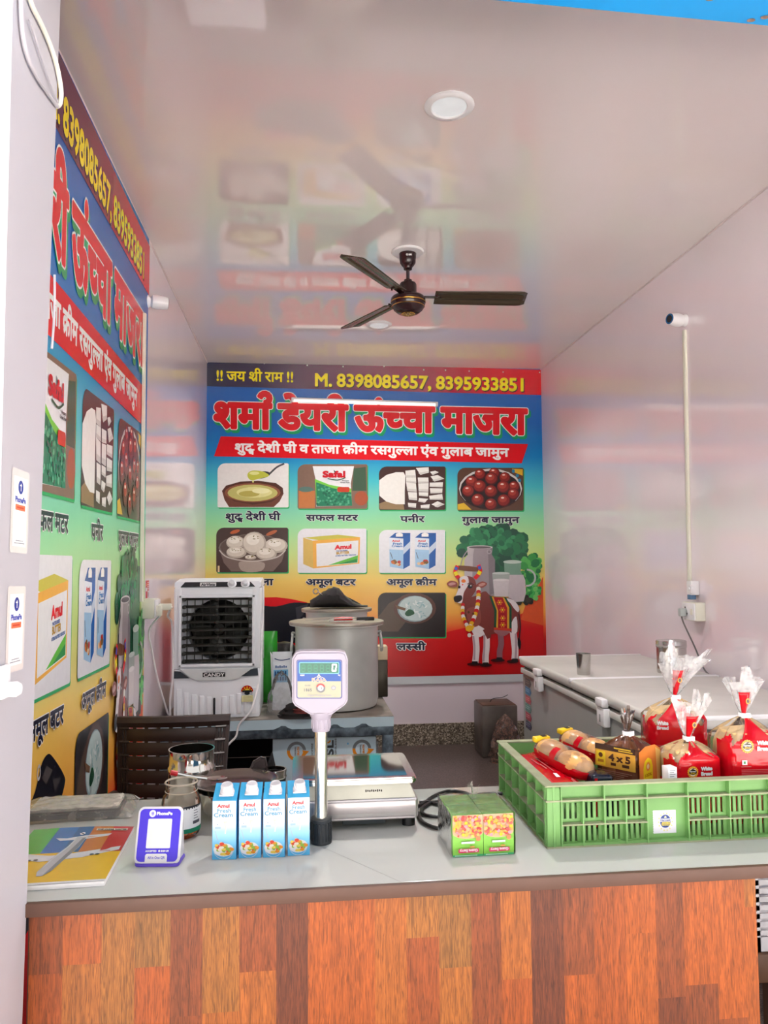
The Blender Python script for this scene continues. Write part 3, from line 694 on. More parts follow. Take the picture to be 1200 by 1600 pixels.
a = at(455, 625, 1, YB-0.03); b = at(684, 632, 1, YB-0.03); L = (b-a).length
t = thing('tube_light', 'slim white tube light fixed across the headline of the back banner', 'lamp', tuple((a+b)/2)); t.rotation_euler = (0, -math.atan2(b.z-a.z, b.x-a.x), 0)
g = G(); g.box((0, 0.0, 0.012), (L, 0.034, 0.014), bev=0.004); g.box((-L/2+0.01, 0, 0), (0.02, 0.036, 0.036), bev=0.004); g.box((L/2-0.01, 0, 0), (0.02, 0.036, 0.036), bev=0.004); g.build('housing', M_white, t)
g = G(); g.cyl((-L/2+0.02, 0, -0.003), (L/2-0.02, 0, -0.003), 0.013, n=14); g.build('tube', mat('tube_glow', (250, 248, 240), rough=0.4, emit=TUBE_EMIT), t)

fc = at(637, 393, 2, ZC)
fan = thing('ceiling_fan', 'dark brown three-blade ceiling fan hanging from the glossy ceiling', 'fan', (fc.x, fc.y, ZC))
g = G(); g.lathe([(0.0, 0), (0.082, 0), (0.084, -0.004), (0.078, -0.010), (0.03, -0.012), (0.0, -0.012)], n=36); g.build('ceiling_plate', M_white, fan)
g = G(); g.lathe([(0.0, -0.013), (0.044, -0.013), (0.043, -0.022), (0.040, -0.060), (0.030, -0.075), (0.022, -0.084), (0.021, -0.094), (0.010, -0.098), (0, -0.098)], n=30); cn = g.build('canopy', M_fan, fan)
A = Art(lambda u, v: (u/1000, -v/1000), base=0.0425)
A.ring(-9, 33, 2.6, 5.2, WHITE, n=16); A.text('ORIENT', -1, 15, 29, 33.5, [(WHITE, 0.5, 0, 0)]); A.text('ELECTRIC', -1, 14, 36, 38, [(WHITE, 0.12, 0, 0)])
A.build('maker_mark', cn, rot=FACE)
g = G(); g.cyl((0, 0, -0.09), (0, 0, -0.155), 0.009, n=14); g.build('down_rod', M_fan, fan)
g = G(); g.lathe([(0.0, -0.145), (0.020, -0.148), (0.022, -0.158), (0.040, -0.166), (0.044, -0.175), (0.044, -0.222), (0.048, -0.230), (0.080, -0.236), (0.087, -0.244), (0.089, -0.258), (0.086, -0.278), (0.074, -0.302), (0.055, -0.318), (0.03, -0.325), (0, -0.326)], n=44); mo = g.build('motor_housing', M_fan, fan)
g = G(); g.lathe([(0.0885, -0.262), (0.0896, -0.264), (0.0896, -0.266), (0.0885, -0.268)], n=44); g.lathe([(0.083, -0.285), (0.0838, -0.287), (0.082, -0.289)], n=44); g.build('gold_band', M_gold, mo)
g = G()
for k in range(14):
    q = 2*PI*k/14; g.box((0.020*math.cos(q), 0.020*math.sin(q), -0.3255), (0.026, 0.0035, 0.003), rz=q)
g.lathe([(0.033, -0.322), (0.036, -0.3245), (0.033, -0.327)], n=24); g.build('gold_grille', M_gold, mo)
def blade(ang):
    g = G(); prof = [(-1, 0), (-0.86, -0.004), (-0.55, 0.001), (-0.42, 0.006), (-0.1, 0.002), (0.1, 0.002), (0.42, 0.006), (0.55, 0.001), (0.86, -0.004), (1, -0.001)]
    def fn(a, b):
        r = 0.135+a*0.468; w = 0.054+0.010*a
        if a > 0.93: w *= 1-0.35*((a-0.93)/0.07)**2
        i = b*(len(prof)-1); i0 = min(int(i), len(prof)-2); f = i-i0
        s = prof[i0][0]*(1-f)+prof[i0+1][0]*f; h = prof[i0][1]*(1-f)+prof[i0+1][1]*f
        k = min(1, min(a, 1-a)*12)
        return (r, s*w, h*k-s*0.014)
    g.grid(fn, 24, 18)
    o = g.build('blade', M_blade, fan, loc=(0, 0, -0.238), rot=(0, 0, ang), solid=0.003)
    g = G(); g.box((0.118, 0, 0.002), (0.085, 0.032, 0.004), bev=0.0015)
    for x, y in ((0.145, 0.02), (0.145, -0.02), (0.165, 0)): g.cyl((x, y, -0.006), (x, y, 0.006), 0.005, n=8)
    g.build('blade_bracket', M_fan, o)
for k in range(3): blade(math.radians(-3.1)+k*2*PI/3)

def cctv(px, py, wall_x, label, side):
    p = at(px, py, 0, wall_x)
    t = thing('security_camera', label, 'camera', (wall_x, p.y, p.z), group='wall security cameras', rz=0 if side > 0 else PI)
    # local: -X points into the room
    g = G(); g.lathe([(0, 0), (0.032, 0), (0.032, 0.006), (0.024, 0.016), (0.014, 0.03), (0, 0.03)], n=24, M=Matrix.Rotation(-PI/2, 4, 'Y')); g.build('wall_mount', M_white, t)
    R = Matrix.Translation((-0.03, 0, 0)) @ Matrix.Rotation(-PI/2, 4, 'Y') @ Matrix.Rotation(math.radians(18), 4, 'X')
    g = G(); g.lathe([(0, -0.012), (0.02, -0.012), (0.031, -0.004), (0.034, 0.02), (0.029, 0.066), (0.027, 0.07), (0.0, 0.068)], n=28, M=R); g.build('camera_body', M_white, t)
    g = G(); g.lathe([(0.0, 0.0705), (0.0265, 0.0705), (0.027, 0.0685)], n=28, M=R); le = g.build('lens_window', mat('dark_lens_glass', (16, 26, 40), rough=0.05), t)
    g = G(); g.lathe([(0.019, 0.0715), (0.0255, 0.0715)], n=28, M=R); g.build('infrared_ring', mat('blue_lens_rim', (30, 96, 150), rough=0.2), le)
    return t
cctv(1071, 501, XR, 'white bullet security camera on top of the right wall trunking', 1)
cctv(229, 471, XL, 'white bullet security camera beside the top edge of the left banner', -1)

def trunking(x, pa, pb, label, s):
    a, b = at(*pa, 0, x), at(*pb, 0, x); y = (a.y+b.y)/2
    g = G(); vs = []
    for q in (b, a):
        for dx, dy in ((0, -0.013), (0, 0.013), (0.010*s, 0.013), (0.013*s, 0.009), (0.013*s, -0.009), (0.010*s, -0.013)): vs.append((x+dx, q.y+dy, q.z))
    g.mesh(vs, [tuple(range(6)), tuple(range(6, 12))]+[(i, (i+1) % 6, 6+(i+1) % 6, 6+i) for i in range(6)])
    bmesh.ops.recalc_face_normals(g.bm, faces=g.bm.faces)
    tag(g.build('cable_trunking', M_ivory), label, 'cable trunking', group='cable trunking on the side walls')
trunking(XR-0.0005, (1071, 516), (1079, 908), 'ivory cable trunking running down the right wall below the camera', -1)
trunking(XL+0.0125, (224, 490), (219, 940), 'ivory cable trunking running along the edge of the left banner', 1)

def socket(x, y, z, label, s, h=0.09, w=0.13, d=0.05):
    t = thing('socket_box', label, 'socket', (x, y, z), group='wall socket boxes')
    # a surface box on the side wall: its switch face looks into the room
    g = G(); g.box((s*d/2, 0, 0), (d, w, h), bev=0.004); g.build('box', M_ivory, t)
    g = G(); g.box((s*(d+0.003), 0, 0), (0.006, w*0.94, h*0.92), bev=0.002); fp = g.build('face_plate', M_white, t)
    g = G(); g.box((s*(d+0.008), -w*0.28, 0), (0.006, 0.018, 0.03), bev=0.002); g.build('switch', M_ivory, fp)
    for dy, dz in ((0.03, 0.018), (0.012, -0.012), (0.046, -0.012)):
        g = G(); g.cyl((s*(d+0.0055), dy, dz), (s*(d+0.0064), dy, dz), 0.005, n=10); g.build('socket_hole', M_black, fp)
    return t
sr = at(1092, 955, 0, XR)
socket(XR, sr.y, sr.z, 'white socket box low on the right wall above the freezer', -1)
slp = at(207, 955, 0, XL+0.0)
SLX, SLY, SLZ = XL+0.006, 3.72, 1.235
socket(SLX, SLY, SLZ, 'white socket box beside the left banner feeding the air cooler', 1, d=0.06)
# adapter and plug on the right
t = thing('power_adapter', 'white camera power adapter with a round knob above the right socket', 'adapter', (XR, sr.y+0.01, sr.z+0.115))
g = G(); g.box((-0.022, 0, 0), (0.044, 0.05, 0.07), bev=0.006); g.build('body', M_white, t)
g = G(); g.cyl((-0.044, -0.028, -0.004), (-0.056, -0.028, -0.004), 0.02, n=20); g.cyl((-0.056, -0.028, -0.004), (-0.060, -0.028, -0.004), 0.008, n=12); g.build('knob', M_white, t)
g = G(); g.box((-0.03, 0, -0.045), (0.03, 0.034, 0.024), bev=0.003); g.build('blue_label', mat('blue_label', (86, 120, 156), rough=0.4), t, ).__setitem__('label', 'blue labelled lower end')
t = thing('freezer_lead', 'grey mains lead plugged in right of the camera trunking and dropping behind the freezer', 'cable', (XR-0.056, sr.y, sr.z))
g = G(); g.box((-0.016, 0.03, -0.006), (0.032, 0.032, 0.04), bev=0.006); g.build('plug', mat('grey_plug', (180, 186, 184), rough=0.4), t)
p1 = at(1085, 1010, 0, XR-0.02); p2 = at(1100, 1045, 0, XR-0.02); p3 = at(1118, 1076, 0, XR-0.02)
o_ = Vector(t.location)
g = G(); g.tube([Vector((-0.02, 0.03, -0.02)), Vector((-0.01, 0.03, -0.06)), p1-o_, p2-o_, p3-o_, Vector((p3.x, p3.y-0.06, 0.5))-o_], 0.004, n=8, smooth=6); g.build('cord', mat('grey_cord', (112, 108, 108), rough=0.4), t)
# cooler plugs on the left
t = thing('cooler_lead', 'white mains lead from the left socket looping to the air cooler side', 'cable', (SLX+0.066, SLY, SLZ), group='white leads at the left socket')
g = G(); g.box((0.03, 0.02, 0.004), (0.06, 0.03, 0.03), bev=0.005); g.build('plug', M_ivory, t)
o_ = Vector(t.location)
def rel(px, py, y): return at(px, py, 1, y)-o_
g = G(); g.tube([Vector((0.06, 0.02, 0.004)), rel(262, 962, 3.78), rel(268, 972, 3.86), rel(270, 1000, 3.93), rel(270, 1058, 3.96), rel(266, 1090, 3.98), rel(266, 1117, 4.02), rel(268, 1121, 4.08)], 0.005, n=8, smooth=6); g.build('cord', M_white, t)
t = thing('charger_lead', 'thin white charger lead hanging from the left socket down to the steel table', 'cable', (SLX+0.066, SLY-0.03, SLZ-0.015), group='white leads at the left socket')
g = G(); g.box((0.012, 0, 0.005), (0.024, 0.026, 0.05), bev=0.004); g.build('plug', M_ivory, t)
o_ = Vector(t.location)
g = G(); g.tube([Vector((0.014, 0, -0.02)), rel(233, 985, 3.72), rel(238, 1020, 3.76), rel(246, 1060, 3.82), rel(256, 1095, 3.9), rel(264, 1118, 4.0), rel(272, 1120, 4.1)], 0.0045, n=8, smooth=6); g.build('cord', M_white, t)
# small red notice near the left trunking
p = at(227.5, 923, 0, XL+0.001); q = Vector((XL+0.001, 3.83, p.z))
A = Art(lambda u, v: (u/1000, -v/1000), base=0.0002)
A.rect(-38, -48, 38, 48, ink(206, 30, 36)); A.rect(-30, -34, -8, -20, ink(240, 120, 60)); A.rect(-30, -14, -6, 4, WHITE); A.rect(6, 2, 36, 44, ink(236, 214, 216)); A.ell(22, 20, 9, 14, ink(120, 100, 110))
for k in range(4): A.rect(2, -40+k*10, 30, -35+k*10, ink(240, 190, 190))
tag(A.build('safety_sticker', None, loc=q, rot=(PI/2, 0, PI/2)), 'small red and white sticker on the wall behind the left trunking', 'sticker')

# things on the pier
def pier_at(px, py): return at(px, py, 0, PX)
def qr_sticker(ct, label):
    t = thing('payment_sticker', label, 'sticker', (PX+0.0006, ct[0], ct[1]), group='payment stickers on the pier')
    t.rotation_euler = (math.radians(-1.5), 0, 0)
    f = lambda u, v: (u/1000, -v/1000)
    A = Art(f, base=0.0); A.rect(-38, -66, 38, 66, mat('clear_tape', (226, 218, 214), rough=0.15), r=6); A.build('tape', t, rot=(PI/2, 0, PI/2))
    A = Art(f, base=0.0004); A.rect(-29, -54, 29, 56, WHITE)
    A.ell(0, -38, 11, 11, ink(52, 66, 150)); A.line([(-4, -41), (4, -41)], 2, WHITE); A.line([(1, -44), (1, -32)], 2, WHITE)
    A.text('PhonePe', -22, 22, -22, -14, [(ink(86, 96, 180), 0.8, 0, 0)]); A.rect(-21, -10, 21, -1, ink(246, 120, 84), r=2)
    A.rect(-15, -7, 15, -4, ink(206, 80, 60)); A.rect(-16, 46, 16, 47.5, ink(160, 160, 170)); A.rect(-22, 50, 22, 51.5, ink(150, 150, 160))
    A.build('printed_card', t, rot=(PI/2, 0, PI/2))
qr_sticker((1.268, 1.532), 'upper white payment sticker taped to the inner face of the pier')
qr_sticker((1.262, 1.348), 'lower white payment sticker taped to the inner face of the pier')
t = thing('door_latch', 'small white latch low on the pier at the left edge', 'latch', (PX, 1.212, 1.262))
g = G(); g.box((0.004, 0, 0.012), (0.008, 0.03, 0.05), bev=0.003); g.build('plate', M_white, t)
g = G(); g.lathe([(0, 0), (0.011, 0), (0.012, 0.012), (0.008, 0.018), (0, 0.018)], n=18, M=Matrix.Translation((0.008, 0.004, 0)) @ Matrix.Rotation(PI/2, 4, 'Y')); g.build('knob', M_white, t)
t = thing('pier_cable', 'loop of white cable hanging down the upper part of the pier', 'cable', (PX+0.004, 1.25, 2.3))
o_ = Vector(t.location); k = Vector((0.006, 0, 0))
def pc(px, py):
    p = pier_at(px, py); y = min(p.y, pier_y(p.z)+0.006); return Vector((PX, y, p.z))-o_+k
g = G(); g.tube([pc(*q) for q in ((36, -20), (44, 8), (58, 36), (72, 68), (84, 105), (90, 140), (89, 160), (84, 166))], 0.0042, n=8, smooth=5)
g.build('cord', M_ivory, t)
g = G(); g.tube([pc(*q) for q in ((26, -20), (28, 40), (36, 85), (52, 120), (70, 146), (84, 166))], 0.0035, n=8, smooth=5); g.tube([pc(*q) for q in ((40, 30), (56, 80), (70, 120), (85, 160))], 0.002, n=6, smooth=5)
g.build('cord', M_plaster, t)
t = thing('cable_clip', 'white cable end curling out at the edge of the pier beside the red strip', 'cable', (PX, 1.36, 1.87))
o_ = Vector(t.location)
g = G(); pts = []
for py in (425, 440, 470, 500, 525, 545): 
    z = at(76, py, 0, PX).z; pts.append(Vector((PX+0.006, pier_y(z)+0.004+0.006*math.sin(PI*(py-425)/120), z))-o_)
g.tube(pts, 0.0022, n=8, smooth=5); g.build('cord', M_plaster, t)
# ------------------------------------------------------------------ steel table
TY0, TY1, TX0, TX1, TZ = 4.10, 5.30, -0.725, 0.50, 0.632
c_ = at(615, 1118, 2, TZ); TY0, TX1 = c_.y, c_.x
M_film = mat('pale_blue_protective_film', (186, 208, 218), rough=0.3, noise=0.05, nscale=4)
def galv():
    m = mat('mottled_dark_galvanised_steel', (92, 104, 114), rough=0.4, metal=0.6, noise=0.6, nscale=26, rnoise=0.1); return m
M_galv = galv()
M_dusty = mat('dusty_steel_top', (138, 130, 122), rough=0.45, metal=0.35, noise=0.22, nscale=9)
table = thing('steel_table', 'low galvanised steel work table with peeling blue film, under the cooler and pots', 'table', ((TX0+TX1)/2, (TY0+TY1)/2, 0))
TW, TD = TX1-TX0, TY1-TY0
g = G(); g.box((0, 0, TZ-0.006), (TW, TD, 0.012), bev=0.002); g.build('table_top', M_dusty, table)
g = G(); g.box((0, -TD/2-0.001, TZ-0.03), (TW, 0.004, 0.05)); fs_ = g.build('front_apron', M_film, table)
# peeled tongues where the film has lifted
g = G()
for x in (-0.42, 0.02, 0.29, 0.44):
    pts = [(x-0.05, TZ-0.056), (x-0.02, TZ-0.044), (x-0.006, TZ-0.036), (x+0.016, TZ-0.037), (x+0.03, TZ-0.048), (x+0.055, TZ-0.056)]
    g.mesh([(a, -TD/2-0.0036, b) for a, b in pts]+[(a, -TD/2-0.0076, b) for a, b in pts], [tuple(range(6)), tuple(range(11, 5, -1))]+[(i, i+6, (i+1) % 6+6, (i+1) % 6) for i in range(6)])
g.build('peeled_film', M_galv, fs_)
g = G(); g.box((0, -TD/2+0.018, TZ-0.078), (TW, 0.03, 0.05), bev=0.003); g.build('front_rail', M_galv, table)
for sx in (-1, 1):
    for sy in (-1, 1):
        g = G(); g.box((sx*(TW/2-0.03), sy*(TD/2-0.03), (TZ-0.1)/2), (0.055, 0.055, TZ-0.1), bev=0.004); g.build('leg', M_galv, table)
for sx in (-1, 1):
    g = G(); g.box((sx*(TW/2-0.015), 0, TZ-0.06), (0.03, TD-0.06, 0.08), bev=0.003); g.build('side_rail', M_galv, table)
g = G(); g.box((0, 0, 0.14), (TW-0.06, TD-0.06, 0.02), bev=0.003); g.build('lower_shelf', M_galv, table)
g = G(); g.box((0, TD/2-0.012, 0.36), (TW-0.08, 0.012, 0.42)); g.build('shade_sheet', mat('undertable_shade', (38, 38, 40), rough=0.6), table)  # added dark sheet, its colour stands in for shade under the table
# film-wrapped steel box standing on the lower shelf
b0 = at(426, 1150, 1, TY0+0.05); b1 = at(588, 1150, 1, TY0+0.05)
bxw = b1.x-b0.x
box = thing('wrapped_steel_box', 'steel box in pale blue film with orange and grey ring logos, under the table', 'box', ((b0.x+b1.x)/2, TY0+0.05, 0.152))
bh = TZ-0.115-0.152
g = G(); g.box((0, 0.3, bh/2), (bxw, 0.6, bh), bev=0.004); g.build('body', M_film, box)
OR_, GR_ = ink(226, 140, 42), ink(128, 134, 138)
def bm_(u, v): return (u/1000, (bh*1000-v)/1000)
A = Art(bm_, base=0.0008)
hw = bxw*500
for cx in (-hw+125, -hw+470):
    for cy in (66, 330):
        A.ring(cx, cy, 34, 50, OR_, a0=0.15, a1=PI+0.1); A.ring(cx, cy, 34, 50, GR_, a0=PI+0.1, a1=2*PI-0.1); A.poly([(cx+30, cy-4), (cx+66, cy+2), (cx+40, cy+28)], OR_)
        P2 = A.pre; A.pre = lambda a, b, cx=cx, cy=cy: (cx-(-b)*1.0, cy-a)
        A.text('ORIGINAL', -24, 24, -10, -3, [(GR_, 0.6, 0, 0)]); A.text('SRATH', -22, 22, 4, 14, [(OR_, 0.8, 0, 0)])
        A.pre = P2
    A.pre = lambda a, b, cx=cx: (cx+82+b, 66-a); A.text('PROMISE', -38, 38, -5, 5, [(GR_, 0.8, 0, 0)]); A.pre = None
A.pre = lambda a, b: (-hw+300+b, 66-a); A.text('JSL', -60, 50, -18, 18, [(ink(70, 74, 78), 2.5, 0, 0)]); A.text('STAINLESS', -60, 60, 27, 35, [(GR_, 0.8, 0, 0)]); A.pre = None
A.ring(-hw+290, -10+24, 8, 16, OR_, a0=0, a1=PI); A.rect(-hw+392, 30, -hw+400, 40, ink(120, 190, 230))
A.build('film_print', box, rot=FACE)

# ------------------------------------------------------------------ air cooler
CX0, CX1 = at(271, 1000, 1, 4.16).x, at(407, 1000, 1, 4.16).x
CW_, CY, CD = CX1-CX0, 4.16, 0.40
CH = at(340, 905, 1, 4.2).z - TZ
cool = thing('air_cooler', 'white plastic air cooler with a dark louvred fan grille, on the steel table', 'air cooler', ((CX0+CX1)/2, CY, TZ))
M_cw = mat('cool_white_plastic', (244, 247, 252), rough=0.3, noise=0.02)
M_dg = mat('charcoal_plastic', (40, 44, 48), rough=0.35)
M_lv = mat('dusty_dark_louvre', (48, 47, 42), rough=0.5, noise=0.15)
w2 = CW_/2
def cz(py): return at(340, py, 1, CY).z-TZ
def cxx(px): return at(px, 950, 1, CY).x-(CX0+CX1)/2
gx0, gx1, gz0, gz1 = cxx(284), cxx(394), cz(1037), cz(934)
# upper housing: a frame around a deep opening
g = G(); zb, zt = cz(1045), CH-0.045
g.box(((-w2+gx0)/2, CD/2, (zb+zt)/2), (gx0+w2, CD, zt-zb), bev=0.008); g.box(((w2+gx1)/2, CD/2, (zb+zt)/2), (w2-gx1, CD, zt-zb), bev=0.008)
g.box(((gx0+gx1)/2, CD/2+0.0015, (gz1+zt)/2), (gx1-gx0+0.03, CD-0.003, zt-gz1-0.002), bev=0.004); g.box(((gx0+gx1)/2, CD/2+0.0015, (zb+gz0)/2), (gx1-gx0+0.03, CD-0.003, gz0-zb-0.002), bev=0.004)
g.box((0, CD-0.02, (zb+zt)/2), (CW_*0.98, 0.03, zt-zb))
up = g.build('upper_housing', M_cw, cool)
g = G()
for (c, s) in (((0, -0.004, gz1+0.008), (gx1-gx0+0.03, 0.012, 0.016)), ((0, -0.004, gz0-0.008), (gx1-gx0+0.03, 0.012, 0.016)), ((gx0-0.008, -0.004, (gz0+gz1)/2), (0.016, 0.012, gz1-gz0+0.03)), ((gx1+0.008, -0.004, (gz0+gz1)/2), (0.016, 0.012, gz1-gz0+0.03))): g.box(c, s, bev=0.003)
g.build('grille_frame', M_cw, up)
# white shroud with the round throat, fan behind
gcx, gcz = (gx0+gx1)/2, (gz0+gz1)/2; rad = min(gx1-gx0, gz1-gz0)*0.47
g = G(); vs, fs = [], []; n = 48
for k in range(n):
    a_ = 2*PI*k/n; c, s = math.cos(a_), math.sin(a_); q = max(abs(c)/((gx1-gx0)/2), abs(s)/((gz1-gz0)/2))
    vs += [(gcx+rad*c, 0.07, gcz+rad*s), (gcx+c/q, 0.07, gcz+s/q), (gcx+rad*c, 0.16, gcz+rad*s)]
for k in range(n):
    j = (k+1) % n; fs += [(3*k, 3*k+1, 3*j+1, 3*j), (3*k+2, 3*k, 3*j, 3*j+2)]
g.mesh(vs, fs); g.build('fan_shroud', M_cw, up)
g = G(); g.lathe([(0, 0.0), (rad, 0.0)], n=40, M=Matrix.Translation((gcx, 0.2, gcz)) @ Matrix.Rotation(PI/2, 4, 'X')); g.build('dark_back', mat('dark_cooler_interior', (20, 21, 19), rough=0.6), up)
fr = thing('fan_rotor', None, None); fr.parent = cool; fr.location = (gcx, 0.13, gcz)
g = G(); g.lathe([(0, 0.03), (0.03, 0.025), (0.036, 0.0), (0.03, -0.02), (0, -0.02)], n=20, M=Matrix.Rotation(PI/2, 4, 'X')); g.build('hub', M_lv, fr)
for k in range(5):
    g = G(); a_ = k*2*PI/5+0.4
    g.grid(lambda u, v: (0.03+u*(rad*0.9-0.03), 0.03*(v-0.5), (v-0.5)*(0.05+0.09*u)), 6, 4)
    g.build('blade', mat('smoky_fan_blade', (58, 60, 54), rough=0.3), fr, rot=(0, a_, 0), solid=0.002)
for k in range(9):
    z = gz0+0.012+(gz1-gz0-0.02)*k/8
    g = G(); g.grid(lambda u, v: (gx0+0.006+u*(gx1-gx0-0.012), 0.004+0.03*v, z+0.010*(v-0.3)+0.004*math.sin(PI*v)), 1, 4)
    for x in (gx0+0.012, gx1-0.012, gcx): g.box((x, 0.01, z), (0.016, 0.02, 0.014), bev=0.003)
    g.build('louvre', M_lv, cool, solid=0.004)
for k in range(9):
    x = gx0+0.022+(gx1-gx0-0.044)*k/8
    g = G(); g.box((x, 0.045, gcz), (0.004, 0.012, gz1-gz0-0.006), bev=0.001); g.build('vertical_vane', M_lv, cool)
# sloping control panel on top
g = G(); zc = zt-0.002
g.prism([(0.0, zc), (0.02, zc+0.035), (0.16, zc+0.047), (CD-0.03, zc+0.047), (CD, zc+0.01), (CD, zc)], -w2, w2, M=Matrix(((0,0,1,0),(1,0,0,0),(0,1,0,0),(0,0,0,1))), bev=0.006); tp = g.build('top_cover', M_cw, cool)
g = G(); sl_ = math.atan2(0.035, 0.02)
Mp = Matrix.Translation((0, 0.0085, zc+0.018)) @ Matrix.Rotation(sl_, 4, 'X')
g.prism([(-w2+0.035, -0.013), (w2-0.03, -0.013), (w2-0.055, 0.015), (-w2+0.055, 0.015)], -0.002, 0.0045, M=Mp); cp = g.build('control_panel', M_dg, tp)
for x in (0.075, 0.145):
    g = G(); g.lathe([(0, 0.028), (0.012, 0.028), (0.015, 0.024), (0.017, 0.006), (0.024, 0.004), (0.024, 0.0), (0, 0)], n=22, M=Mp @ Matrix.Translation((x, 0.002, 0.004))); g.box((0,0,0), (0.004, 0.02, 0.006), M=Mp @ Matrix.Translation((x, 0.002, 0.033))); g.build('control_knob', M_cw, tp)
A = Art(lambda u, v: (u/1000, -v/1000), base=0.0048)
A.rect(-92, -11, -8, 11, ink(210, 212, 214), r=2); A.text('AirVista', -86, -14, -7, 7, [(ink(40, 44, 52), 0.9, 0, 0)])
nb = A.build('name_badge', tp); nb.matrix_local = Mp
# tank: a ribbed lower half, chevron and badge
g = G(); g.box((0, CD/2, zb/2), (CW_*0.985, CD, zb), bev=0.008); zb2 = 0.02
for k in range(11):
    x = -w2*0.86+k*(CW_*0.86/10)
    if abs(x) < 0.03: continue
    h = (cz(1075)-zb2)-0.05*(1-min(1, abs(x)/(w2*0.8)))**0.5
    g.box((x, -0.001, zb2+h/2), (0.026, 0.012, h), bev=0.004)
tk = g.build('water_tank', M_cw, cool)
yv = lambda px, py: (cxx(px), cz(py))
def plate(name, pts, d, m, par, b=0.002):
    g = G(); g.prism([(x, z) for x, z in pts], 0, d, M=Matrix(((1,0,0,0),(0,0,-1,0),(0,1,0,0),(0,0,0,1))), bev=b); bmesh.ops.recalc_face_normals(g.bm, faces=g.bm.faces); return g.build(name, m, par)
plate('chevron_panel', [yv(281, 1044), yv(398, 1044), yv(375, 1060), yv(362, 1063), yv(311, 1063), yv(298, 1058)], 0.012, mat('pearl_plastic', (222, 226, 226), rough=0.25), tk, b=0.004)
for pts in ([(272, 1047), (283, 1048), (297, 1058.5), (272, 1058.5)], [(403, 1045), (392, 1046), (374, 1057.5), (404, 1056.5)]): plate('corner_inlay', [yv(*q) for q in pts], 0.008, mat('slate_inlay', (62, 70, 78), rough=0.35), tk, b=0.001)
bd = plate('badge_plate', [yv(318, 1057), yv(353, 1057), yv(353, 1050), yv(318, 1050)], 0.0145, M_black, tk, b=0.0005)
A = Art(lambda u, v: yv(u, v), base=0.0148); A.text('CANDY', 319.5, 351.5, 1051.3, 1056, [(WHITE, 0.25, 0, 0)]); A.text('The Water Wonder', 323, 347, 1047.4, 1048.8, [(ink(150,150,150), 0.05, 0, 0)]); A.build('badge_lettering', bd, rot=FACE)
g = G(); g.box((cxx(336), -0.004, (cz(1090)+cz(1118))/2), (0.011, 0.01, cz(1090)-cz(1118)), bev=0.004); g.build('water_gauge', mat('dark_gauge', (44, 46, 52), rough=0.2), tk)
A = Art(lambda u, v: yv(u, v), base=0.0125)
A.ell(387, 1081, 9.4, 9.6, ink(196, 24, 32), a0=PI, a1=2*PI); A.ell(387, 1081, 4.6, 4.8, ink(244, 214, 60), a0=PI, a1=2*PI)
for k in range(5):
    t_ = PI+PI*(k+0.5)/5; A.ell(387+6.8*math.cos(t_), 1081+6.8*math.sin(t_), 1.1, 1.1, YEL, n=8)
A.rect(379.5, 1079, 394.5, 1082, ink(40, 44, 48)); A.ell(387, 1083.5, 4.2, 3, ink(40, 44, 48)); A.rect(378.5, 1087, 396, 1097, ink(240, 236, 178))
for k in range(4): A.rect(381, 1089+k*2, 394, 1089.7+k*2, ink(190, 186, 140))
A.build('star_rating_sticker', tk, rot=FACE)
# white lead on the cooler's right side
t = thing('power_lead', 'white cord running down the right side of the cooler and over the table edge', 'cable', (CX1+0.005, CY, 1.2))
o_ = Vector(t.location)
pts = [at(409, 912, 1, 4.3), at(411.5, 930, 1, 4.3), at(411, 960, 1, 4.3), at(409, 1000, 1, 4.25), at(406.5, 1050, 1, 4.2), at(401, 1080, 1, 4.14), at(392, 1110, 1, TY0-0.012), at(374, 1132, 1, TY0-0.015), at(369, 1150, 1, TY0-0.015), at(360, 1160, 1, TY0-0.02), at(350, 1170, 1, TY0-0.02)]
g = G(); g.tube([p-o_ for p in pts], 0.0055, n=8, smooth=5); g.build('cord', M_white, t)

# ------------------------------------------------------------------ pots
def pot(px, py_rim, y, half_px, label, body_r=None, h=None):
    c = at(px, py_rim, 1, y); r = half_px*y/F*0.995
    h = c.z-TZ-0.001
    t = thing('cooking_pot', label, 'pot', (c.x, y, TZ+0.001), group='big aluminium pots')
    br = r*0.865
    g = G(); g.lathe([(0, 0), (br*0.86, 0), (br*0.95, 0.008), (br, 0.045), (br, h-0.03), (br*1.02, h-0.012), (r*0.985, h-0.006), (r*0.985, h-0.012)], n=56); body = g.build('pot_body', M_alu, t)
    g = G(); g.lathe([(0, h+0.010), (r*0.45, h+0.008), (r*0.86, h+0.002), (r*0.95, h+0.010), (r*0.99, h+0.008), (r, h), (r*0.99, h-0.008), (r*0.97, h-0.010), (r*0.95, h-0.004), (0, h-0.002)], n=56); g.build('lid', mat('dusty_aluminium_lid', (178, 170, 158), rough=0.4, metal=0.8, noise=0.12, nscale=12), t)
    for s in (-1, 1):
        g = G(); x = s*(br+0.012); z = h-0.06
        g.tube([(s*br*0.98, 0, z), (s*(br+0.016), 0, z+0.006), (s*(br+0.016), 0, z-0.014), (s*br*0.98, 0, z-0.02)], 0.005, n=8, smooth=4)
        hk = g.build('handle_bracket', M_alu, t)
        g = G(); g.tube([(s*(br+0.012), 0.0, z-0.006), (s*(br+0.016), -0.028, z-0.02), (s*(br+0.022), -0.032, z-0.08), (s*(br+0.022), 0.0, z-0.105), (s*(br+0.022), 0.032, z-0.08), (s*(br+0.016), 0.028, z-0.02)], 0.007, n=8, closed=True, smooth=5); g.build('ring_handle', M_alu, hk)
    return t, c, r, h
pf, pfc, pfr, pfh = pot(526, 972, 4.42, 74, 'large lidded aluminium pot in front, with a knife and tongs on its lid')
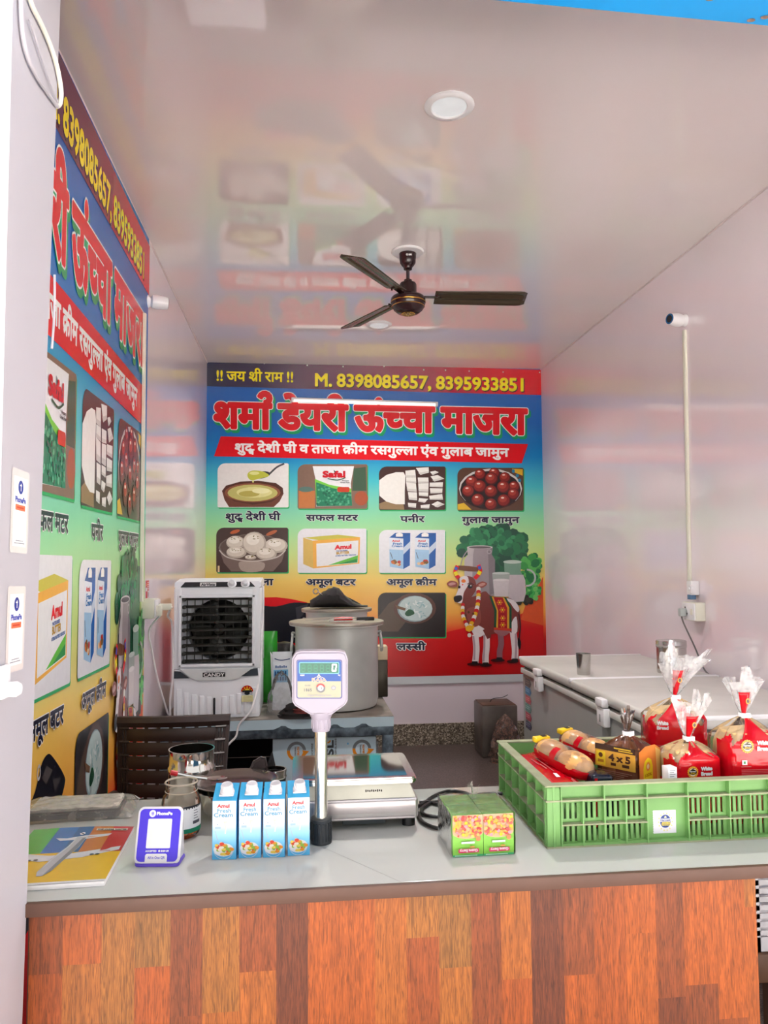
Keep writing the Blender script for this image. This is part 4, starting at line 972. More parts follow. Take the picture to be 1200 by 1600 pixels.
pb, pbc, pbr, pbh = pot(526, 952, 4.97, 55, 'smaller lidded aluminium pot behind the large one, with a black bag on its lid')
lz = TZ+pfh+0.013
k = thing('kitchen_knife', 'knife with a red handle lying on the lid of the large pot', 'knife', (pfc.x-0.02, 4.32, lz), rz=math.radians(8))
g = G(); g.tube([(0.0, 0, 0.011), (0.05, 0, 0.013), (0.105, 0, 0.012)], 0.011, n=10, radii=[0.009, 0.012, 0.010]); g.build('handle', mat('red_handle', (206, 24, 26), rough=0.3), k)
g = G(); g.prism([(0, -0.008), (0, 0.010), (-0.12, 0.012), (-0.16, -0.004), (-0.12, -0.008)], 0.009, 0.0105); g.build('blade', M_steel, k)
k = thing('serving_tongs', 'steel tongs with black grips lying on the lid of the large pot', 'tongs', (pfc.x+0.05, 4.27, lz), rz=math.radians(6))
for s in (0, 1):
    g = G(); g.box((0.0, 0.012*s, 0.006+0.012*s), (0.20, 0.012, 0.004), bev=0.0015, rz=0.05*s); g.build('arm', M_steel, k)
g = G(); g.box((0.105, 0.006, 0.014), (0.10, 0.022, 0.02), bev=0.005); g.build('grip', M_black, k)
# black folded bag on the rear pot
t = thing('black_bag', 'black folded bag with a steel ring lying on the lid of the rear pot', 'bag', (pbc.x, 4.97, TZ+pbh+0.012))
def bagf(u, v):
    x = -0.17+0.37*u; h = 0.115*math.exp(-((u-0.42)/0.26)**2)+0.012+0.035*math.exp(-((u-0.1)/0.2)**2)
    a_ = 2*PI*v; q = random.Random(int(u*40)*31+int(v*20)).uniform(0.93, 1.07)
    e = math.sin(PI*min(1, max(0.0, u*1.0)))**0.35 if 0 < u < 1 else 0.05
    return (x, 0.10*math.cos(a_)*e*q, max(0.002, h*(0.5+0.5*math.sin(a_))*q))
g = G(); g.grid(bagf, 22, 18); g.build('bag_body', mat('black_crumpled_cloth', (38, 36, 38), rough=0.4, noise=0.2, bump=0.4, bscale=30), t)
g = G(); g.tube([Vector((-0.135+0.016*math.cos(q), -0.07, 0.108+0.016*math.sin(q))) for q in [2*PI*i/16 for i in range(16)]], 0.004, n=8, closed=True); g.tube([(-0.12, -0.07, 0.104), (-0.09, -0.05, 0.08), (-0.05, -0.04, 0.07)], 0.004, n=8); g.build('ring', M_steel, t)
# tall tin half hidden behind the large pot
t = thing('oil_tin', 'dark tin with a painted cream reflection, behind the right side of the large pot', 'tin', (at(590, 1050, 1, 4.72).x+0.005, 4.70, TZ))
zt_ = at(598, 1008, 1, 4.70).z-TZ
g = G(); g.box((0, 0, zt_*0.36), (0.10, 0.10, zt_*0.72), bev=0.006); g.build('body', mat('dark_tin', (72, 66, 56), rough=0.3, metal=0.5), t)
g = G(); g.box((0, 0, zt_*0.86), (0.1005, 0.1005, zt_*0.28), bev=0.006); g.build('reflection_band', mat('cream_reflection', (226, 206, 170), rough=0.35), t)  # cream reflection of the banner, painted on the upper part
# packets between the cooler and the pot
t = thing('green_pouch', 'green and white printed pouch standing between cooler and pots', 'pouch', (at(420, 1070, 1, 4.62).x, 4.62, TZ))
ph = at(420, 986, 1, 4.62).z-TZ
def pouch(w, d, h, pz=0.0, seed=1):
    q = random.Random(seed)
    J = [[q.uniform(-1, 1) for _ in range(30)] for _ in range(30)]
    def fn(u, v):
        a_ = 2*PI*u; e = 1-max(0, (v-0.7)/0.3)**1.5; k_ = 1+0.05*J[int(u*20) % 20][int(v*12)]
        c, s = math.cos(a_), math.sin(a_)
        return (w/2*k_*(abs(c)**0.7)*(1 if c > 0 else -1), d/2*(e*0.95+0.05)*k_*(abs(s)**0.7)*(1 if s > 0 else -1), h*v)
    return fn
g = G(); g.grid(pouch(0.10, 0.09, ph, seed=2), 20, 12); g.build('pouch_body', mat('green_pouch_print', (46, 156, 42), rough=0.25, noise=0.15), t)
g = G(); g.grid(lambda u, v: (0.02+0.045*math.sin(PI*v)*u-0.01*v, -0.05-0.002*math.sin(PI*u), ph*(0.1+0.62*v)), 6, 10); g.build('white_panel', M_white, t, solid=0.001)
t = thing('white_bottle', 'plain white plastic bottle beside the green pouch', 'bottle', (at(437, 1070, 1, 4.5).x, 4.50, TZ))
bh_ = at(436, 1025, 1, 4.5).z-TZ
g = G(); g.lathe([(0, 0), (0.035, 0), (0.038, 0.01), (0.038, bh_*0.72), (0.03, bh_*0.86), (0.016, bh_*0.93), (0.016, bh_)], n=24); g.build('body', M_cw, t)
g = G(); g.lathe([(0.018, bh_), (0.018, bh_+0.018), (0, bh_+0.018)], n=20); g.build('cap', M_cw, t)
t = thing('milk_packet', 'white packet with dark blue print leaning beside the large pot', 'packet', (at(441, 1070, 1, 4.34).x, 4.36, TZ), rz=0.1)
mh = at(449, 1018, 1, 4.36).z-TZ
g = G(); g.grid(pouch(0.11, 0.05, mh, seed=5), 20, 12); g.build('packet_body', mat('milky_film', (222, 226, 230), rough=0.2, bump=0.2, bscale=30), t)
A = Art(lambda u, v: (u/1000, mh-v/1000), base=0.0265)
A.line([(-45, 34), (-10, 44), (40, 38)], 5, ink(30, 60, 110), smooth=4); A.rect(-50, 96, 30, 165, ink(120, 176, 210))
for kx in range(5):
    for ky in range(2): A.rect(-44+kx*14, 104+ky*30, -36+kx*14, 128+ky*28, ink(24, 60, 110))
for kx in range(6): A.rect(-40+kx*11, 72+kx%2*4, -33+kx*11, 86, ink(60, 96, 150))
A.build('packet_print', t, rot=FACE)
t = thing('black_sack', 'round black sack behind the white bottle and packet', 'sack', (at(447, 1060, 1, 4.78).x-0.01, 4.84, TZ))
sh_ = at(447, 1005, 1, 4.72).z-TZ
g = G(); g.lathe([(0, 0), (0.09, 0), (0.115, 0.06), (0.12, sh_*0.55), (0.10, sh_*0.85), (0.06, sh_*0.97), (0, sh_)], n=24, sy=0.7, sx=0.8); g.build('body', mat('black_sack_plastic', (26, 24, 24), rough=0.35, bump=0.3, bscale=24), t)
M_clear = film_mat('clear_film', body=0.12, gloss=0.25)
t = thing('clear_bag', 'crumpled clear plastic bag on the table edge beside the cooler', 'bag', (at(440, 1100, 1, 4.2).x, 4.25, TZ))
rb = random.Random(11)
JJ = [[rb.uniform(-1, 1) for _ in range(20)] for _ in range(20)]
def crumple(w, d, h, amp, J):
    def fn(u, v):
        a_ = 2*PI*u; k_ = 1+amp*J[int(u*14) % 14][int(v*9)]; p = math.sin(PI*(0.08+0.92*(1-v)**0.8)/2) if v < 1 else 0
        return (w/2*math.cos(a_)*p*k_, d/2*math.sin(a_)*p*k_, h*v*(1+0.5*amp*J[int(v*9)][int(u*14) % 14]))
    return fn
bgh = at(437, 1052, 1, 4.2).z-TZ
g = G(); g.grid(crumple(0.17, 0.13, bgh, 0.10, JJ), 14, 9); g.build('film', M_clear, t, smooth=25)
t = thing('dark_cloth', 'dark maroon and black cloth bundle on the table edge before the clear bag', 'cloth', (at(462, 1110, 1, 4.17).x+0.01, 4.125, TZ))
g = G(); g.grid(crumple(0.20, 0.09, 0.075, 0.22, JJ), 14, 9); g.build('bundle', mat('black_cloth', (34, 30, 30), rough=0.8, noise=0.3), t, smooth=50)
g = G(); g.grid(crumple(0.10, 0.07, 0.05, 0.25, JJ), 12, 9); g.build('maroon_fold', mat('maroon_cloth', (98, 40, 36), rough=0.8, noise=0.3), t, loc=(0.025, -0.018, 0.028), smooth=50)

# ------------------------------------------------------------------ brown plastic chair
CHY = 2.72
ca, cb = at(172, 1126, 1, CHY), at(355, 1126, 1, CHY)
chair = thing('plastic_chair', 'dark brown slatted plastic chair behind the counter against the left banner', 'chair', ((ca.x+cb.x)/2, CHY, 0), rz=math.radians(-2))
M_br = mat('dark_brown_moulded_plastic', (52, 37, 33), rough=0.42, noise=0.08)
bw = (cb.x-ca.x); ctz = ca.z
def back_pt(x, z):
    t_ = (z-0.40)/(ctz-0.40); w = bw/2*(0.86+0.14*t_)
    return Vector((x*w, 0.06*t_-0.05*(1-x*x)*0.9+0.02, z-0.006*x*x*t_))
def strip(g, x0, x1, za, zb, d=0.010, nx=10, bulge=0.006):
    """a moulded slat following the curved backrest"""
    for side in (1,):
        vs, fs = [], []
        for i in range(nx+1):
            x = x0+(x1-x0)*i/nx; P0 = back_pt(x, za); P1 = back_pt(x, zb); Pm = (P0+P1)/2+Vector((0, -bulge, 0)); B = Vector((0, d, 0))
            vs += [P0, Pm, P1, P1+B, P0+B]
        for i in range(nx):
            a_, b_ = 5*i, 5*i+5
            for q in range(5): fs.append((a_+q, a_+(q+1) % 5, b_+(q+1) % 5, b_+q))
        fs.append(tuple(range(4, -1, -1))); fs.append(tuple(5*nx+q for q in range(5)))
        g.mesh(vs, fs)
g = G(); zs = 0.47; n_s = 9; pitch = (ctz-0.035-zs)/n_s
for k in range(n_s):
    za = zs+k*pitch; strip(g, -0.78, 0.78, za, za+pitch*0.90)
    for j in range(7):
        x = -0.66+1.32*j/6; strip(g, x-0.032, x+0.032, za+pitch*0.88, za+pitch*1.02, d=0.008, nx=2, bulge=0.0)
for s in (-1, 1):
    for j in range(3):
        x0 = 0.78+0.055*j; strip(g, s*x0, s*(x0+0.040), zs, ctz-0.03, d=0.012, nx=2)
    for k in range(n_s+1): strip(g, s*0.77, s*0.95, zs+k*pitch*0.98, zs+k*pitch*0.98+0.012, nx=3)
strip(g, -1.0, 1.0, ctz-0.035, ctz, d=0.022, nx=20, bulge=0.008)
for s in (-1, 1): strip(g, s*0.935, s*1.0, 0.44, ctz-0.02, d=0.022, nx=2)
bmesh.ops.recalc_face_normals(g.bm, faces=g.bm.faces)
g.build('backrest', M_br, chair)
g = G(); g.box((0, -0.20, 0.43), (bw*0.92, 0.42, 0.03), bev=0.012, seg=3); g.build('seat', M_br, chair)
for s in (-1, 1):
    g = G(); g.tube([(s*bw*0.47, 0.02, 0.66), (s*bw*0.50, -0.10, 0.665), (s*bw*0.50, -0.30, 0.65), (s*bw*0.48, -0.37, 0.60), (s*bw*0.45, -0.37, 0.43)], 0.018, n=10, smooth=5); g.build('armrest', M_br, chair)
for sx in (-1, 1):
    for sy in (-0.38, 0.0):
        g = G(); g.cyl((sx*bw*0.47, sy-0.02 if sy < -0.1 else sy+0.05, 0), (sx*bw*0.42, sy, 0.43), 0.018, n=10, r2=0.024); g.build('leg', M_br, chair)

# ------------------------------------------------------------------ chest freezer
FX0, FX1, FY0, FY1, FZ = 1.245, 1.93, 2.55, 4.36, 0.905
p = at(808, 1026, 2, FZ); FX0, FY1 = p.x+0.01, p.y
M_fz = mat('grey_enamelled_steel', (142, 144, 140), rough=0.32, noise=0.03)
M_lid = mat('dusty_white_lid', (200, 197, 192), rough=0.4, noise=0.08, nscale=5, bump=0.02)
fz = thing('chest_freezer', 'long grey chest freezer with two white lids along the right wall', 'freezer', ((FX0+FX1)/2, (FY0+FY1)/2, 0))
fw, fd = FX1-FX0, FY1-FY0
g = G(); g.box((0, 0, 0.05+0.385), (fw-0.03, fd-0.03, 0.77), bev=0.012); g.build('cabinet', M_fz, fz)
g = G(); g.box((0, 0, 0.832), (fw-0.012, fd-0.012, 0.030), bev=0.006); g.build('rim', mat('pale_grey_trim', (208, 206, 200), rough=0.4), fz)
g = G(); g.box((0, 0, 0.853), (fw-0.05, fd-0.05, 0.014)); g.build('gasket', mat('dark_gasket', (66, 60, 56), rough=0.6), fz)
ys = at(880, 1061, 2, FZ).y-(FY0+FY1)/2
for (a_, b_) in ((-fd/2, ys-0.004), (ys+0.004, fd/2)):
    g = G(); cy = (a_+b_)/2
    g.box((0, cy, FZ-0.0225), (fw, b_-a_, 0.045), bev=0.016, seg=3); li = g.build('lid', M_lid, fz)
    for q in (a_+0.006, b_-0.006):
        g = G(); g.box((0, q, FZ-0.006), (fw+0.004, 0.012, 0.018), bev=0.005); g.build('lid_edge', M_white, li)
for py_, px_ in ((1064, 843), (1108, 944), (1165, 1050)):
    r_ = at(px_, py_, 0, FX0); yy = r_.y-(FY0+FY1)/2
    g = G(); g.box((-fw/2-0.010, yy, 0.872), (0.03, 0.075, 0.032), bev=0.005); g.box((-fw/2-0.004, yy, 0.815), (0.03, 0.075, 0.075), bev=0.005); hg = g.build('lock_bracket', M_white, fz)
    g = G(); g.box((-fw/2-0.0195, yy, 0.81), (0.002, 0.012, 0.03)); g.build('key_slot', mat('grey_slot', (150, 150, 148), rough=0.4), hg)
for sx in (-1, 1):
    for sy in (-1, 1):
        g = G(); g.lathe([(0, 0), (0.03, 0), (0.03, 0.02), (0.02, 0.055), (0, 0.055)], n=16, M=Matrix.Translation((sx*(fw/2-0.08), sy*(fd/2-0.1), 0))); g.build('castor', M_black, fz)
A = Art(lambda u, v: (u/1000, -v/1000), base=0.0)
for k_, c in enumerate(((70, 52, 40), (40, 106, 150), (168, 50, 56), (70, 118, 110), (160, 40, 58), (66, 66, 92))):
    y0 = k_*46; A.poly([(-55, y0), (38, y0+2), (58, y0+22), (38, y0+44), (-55, y0+42)], ink(*c))
    for j in range(2): A.rect(-46, y0+13+j*10, 20, y0+17+j*10, ink(*[min(255, q+70) for q in c]))
A.build('feature_sticker', fz, loc=(-fw/2+0.0142, fd/2-0.12, 0.80), rot=(PI/2, 0, -PI/2))
# glass and canister on the freezer
p = at(912, 1054, 2, FZ)
t = thing('steel_tumbler', 'small steel tumbler standing on the far freezer lid', 'tumbler', (p.x, p.y, FZ))
r_ = 12.0*p.y/F; h_ = 33.5*p.y/F
g = G(); g.lathe([(0, 0.0), (r_*0.82, 0), (r_*0.86, 0.004), (r_*0.98, h_*0.97), (r_*1.01, h_), (r_*0.96, h_), (r_*0.84, 0.008), (0, 0.006)], n=32); g.build('tumbler_body', M_steel, t)
p = at(1050, 1051, 2, FZ)
t = thing('steel_canister', 'round steel canister with a lid on the freezer by the right wall', 'canister', (p.x, p.y, FZ))
r_ = 23.0*p.y/F; h_ = 52*p.y/F
g = G(); g.lathe([(0, 0), (r_*0.97, 0), (r_, 0.006), (r_, h_*0.10), (r_*1.015, h_*0.12), (r_, h_*0.14), (r_, h_*0.80), (0, h_*0.8)], n=40); g.build('canister_body', M_steel, t)
g = G(); g.lathe([(r_*1.0, h_*0.78), (r_*1.03, h_*0.79), (r_*1.03, h_*0.85), (r_*1.05, h_*0.865), (r_*1.03, h_*0.88), (r_*1.03, h_*0.97), (r_*1.0, h_), (r_*0.8, h_*0.985), (0, h_*0.975)], n=40); g.build('lid', M_steel, t)

# ------------------------------------------------------------------ tin and bag by the back wall
pa, pb_ = at(751, 1100, 1, 5.62), at(806, 1100, 1, 5.62)
t = thing('square_tin', 'old square tin with a wire handle by the back wall beside the freezer', 'tin', ((pa.x+pb_.x)/2+0.012, 5.76, 0))
th = at(780, 1103, 1, 5.62).z
g = G(); g.box((0, 0, th/2), (0.27, 0.27, th), bev=0.01); g.build('body', mat('old_tin_plate', (112, 104, 98), rough=0.4, metal=0.6, noise=0.25, nscale=7), t)
g = G(); g.box((0, 0, th+0.002), (0.25, 0.25, 0.006), bev=0.002); g.build('top_plate', mat('rusty_tin_top', (98, 76, 64), rough=0.55, metal=0.3, noise=0.3, nscale=10), t)
g = G(); g.tube([(-0.04, 0, th+0.004), (-0.02, -0.01, th+0.03), (0.05, -0.02, th+0.04), (0.09, -0.03, th+0.06)], 0.003, n=6, smooth=5); g.build('wire_handle', M_black, t)
t = thing('plastic_waste_bag', 'brownish clear plastic bag of dark scraps in front of the square tin', 'bag', ((pa.x+pb_.x)/2+0.03, 5.52, 0))
g = G(); g.grid(crumple(0.26, 0.17, th*0.86, 0.14, JJ), 14, 9); g.build('film', film_mat('brown_film', (176, 140, 126), body=0.5), t, smooth=25)
g = G(); g.grid(crumple(0.20, 0.13, th*0.6, 0.2, JJ), 14, 9); g.build('scraps', mat('dark_scraps', (50, 42, 38), rough=0.7, noise=0.4, nscale=40), t, smooth=30)
# ------------------------------------------------------------------ counter
INK_K = 0.86  # inks from here on are darkened to offset the strong front light
WHITE, YEL, RED = ink(245, 243, 244), ink(250, 226, 38), ink(214, 8, 28)
M_white = mat('white_plastic_darkened', (206, 204, 208), rough=0.3, noise=0.02)  # darker copy of the white plastic for the brightly lit counter
CF, CB, CZ_ = 1.338, 1.872, 0.90
M_top = mat('grey_white_laminate_top', (188, 190, 184), rough=0.09, spec=0.5, noise=0.015, nscale=3)
M_edge = mat('brown_edge_band', (96, 68, 56), rough=0.5, noise=0.06, nscale=20)
wt = thing('worktop', 'glossy pale grey counter top with a brown edge band, spanning the shop front', 'worktop', (0.3, (CF+CB)/2, 0.87))
CR = 1.40
wl = XL+0.004-0.3; wr = CR-0.3; dy = (CB-CF)/2
g = G(); 
# left part starts behind the pier
g.box(((wl+wr)/2, 0.003, 0.0195), (wr-wl, 2*dy-0.006, 0.021), bev=0.0012)
g.build('slab', M_top, wt)
g = G(); xe = PX+0.0-0.3; g.box(((xe+wr)/2, -dy+0.001, 0.0185), (wr-xe, 0.010, 0.0215), bev=0.001); g.build('edge_band', M_edge, wt)
q0, q1 = at(500, 1322, 2, CZ_), at(628, 1379, 2, CZ_)
g = G(); u_ = Vector((q1.x-q0.x, q1.y-q0.y)).normalized(); n_v = Vector((-u_.y, u_.x))*0.0006
g.mesh([(q0.x-0.3+n_v.x, q0.y-(CF+CB)/2+n_v.y, 0.0302), (q0.x-0.3-n_v.x, q0.y-(CF+CB)/2-n_v.y, 0.0302), (q1.x-0.3-n_v.x, q1.y-(CF+CB)/2-n_v.y, 0.0302), (q1.x-0.3+n_v.x, q1.y-(CF+CB)/2+n_v.y, 0.0302)], [(0,1,2,3)]); g.build('joint_line', mat('joint_grime', (150, 148, 144), rough=0.5), wt)

def wood_mat():
    m = bpy.data.materials.new('red_wood_strip_laminate'); m.use_nodes = True; nt = m.node_tree; p = nt.nodes['Principled BSDF']; L = nt.links.new
    at_ = nt.nodes.new('ShaderNodeAttribute'); at_.attribute_name = 'plank'; tc = nt.nodes.new('ShaderNodeTexCoord')
    sp = nt.nodes.new('ShaderNodeSeparateColor'); L(at_.outputs['Color'], sp.inputs[0])
    off = nt.nodes.new('ShaderNodeVectorMath'); off.operation = 'MULTIPLY_ADD'; off.inputs[1].default_value = (7, 3, 11); L(at_.outputs['Color'], off.inputs[0]); L(tc.outputs['Object'], off.inputs[2])
    mp = nt.nodes.new('ShaderNodeMapping'); mp.inputs['Scale'].default_value = (34, 34, 3.2); L(off.outputs[0], mp.inputs[0])
    n1 = nt.nodes.new('ShaderNodeTexNoise'); n1.inputs['Scale'].default_value = 2.2; n1.inputs['Detail'].default_value = 6; n1.inputs['Distortion'].default_value = 1.4; L(mp.outputs[0], n1.inputs['Vector'])
    mp2 = nt.nodes.new('ShaderNodeMapping'); mp2.inputs['Scale'].default_value = (240, 240, 15); L(off.outputs[0], mp2.inputs[0])
    n2 = nt.nodes.new('ShaderNodeTexNoise'); n2.inputs['Scale'].default_value = 1.6; n2.inputs['Detail'].default_value = 3; n2.inputs['Distortion'].default_value = 1.6; L(mp2.outputs[0], n2.inputs['Vector'])
    base = nt.nodes.new('ShaderNodeValToRGB'); e = base.color_ramp.elements
    cols = [(0.0, (104, 50, 26)), (0.18, (126, 62, 28)), (0.4, (158, 75, 22)), (0.7, (168, 82, 24)), (0.85, (160, 95, 34)), (1.0, (142, 90, 38))]
    e[0].color = rgb(*cols[0][1]); e[1].color = rgb(*cols[-1][1])
    for q, c in cols[1:-1]: k = e.new(q); k.color = rgb(*c)
    L(sp.outputs[0], base.inputs[0])
    r1 = nt.nodes.new('ShaderNodeMapRange'); r1.inputs['From Min'].default_value = 0.3; r1.inputs['From Max'].default_value = 0.7; r1.inputs['To Min'].default_value = 0.78; r1.inputs['To Max'].default_value = 1.18; L(n1.outputs['Fac'], r1.inputs['Value'])
    r2 = nt.nodes.new('ShaderNodeMapRange'); r2.inputs['From Min'].default_value = 0.34; r2.inputs['From Max'].default_value = 0.6; r2.inputs['To Min'].default_value = 0.5; r2.inputs['To Max'].default_value = 1.12; L(n2.outputs['Fac'], r2.inputs['Value'])
    mu = nt.nodes.new('ShaderNodeMath'); mu.operation = 'MULTIPLY'; L(r1.outputs[0], mu.inputs[0]); L(r2.outputs[0], mu.inputs[1])
    vm = nt.nodes.new('ShaderNodeVectorMath'); vm.operation = 'SCALE'; L(base.outputs[0], vm.inputs[0]); L(mu.outputs[0], vm.inputs['Scale'])
    L(vm.outputs[0], p.inputs['Base Color']); p.inputs['Roughness'].default_value = 0.38
    return m
base_t = thing('counter_base', 'counter front clad in orange red wood strip laminate', 'counter', (0.19, 1.60, 0))
me = bpy.data.meshes.new('front_panel'); vs, fs, cols = [], [], []
rw = random.Random(21); x = PX+0.002-0.19; xend = 0.815-0.19; yf = CF+0.012-1.60
while x < xend-0.002:
    w = min(0.0555+rw.uniform(-0.004, 0.006), xend-x); z = -rw.uniform(0.0, 0.3)
    while z < 0.877:
        ln = rw.uniform(0.17, 0.5); z1 = min(z+ln, 0.877)
        if 0.877-z1 < 0.05: z1 = 0.877
        za = max(z, 0.0)
        if z1 > 0:
            i = len(vs); e_ = 0.0
            vs += [(x+e_, yf, za+e_), (x+w-e_, yf, za+e_), (x+w-e_, yf, z1-e_), (x+e_, yf, z1-e_)]; fs.append((i, i+1, i+2, i+3)); cols.append((rw.random(), rw.random(), rw.random(), 1))
        z = z1
    x += w
me.from_pydata(vs, [], fs); ca_ = me.color_attributes.new('plank', 'FLOAT_COLOR', 'CORNER')
for pz in me.polygons:
    for li_ in pz.loop_indices: ca_.data[li_].color = cols[pz.index]
me.materials.append(wood_mat()); fp = bpy.data.objects.new('front_panel', me); COL.objects.link(fp); fp.parent = base_t
g = G(); g.box(((PX+0.815)/2-0.19, CF+0.022-1.60, 0.434), (0.815-PX, 0.0185, 0.877)); g.build('backing_board', mat('dark_board', (70, 36, 24), rough=0.6), base_t)
g = G(); g.box((0.815-0.012-0.19, CF+0.27-1.60, 0.434), (0.024, 0.47, 0.877)); g.build('end_panel', mat('brown_end_panel', (120, 66, 42), rough=0.5), base_t)
# white slotted crate on a bench, right of the counter base
cz0 = at(1192, 1485, 1, 1.95).z; cx0 = at(1184, 1430, 1, 1.95).x; bz0 = at(1192, 1530, 1, 1.95).z
t = thing('low_bench', 'low brown wooden bench right of the counter', 'bench', (cx0+0.22, 2.08, 0))
g = G(); g.box((0, 0, (cz0+bz0)/2), (0.52, 0.30, cz0-bz0), bev=0.004); g.build('seat_board', mat('brown_painted_wood', (96, 66, 46), rough=0.5, noise=0.1), t)
for sx in (-1, 1):
    for sy in (-1, 1):
        g = G(); g.box((sx*0.2+0.03, sy*0.11, bz0/2), (0.04, 0.04, bz0)); g.build('leg', mat('brown_painted_wood', (96, 66, 46)), t)
t = thing('slotted_crate', 'white slotted plastic crate on the low bench right of the counter', 'crate', (cx0+0.20, 2.08, cz0+0.001))
g = G(); W_, D_, H_ = 0.42, 0.27, 0.225
def slotwall(g, L, H, M, nx):
    g.box((0, 0, 0.018), (L, 0.006, 0.036), M=M); g.box((0, 0, H-0.01), (L, 0.006, 0.02), M=M)
    nz = 8
    for i in range(nx+1): g.box((-L/2+0.006+(L-0.012)*i/nx, 0, H/2), (0.010, 0.006, H), M=M)
    for j in range(1, nz+1): g.box((0, 0, 0.036+(H-0.056)*(j-0.5)/nz), (L, 0.006, (H-0.056)/nz*0.62), M=M)
slotwall(g, W_, H_, Matrix.Translation((0, -D_/2, 0)), 8); slotwall(g, W_, H_, Matrix.Translation((0, D_/2, 0)), 8)
for s in (-1, 1): slotwall(g, D_, H_, Matrix.Translation((s*W_/2, 0, 0)) @ Matrix.Rotation(PI/2, 4, 'Z'), 5)
g.build('slotted_walls', M_white, t, smooth=0)
g = G(); g.box((0, 0, 0.004), (W_, D_, 0.008)); g.build('base', M_white, t)

# ------------------------------------------------------------------ weighing scale
T0 = CZ_+0.0005
p0, p1 = at(456, 1222, 2, 1.0), at(651, 1216, 2, 1.0)
sc_rz = math.radians(2.0)
SX, SY = (p0.x+p1.x)/2, 1.705
sw = (p1.x-p0.x)
scale_ = thing('weighing_scale', 'steel platform weighing scale with a white display head on a pole', 'weighing scale', (SX, SY, T0), rz=0)
M_ss = mat('polished_steel_sheet', (186, 184, 178), rough=0.10, metal=1.0, noise=0.05, nscale=6)
M_ssw = mat('pale_brushed_steel', (196, 192, 190), rough=0.3, metal=0.75, noise=0.05, nscale=6)
bz1 = 0.068
g = G(); g.box((0.012, 0.0, 0.018+0.0225), (sw*0.93, 0.205, 0.045), bev=0.008, seg=3); g.build('scale_body', M_ssw, scale_)
g = G(); g.mesh([(-sw*0.42, -0.099, 0.062), (sw*0.49, -0.099, 0.062), (sw*0.49, 0.099, 0.062), (-sw*0.42, 0.099, 0.062), (-sw*0.40, -0.090, 0.0925), (sw*0.44, -0.090, 0.0925), (sw*0.44, 0.090, 0.0925), (-sw*0.40, 0.090, 0.0925)], [(3,2,1,0),(4,5,6,7),(0,1,5,4),(1,2,6,5),(2,3,7,6),(3,0,4,7)]); g.build('upper_step', mat('stained_steel', (186, 182, 168), rough=0.35, metal=0.8, noise=0.12, nscale=12), scale_, smooth=0)
g = G(); g.box((0.02, -0.1045, 0.046), (sw*0.82, 0.004, 0.024), bev=0.0015); g.box((0.02, -0.105, 0.024), (sw*0.80, 0.004, 0.004), bev=0.001); g.build('pressed_front', mat('pale_pressed_steel', (194, 186, 186), rough=0.28, metal=0.5), scale_)
g = G()
g.prism(rrect(-sw/2, -0.105, sw/2, 0.105, 0.012), 0.0915, 0.1035, bev=0.003); g.build('weighing_tray', M_ss, scale_)
A = Art(lambda u, v: (u/1000, -v/1000), base=0.1037)
A.poly(rrect(-sw*410, -84, sw*430, 88, 6), mat('tray_recess_steel', (168, 166, 160), rough=0.04, metal=1.0, noise=0.08, nscale=8)); A.build('tray_recess', scale_)
for sx in (-1, 1):
    for sy in (-1, 1):
        g = G(); g.lathe([(0, 0), (0.014, 0), (0.014, 0.010), (0.011, 0.020), (0, 0.020)], n=16, M=Matrix.Translation((sx*sw*0.38+0.016, sy*0.075, 0))); g.build('foot', M_black, scale_)
g = G(); g.box((0.02, -0.07, 0.013), (0.09, 0.03, 0.014), bev=0.002); g.build('battery_cover', mat('grey_underside', (70, 76, 78), rough=0.5), scale_)
nm_ = Art(lambda u, v: (u/1000, -v/1000), base=0.0005)
for k_ in range(9): nm_.rect(-18+k_*4, -2.5+(k_ % 3)*0.4, -15.4+k_*4, 2.2-(k_ % 2)*0.7, ink(66, 60, 54))
nmo = nm_.build('worn_stamp', scale_, loc=(0.04, -0.0952, 0.0765), rot=(math.atan2(0.0305, 0.009), 0, 0))
# pole
pp = at(502, 1318, 2, CZ_); PLX, PLY = pp.x-SX, 1.548-SY
g = G(); pr = [(0, 0), (0.0205, 0), (0.0205, 0.004), (0.0195, 0.006), (0.0195, 0.040), (0.0205, 0.042), (0.0205, 0.047), (0.016, 0.048), (0, 0.048)]
g.lathe(pr, c=(PLX, PLY, 0), n=30)
for k_ in range(18):
    q = 2*PI*k_/18; g.box((PLX+0.0195*math.cos(q), PLY+0.0195*math.sin(q), 0.023), (0.003, 0.0028, 0.034), rz=q)
g.build('pole_socket', mat('charcoal_grip', (44, 48, 52), rough=0.4), scale_)
g = G(); g.box((PLX+0.004, PLY+0.035, 0.008), (0.030, 0.05, 0.012), bev=0.002); g.build('pole_bracket', M_black, scale_)
zn = at(502, 1140, 1, 1.548).z-T0
g = G(); g.cyl((PLX, PLY, 0.045), (PLX, PLY, zn+0.02), 0.0125, n=24); g.build('pole', mat('satin_pole_steel', (216, 212, 204), rough=0.2, metal=0.9, stretch=(1,1,0.2)), scale_)
M_hd = mat('pale_lilac_plastic', (166, 157, 171), rough=0.35, noise=0.01)
def hp(px, py): q = at(px, py, 1, 1.53); return (q.x-SX, q.z-T0)
o_ = [hp(456, 1030), hp(462, 1020), hp(470, 1017.5), hp(532, 1017.5), hp(540, 1020), hp(543.5, 1030), hp(543.5, 1094), hp(540, 1101), hp(518, 1117), hp(485, 1117), hp(461, 1103), hp(456.5, 1096)]
MF = Matrix(((1,0,0,0),(0,0,-1,0),(0,1,0,0),(0,0,0,1)))     # prism drawn in XZ, extruded towards the street
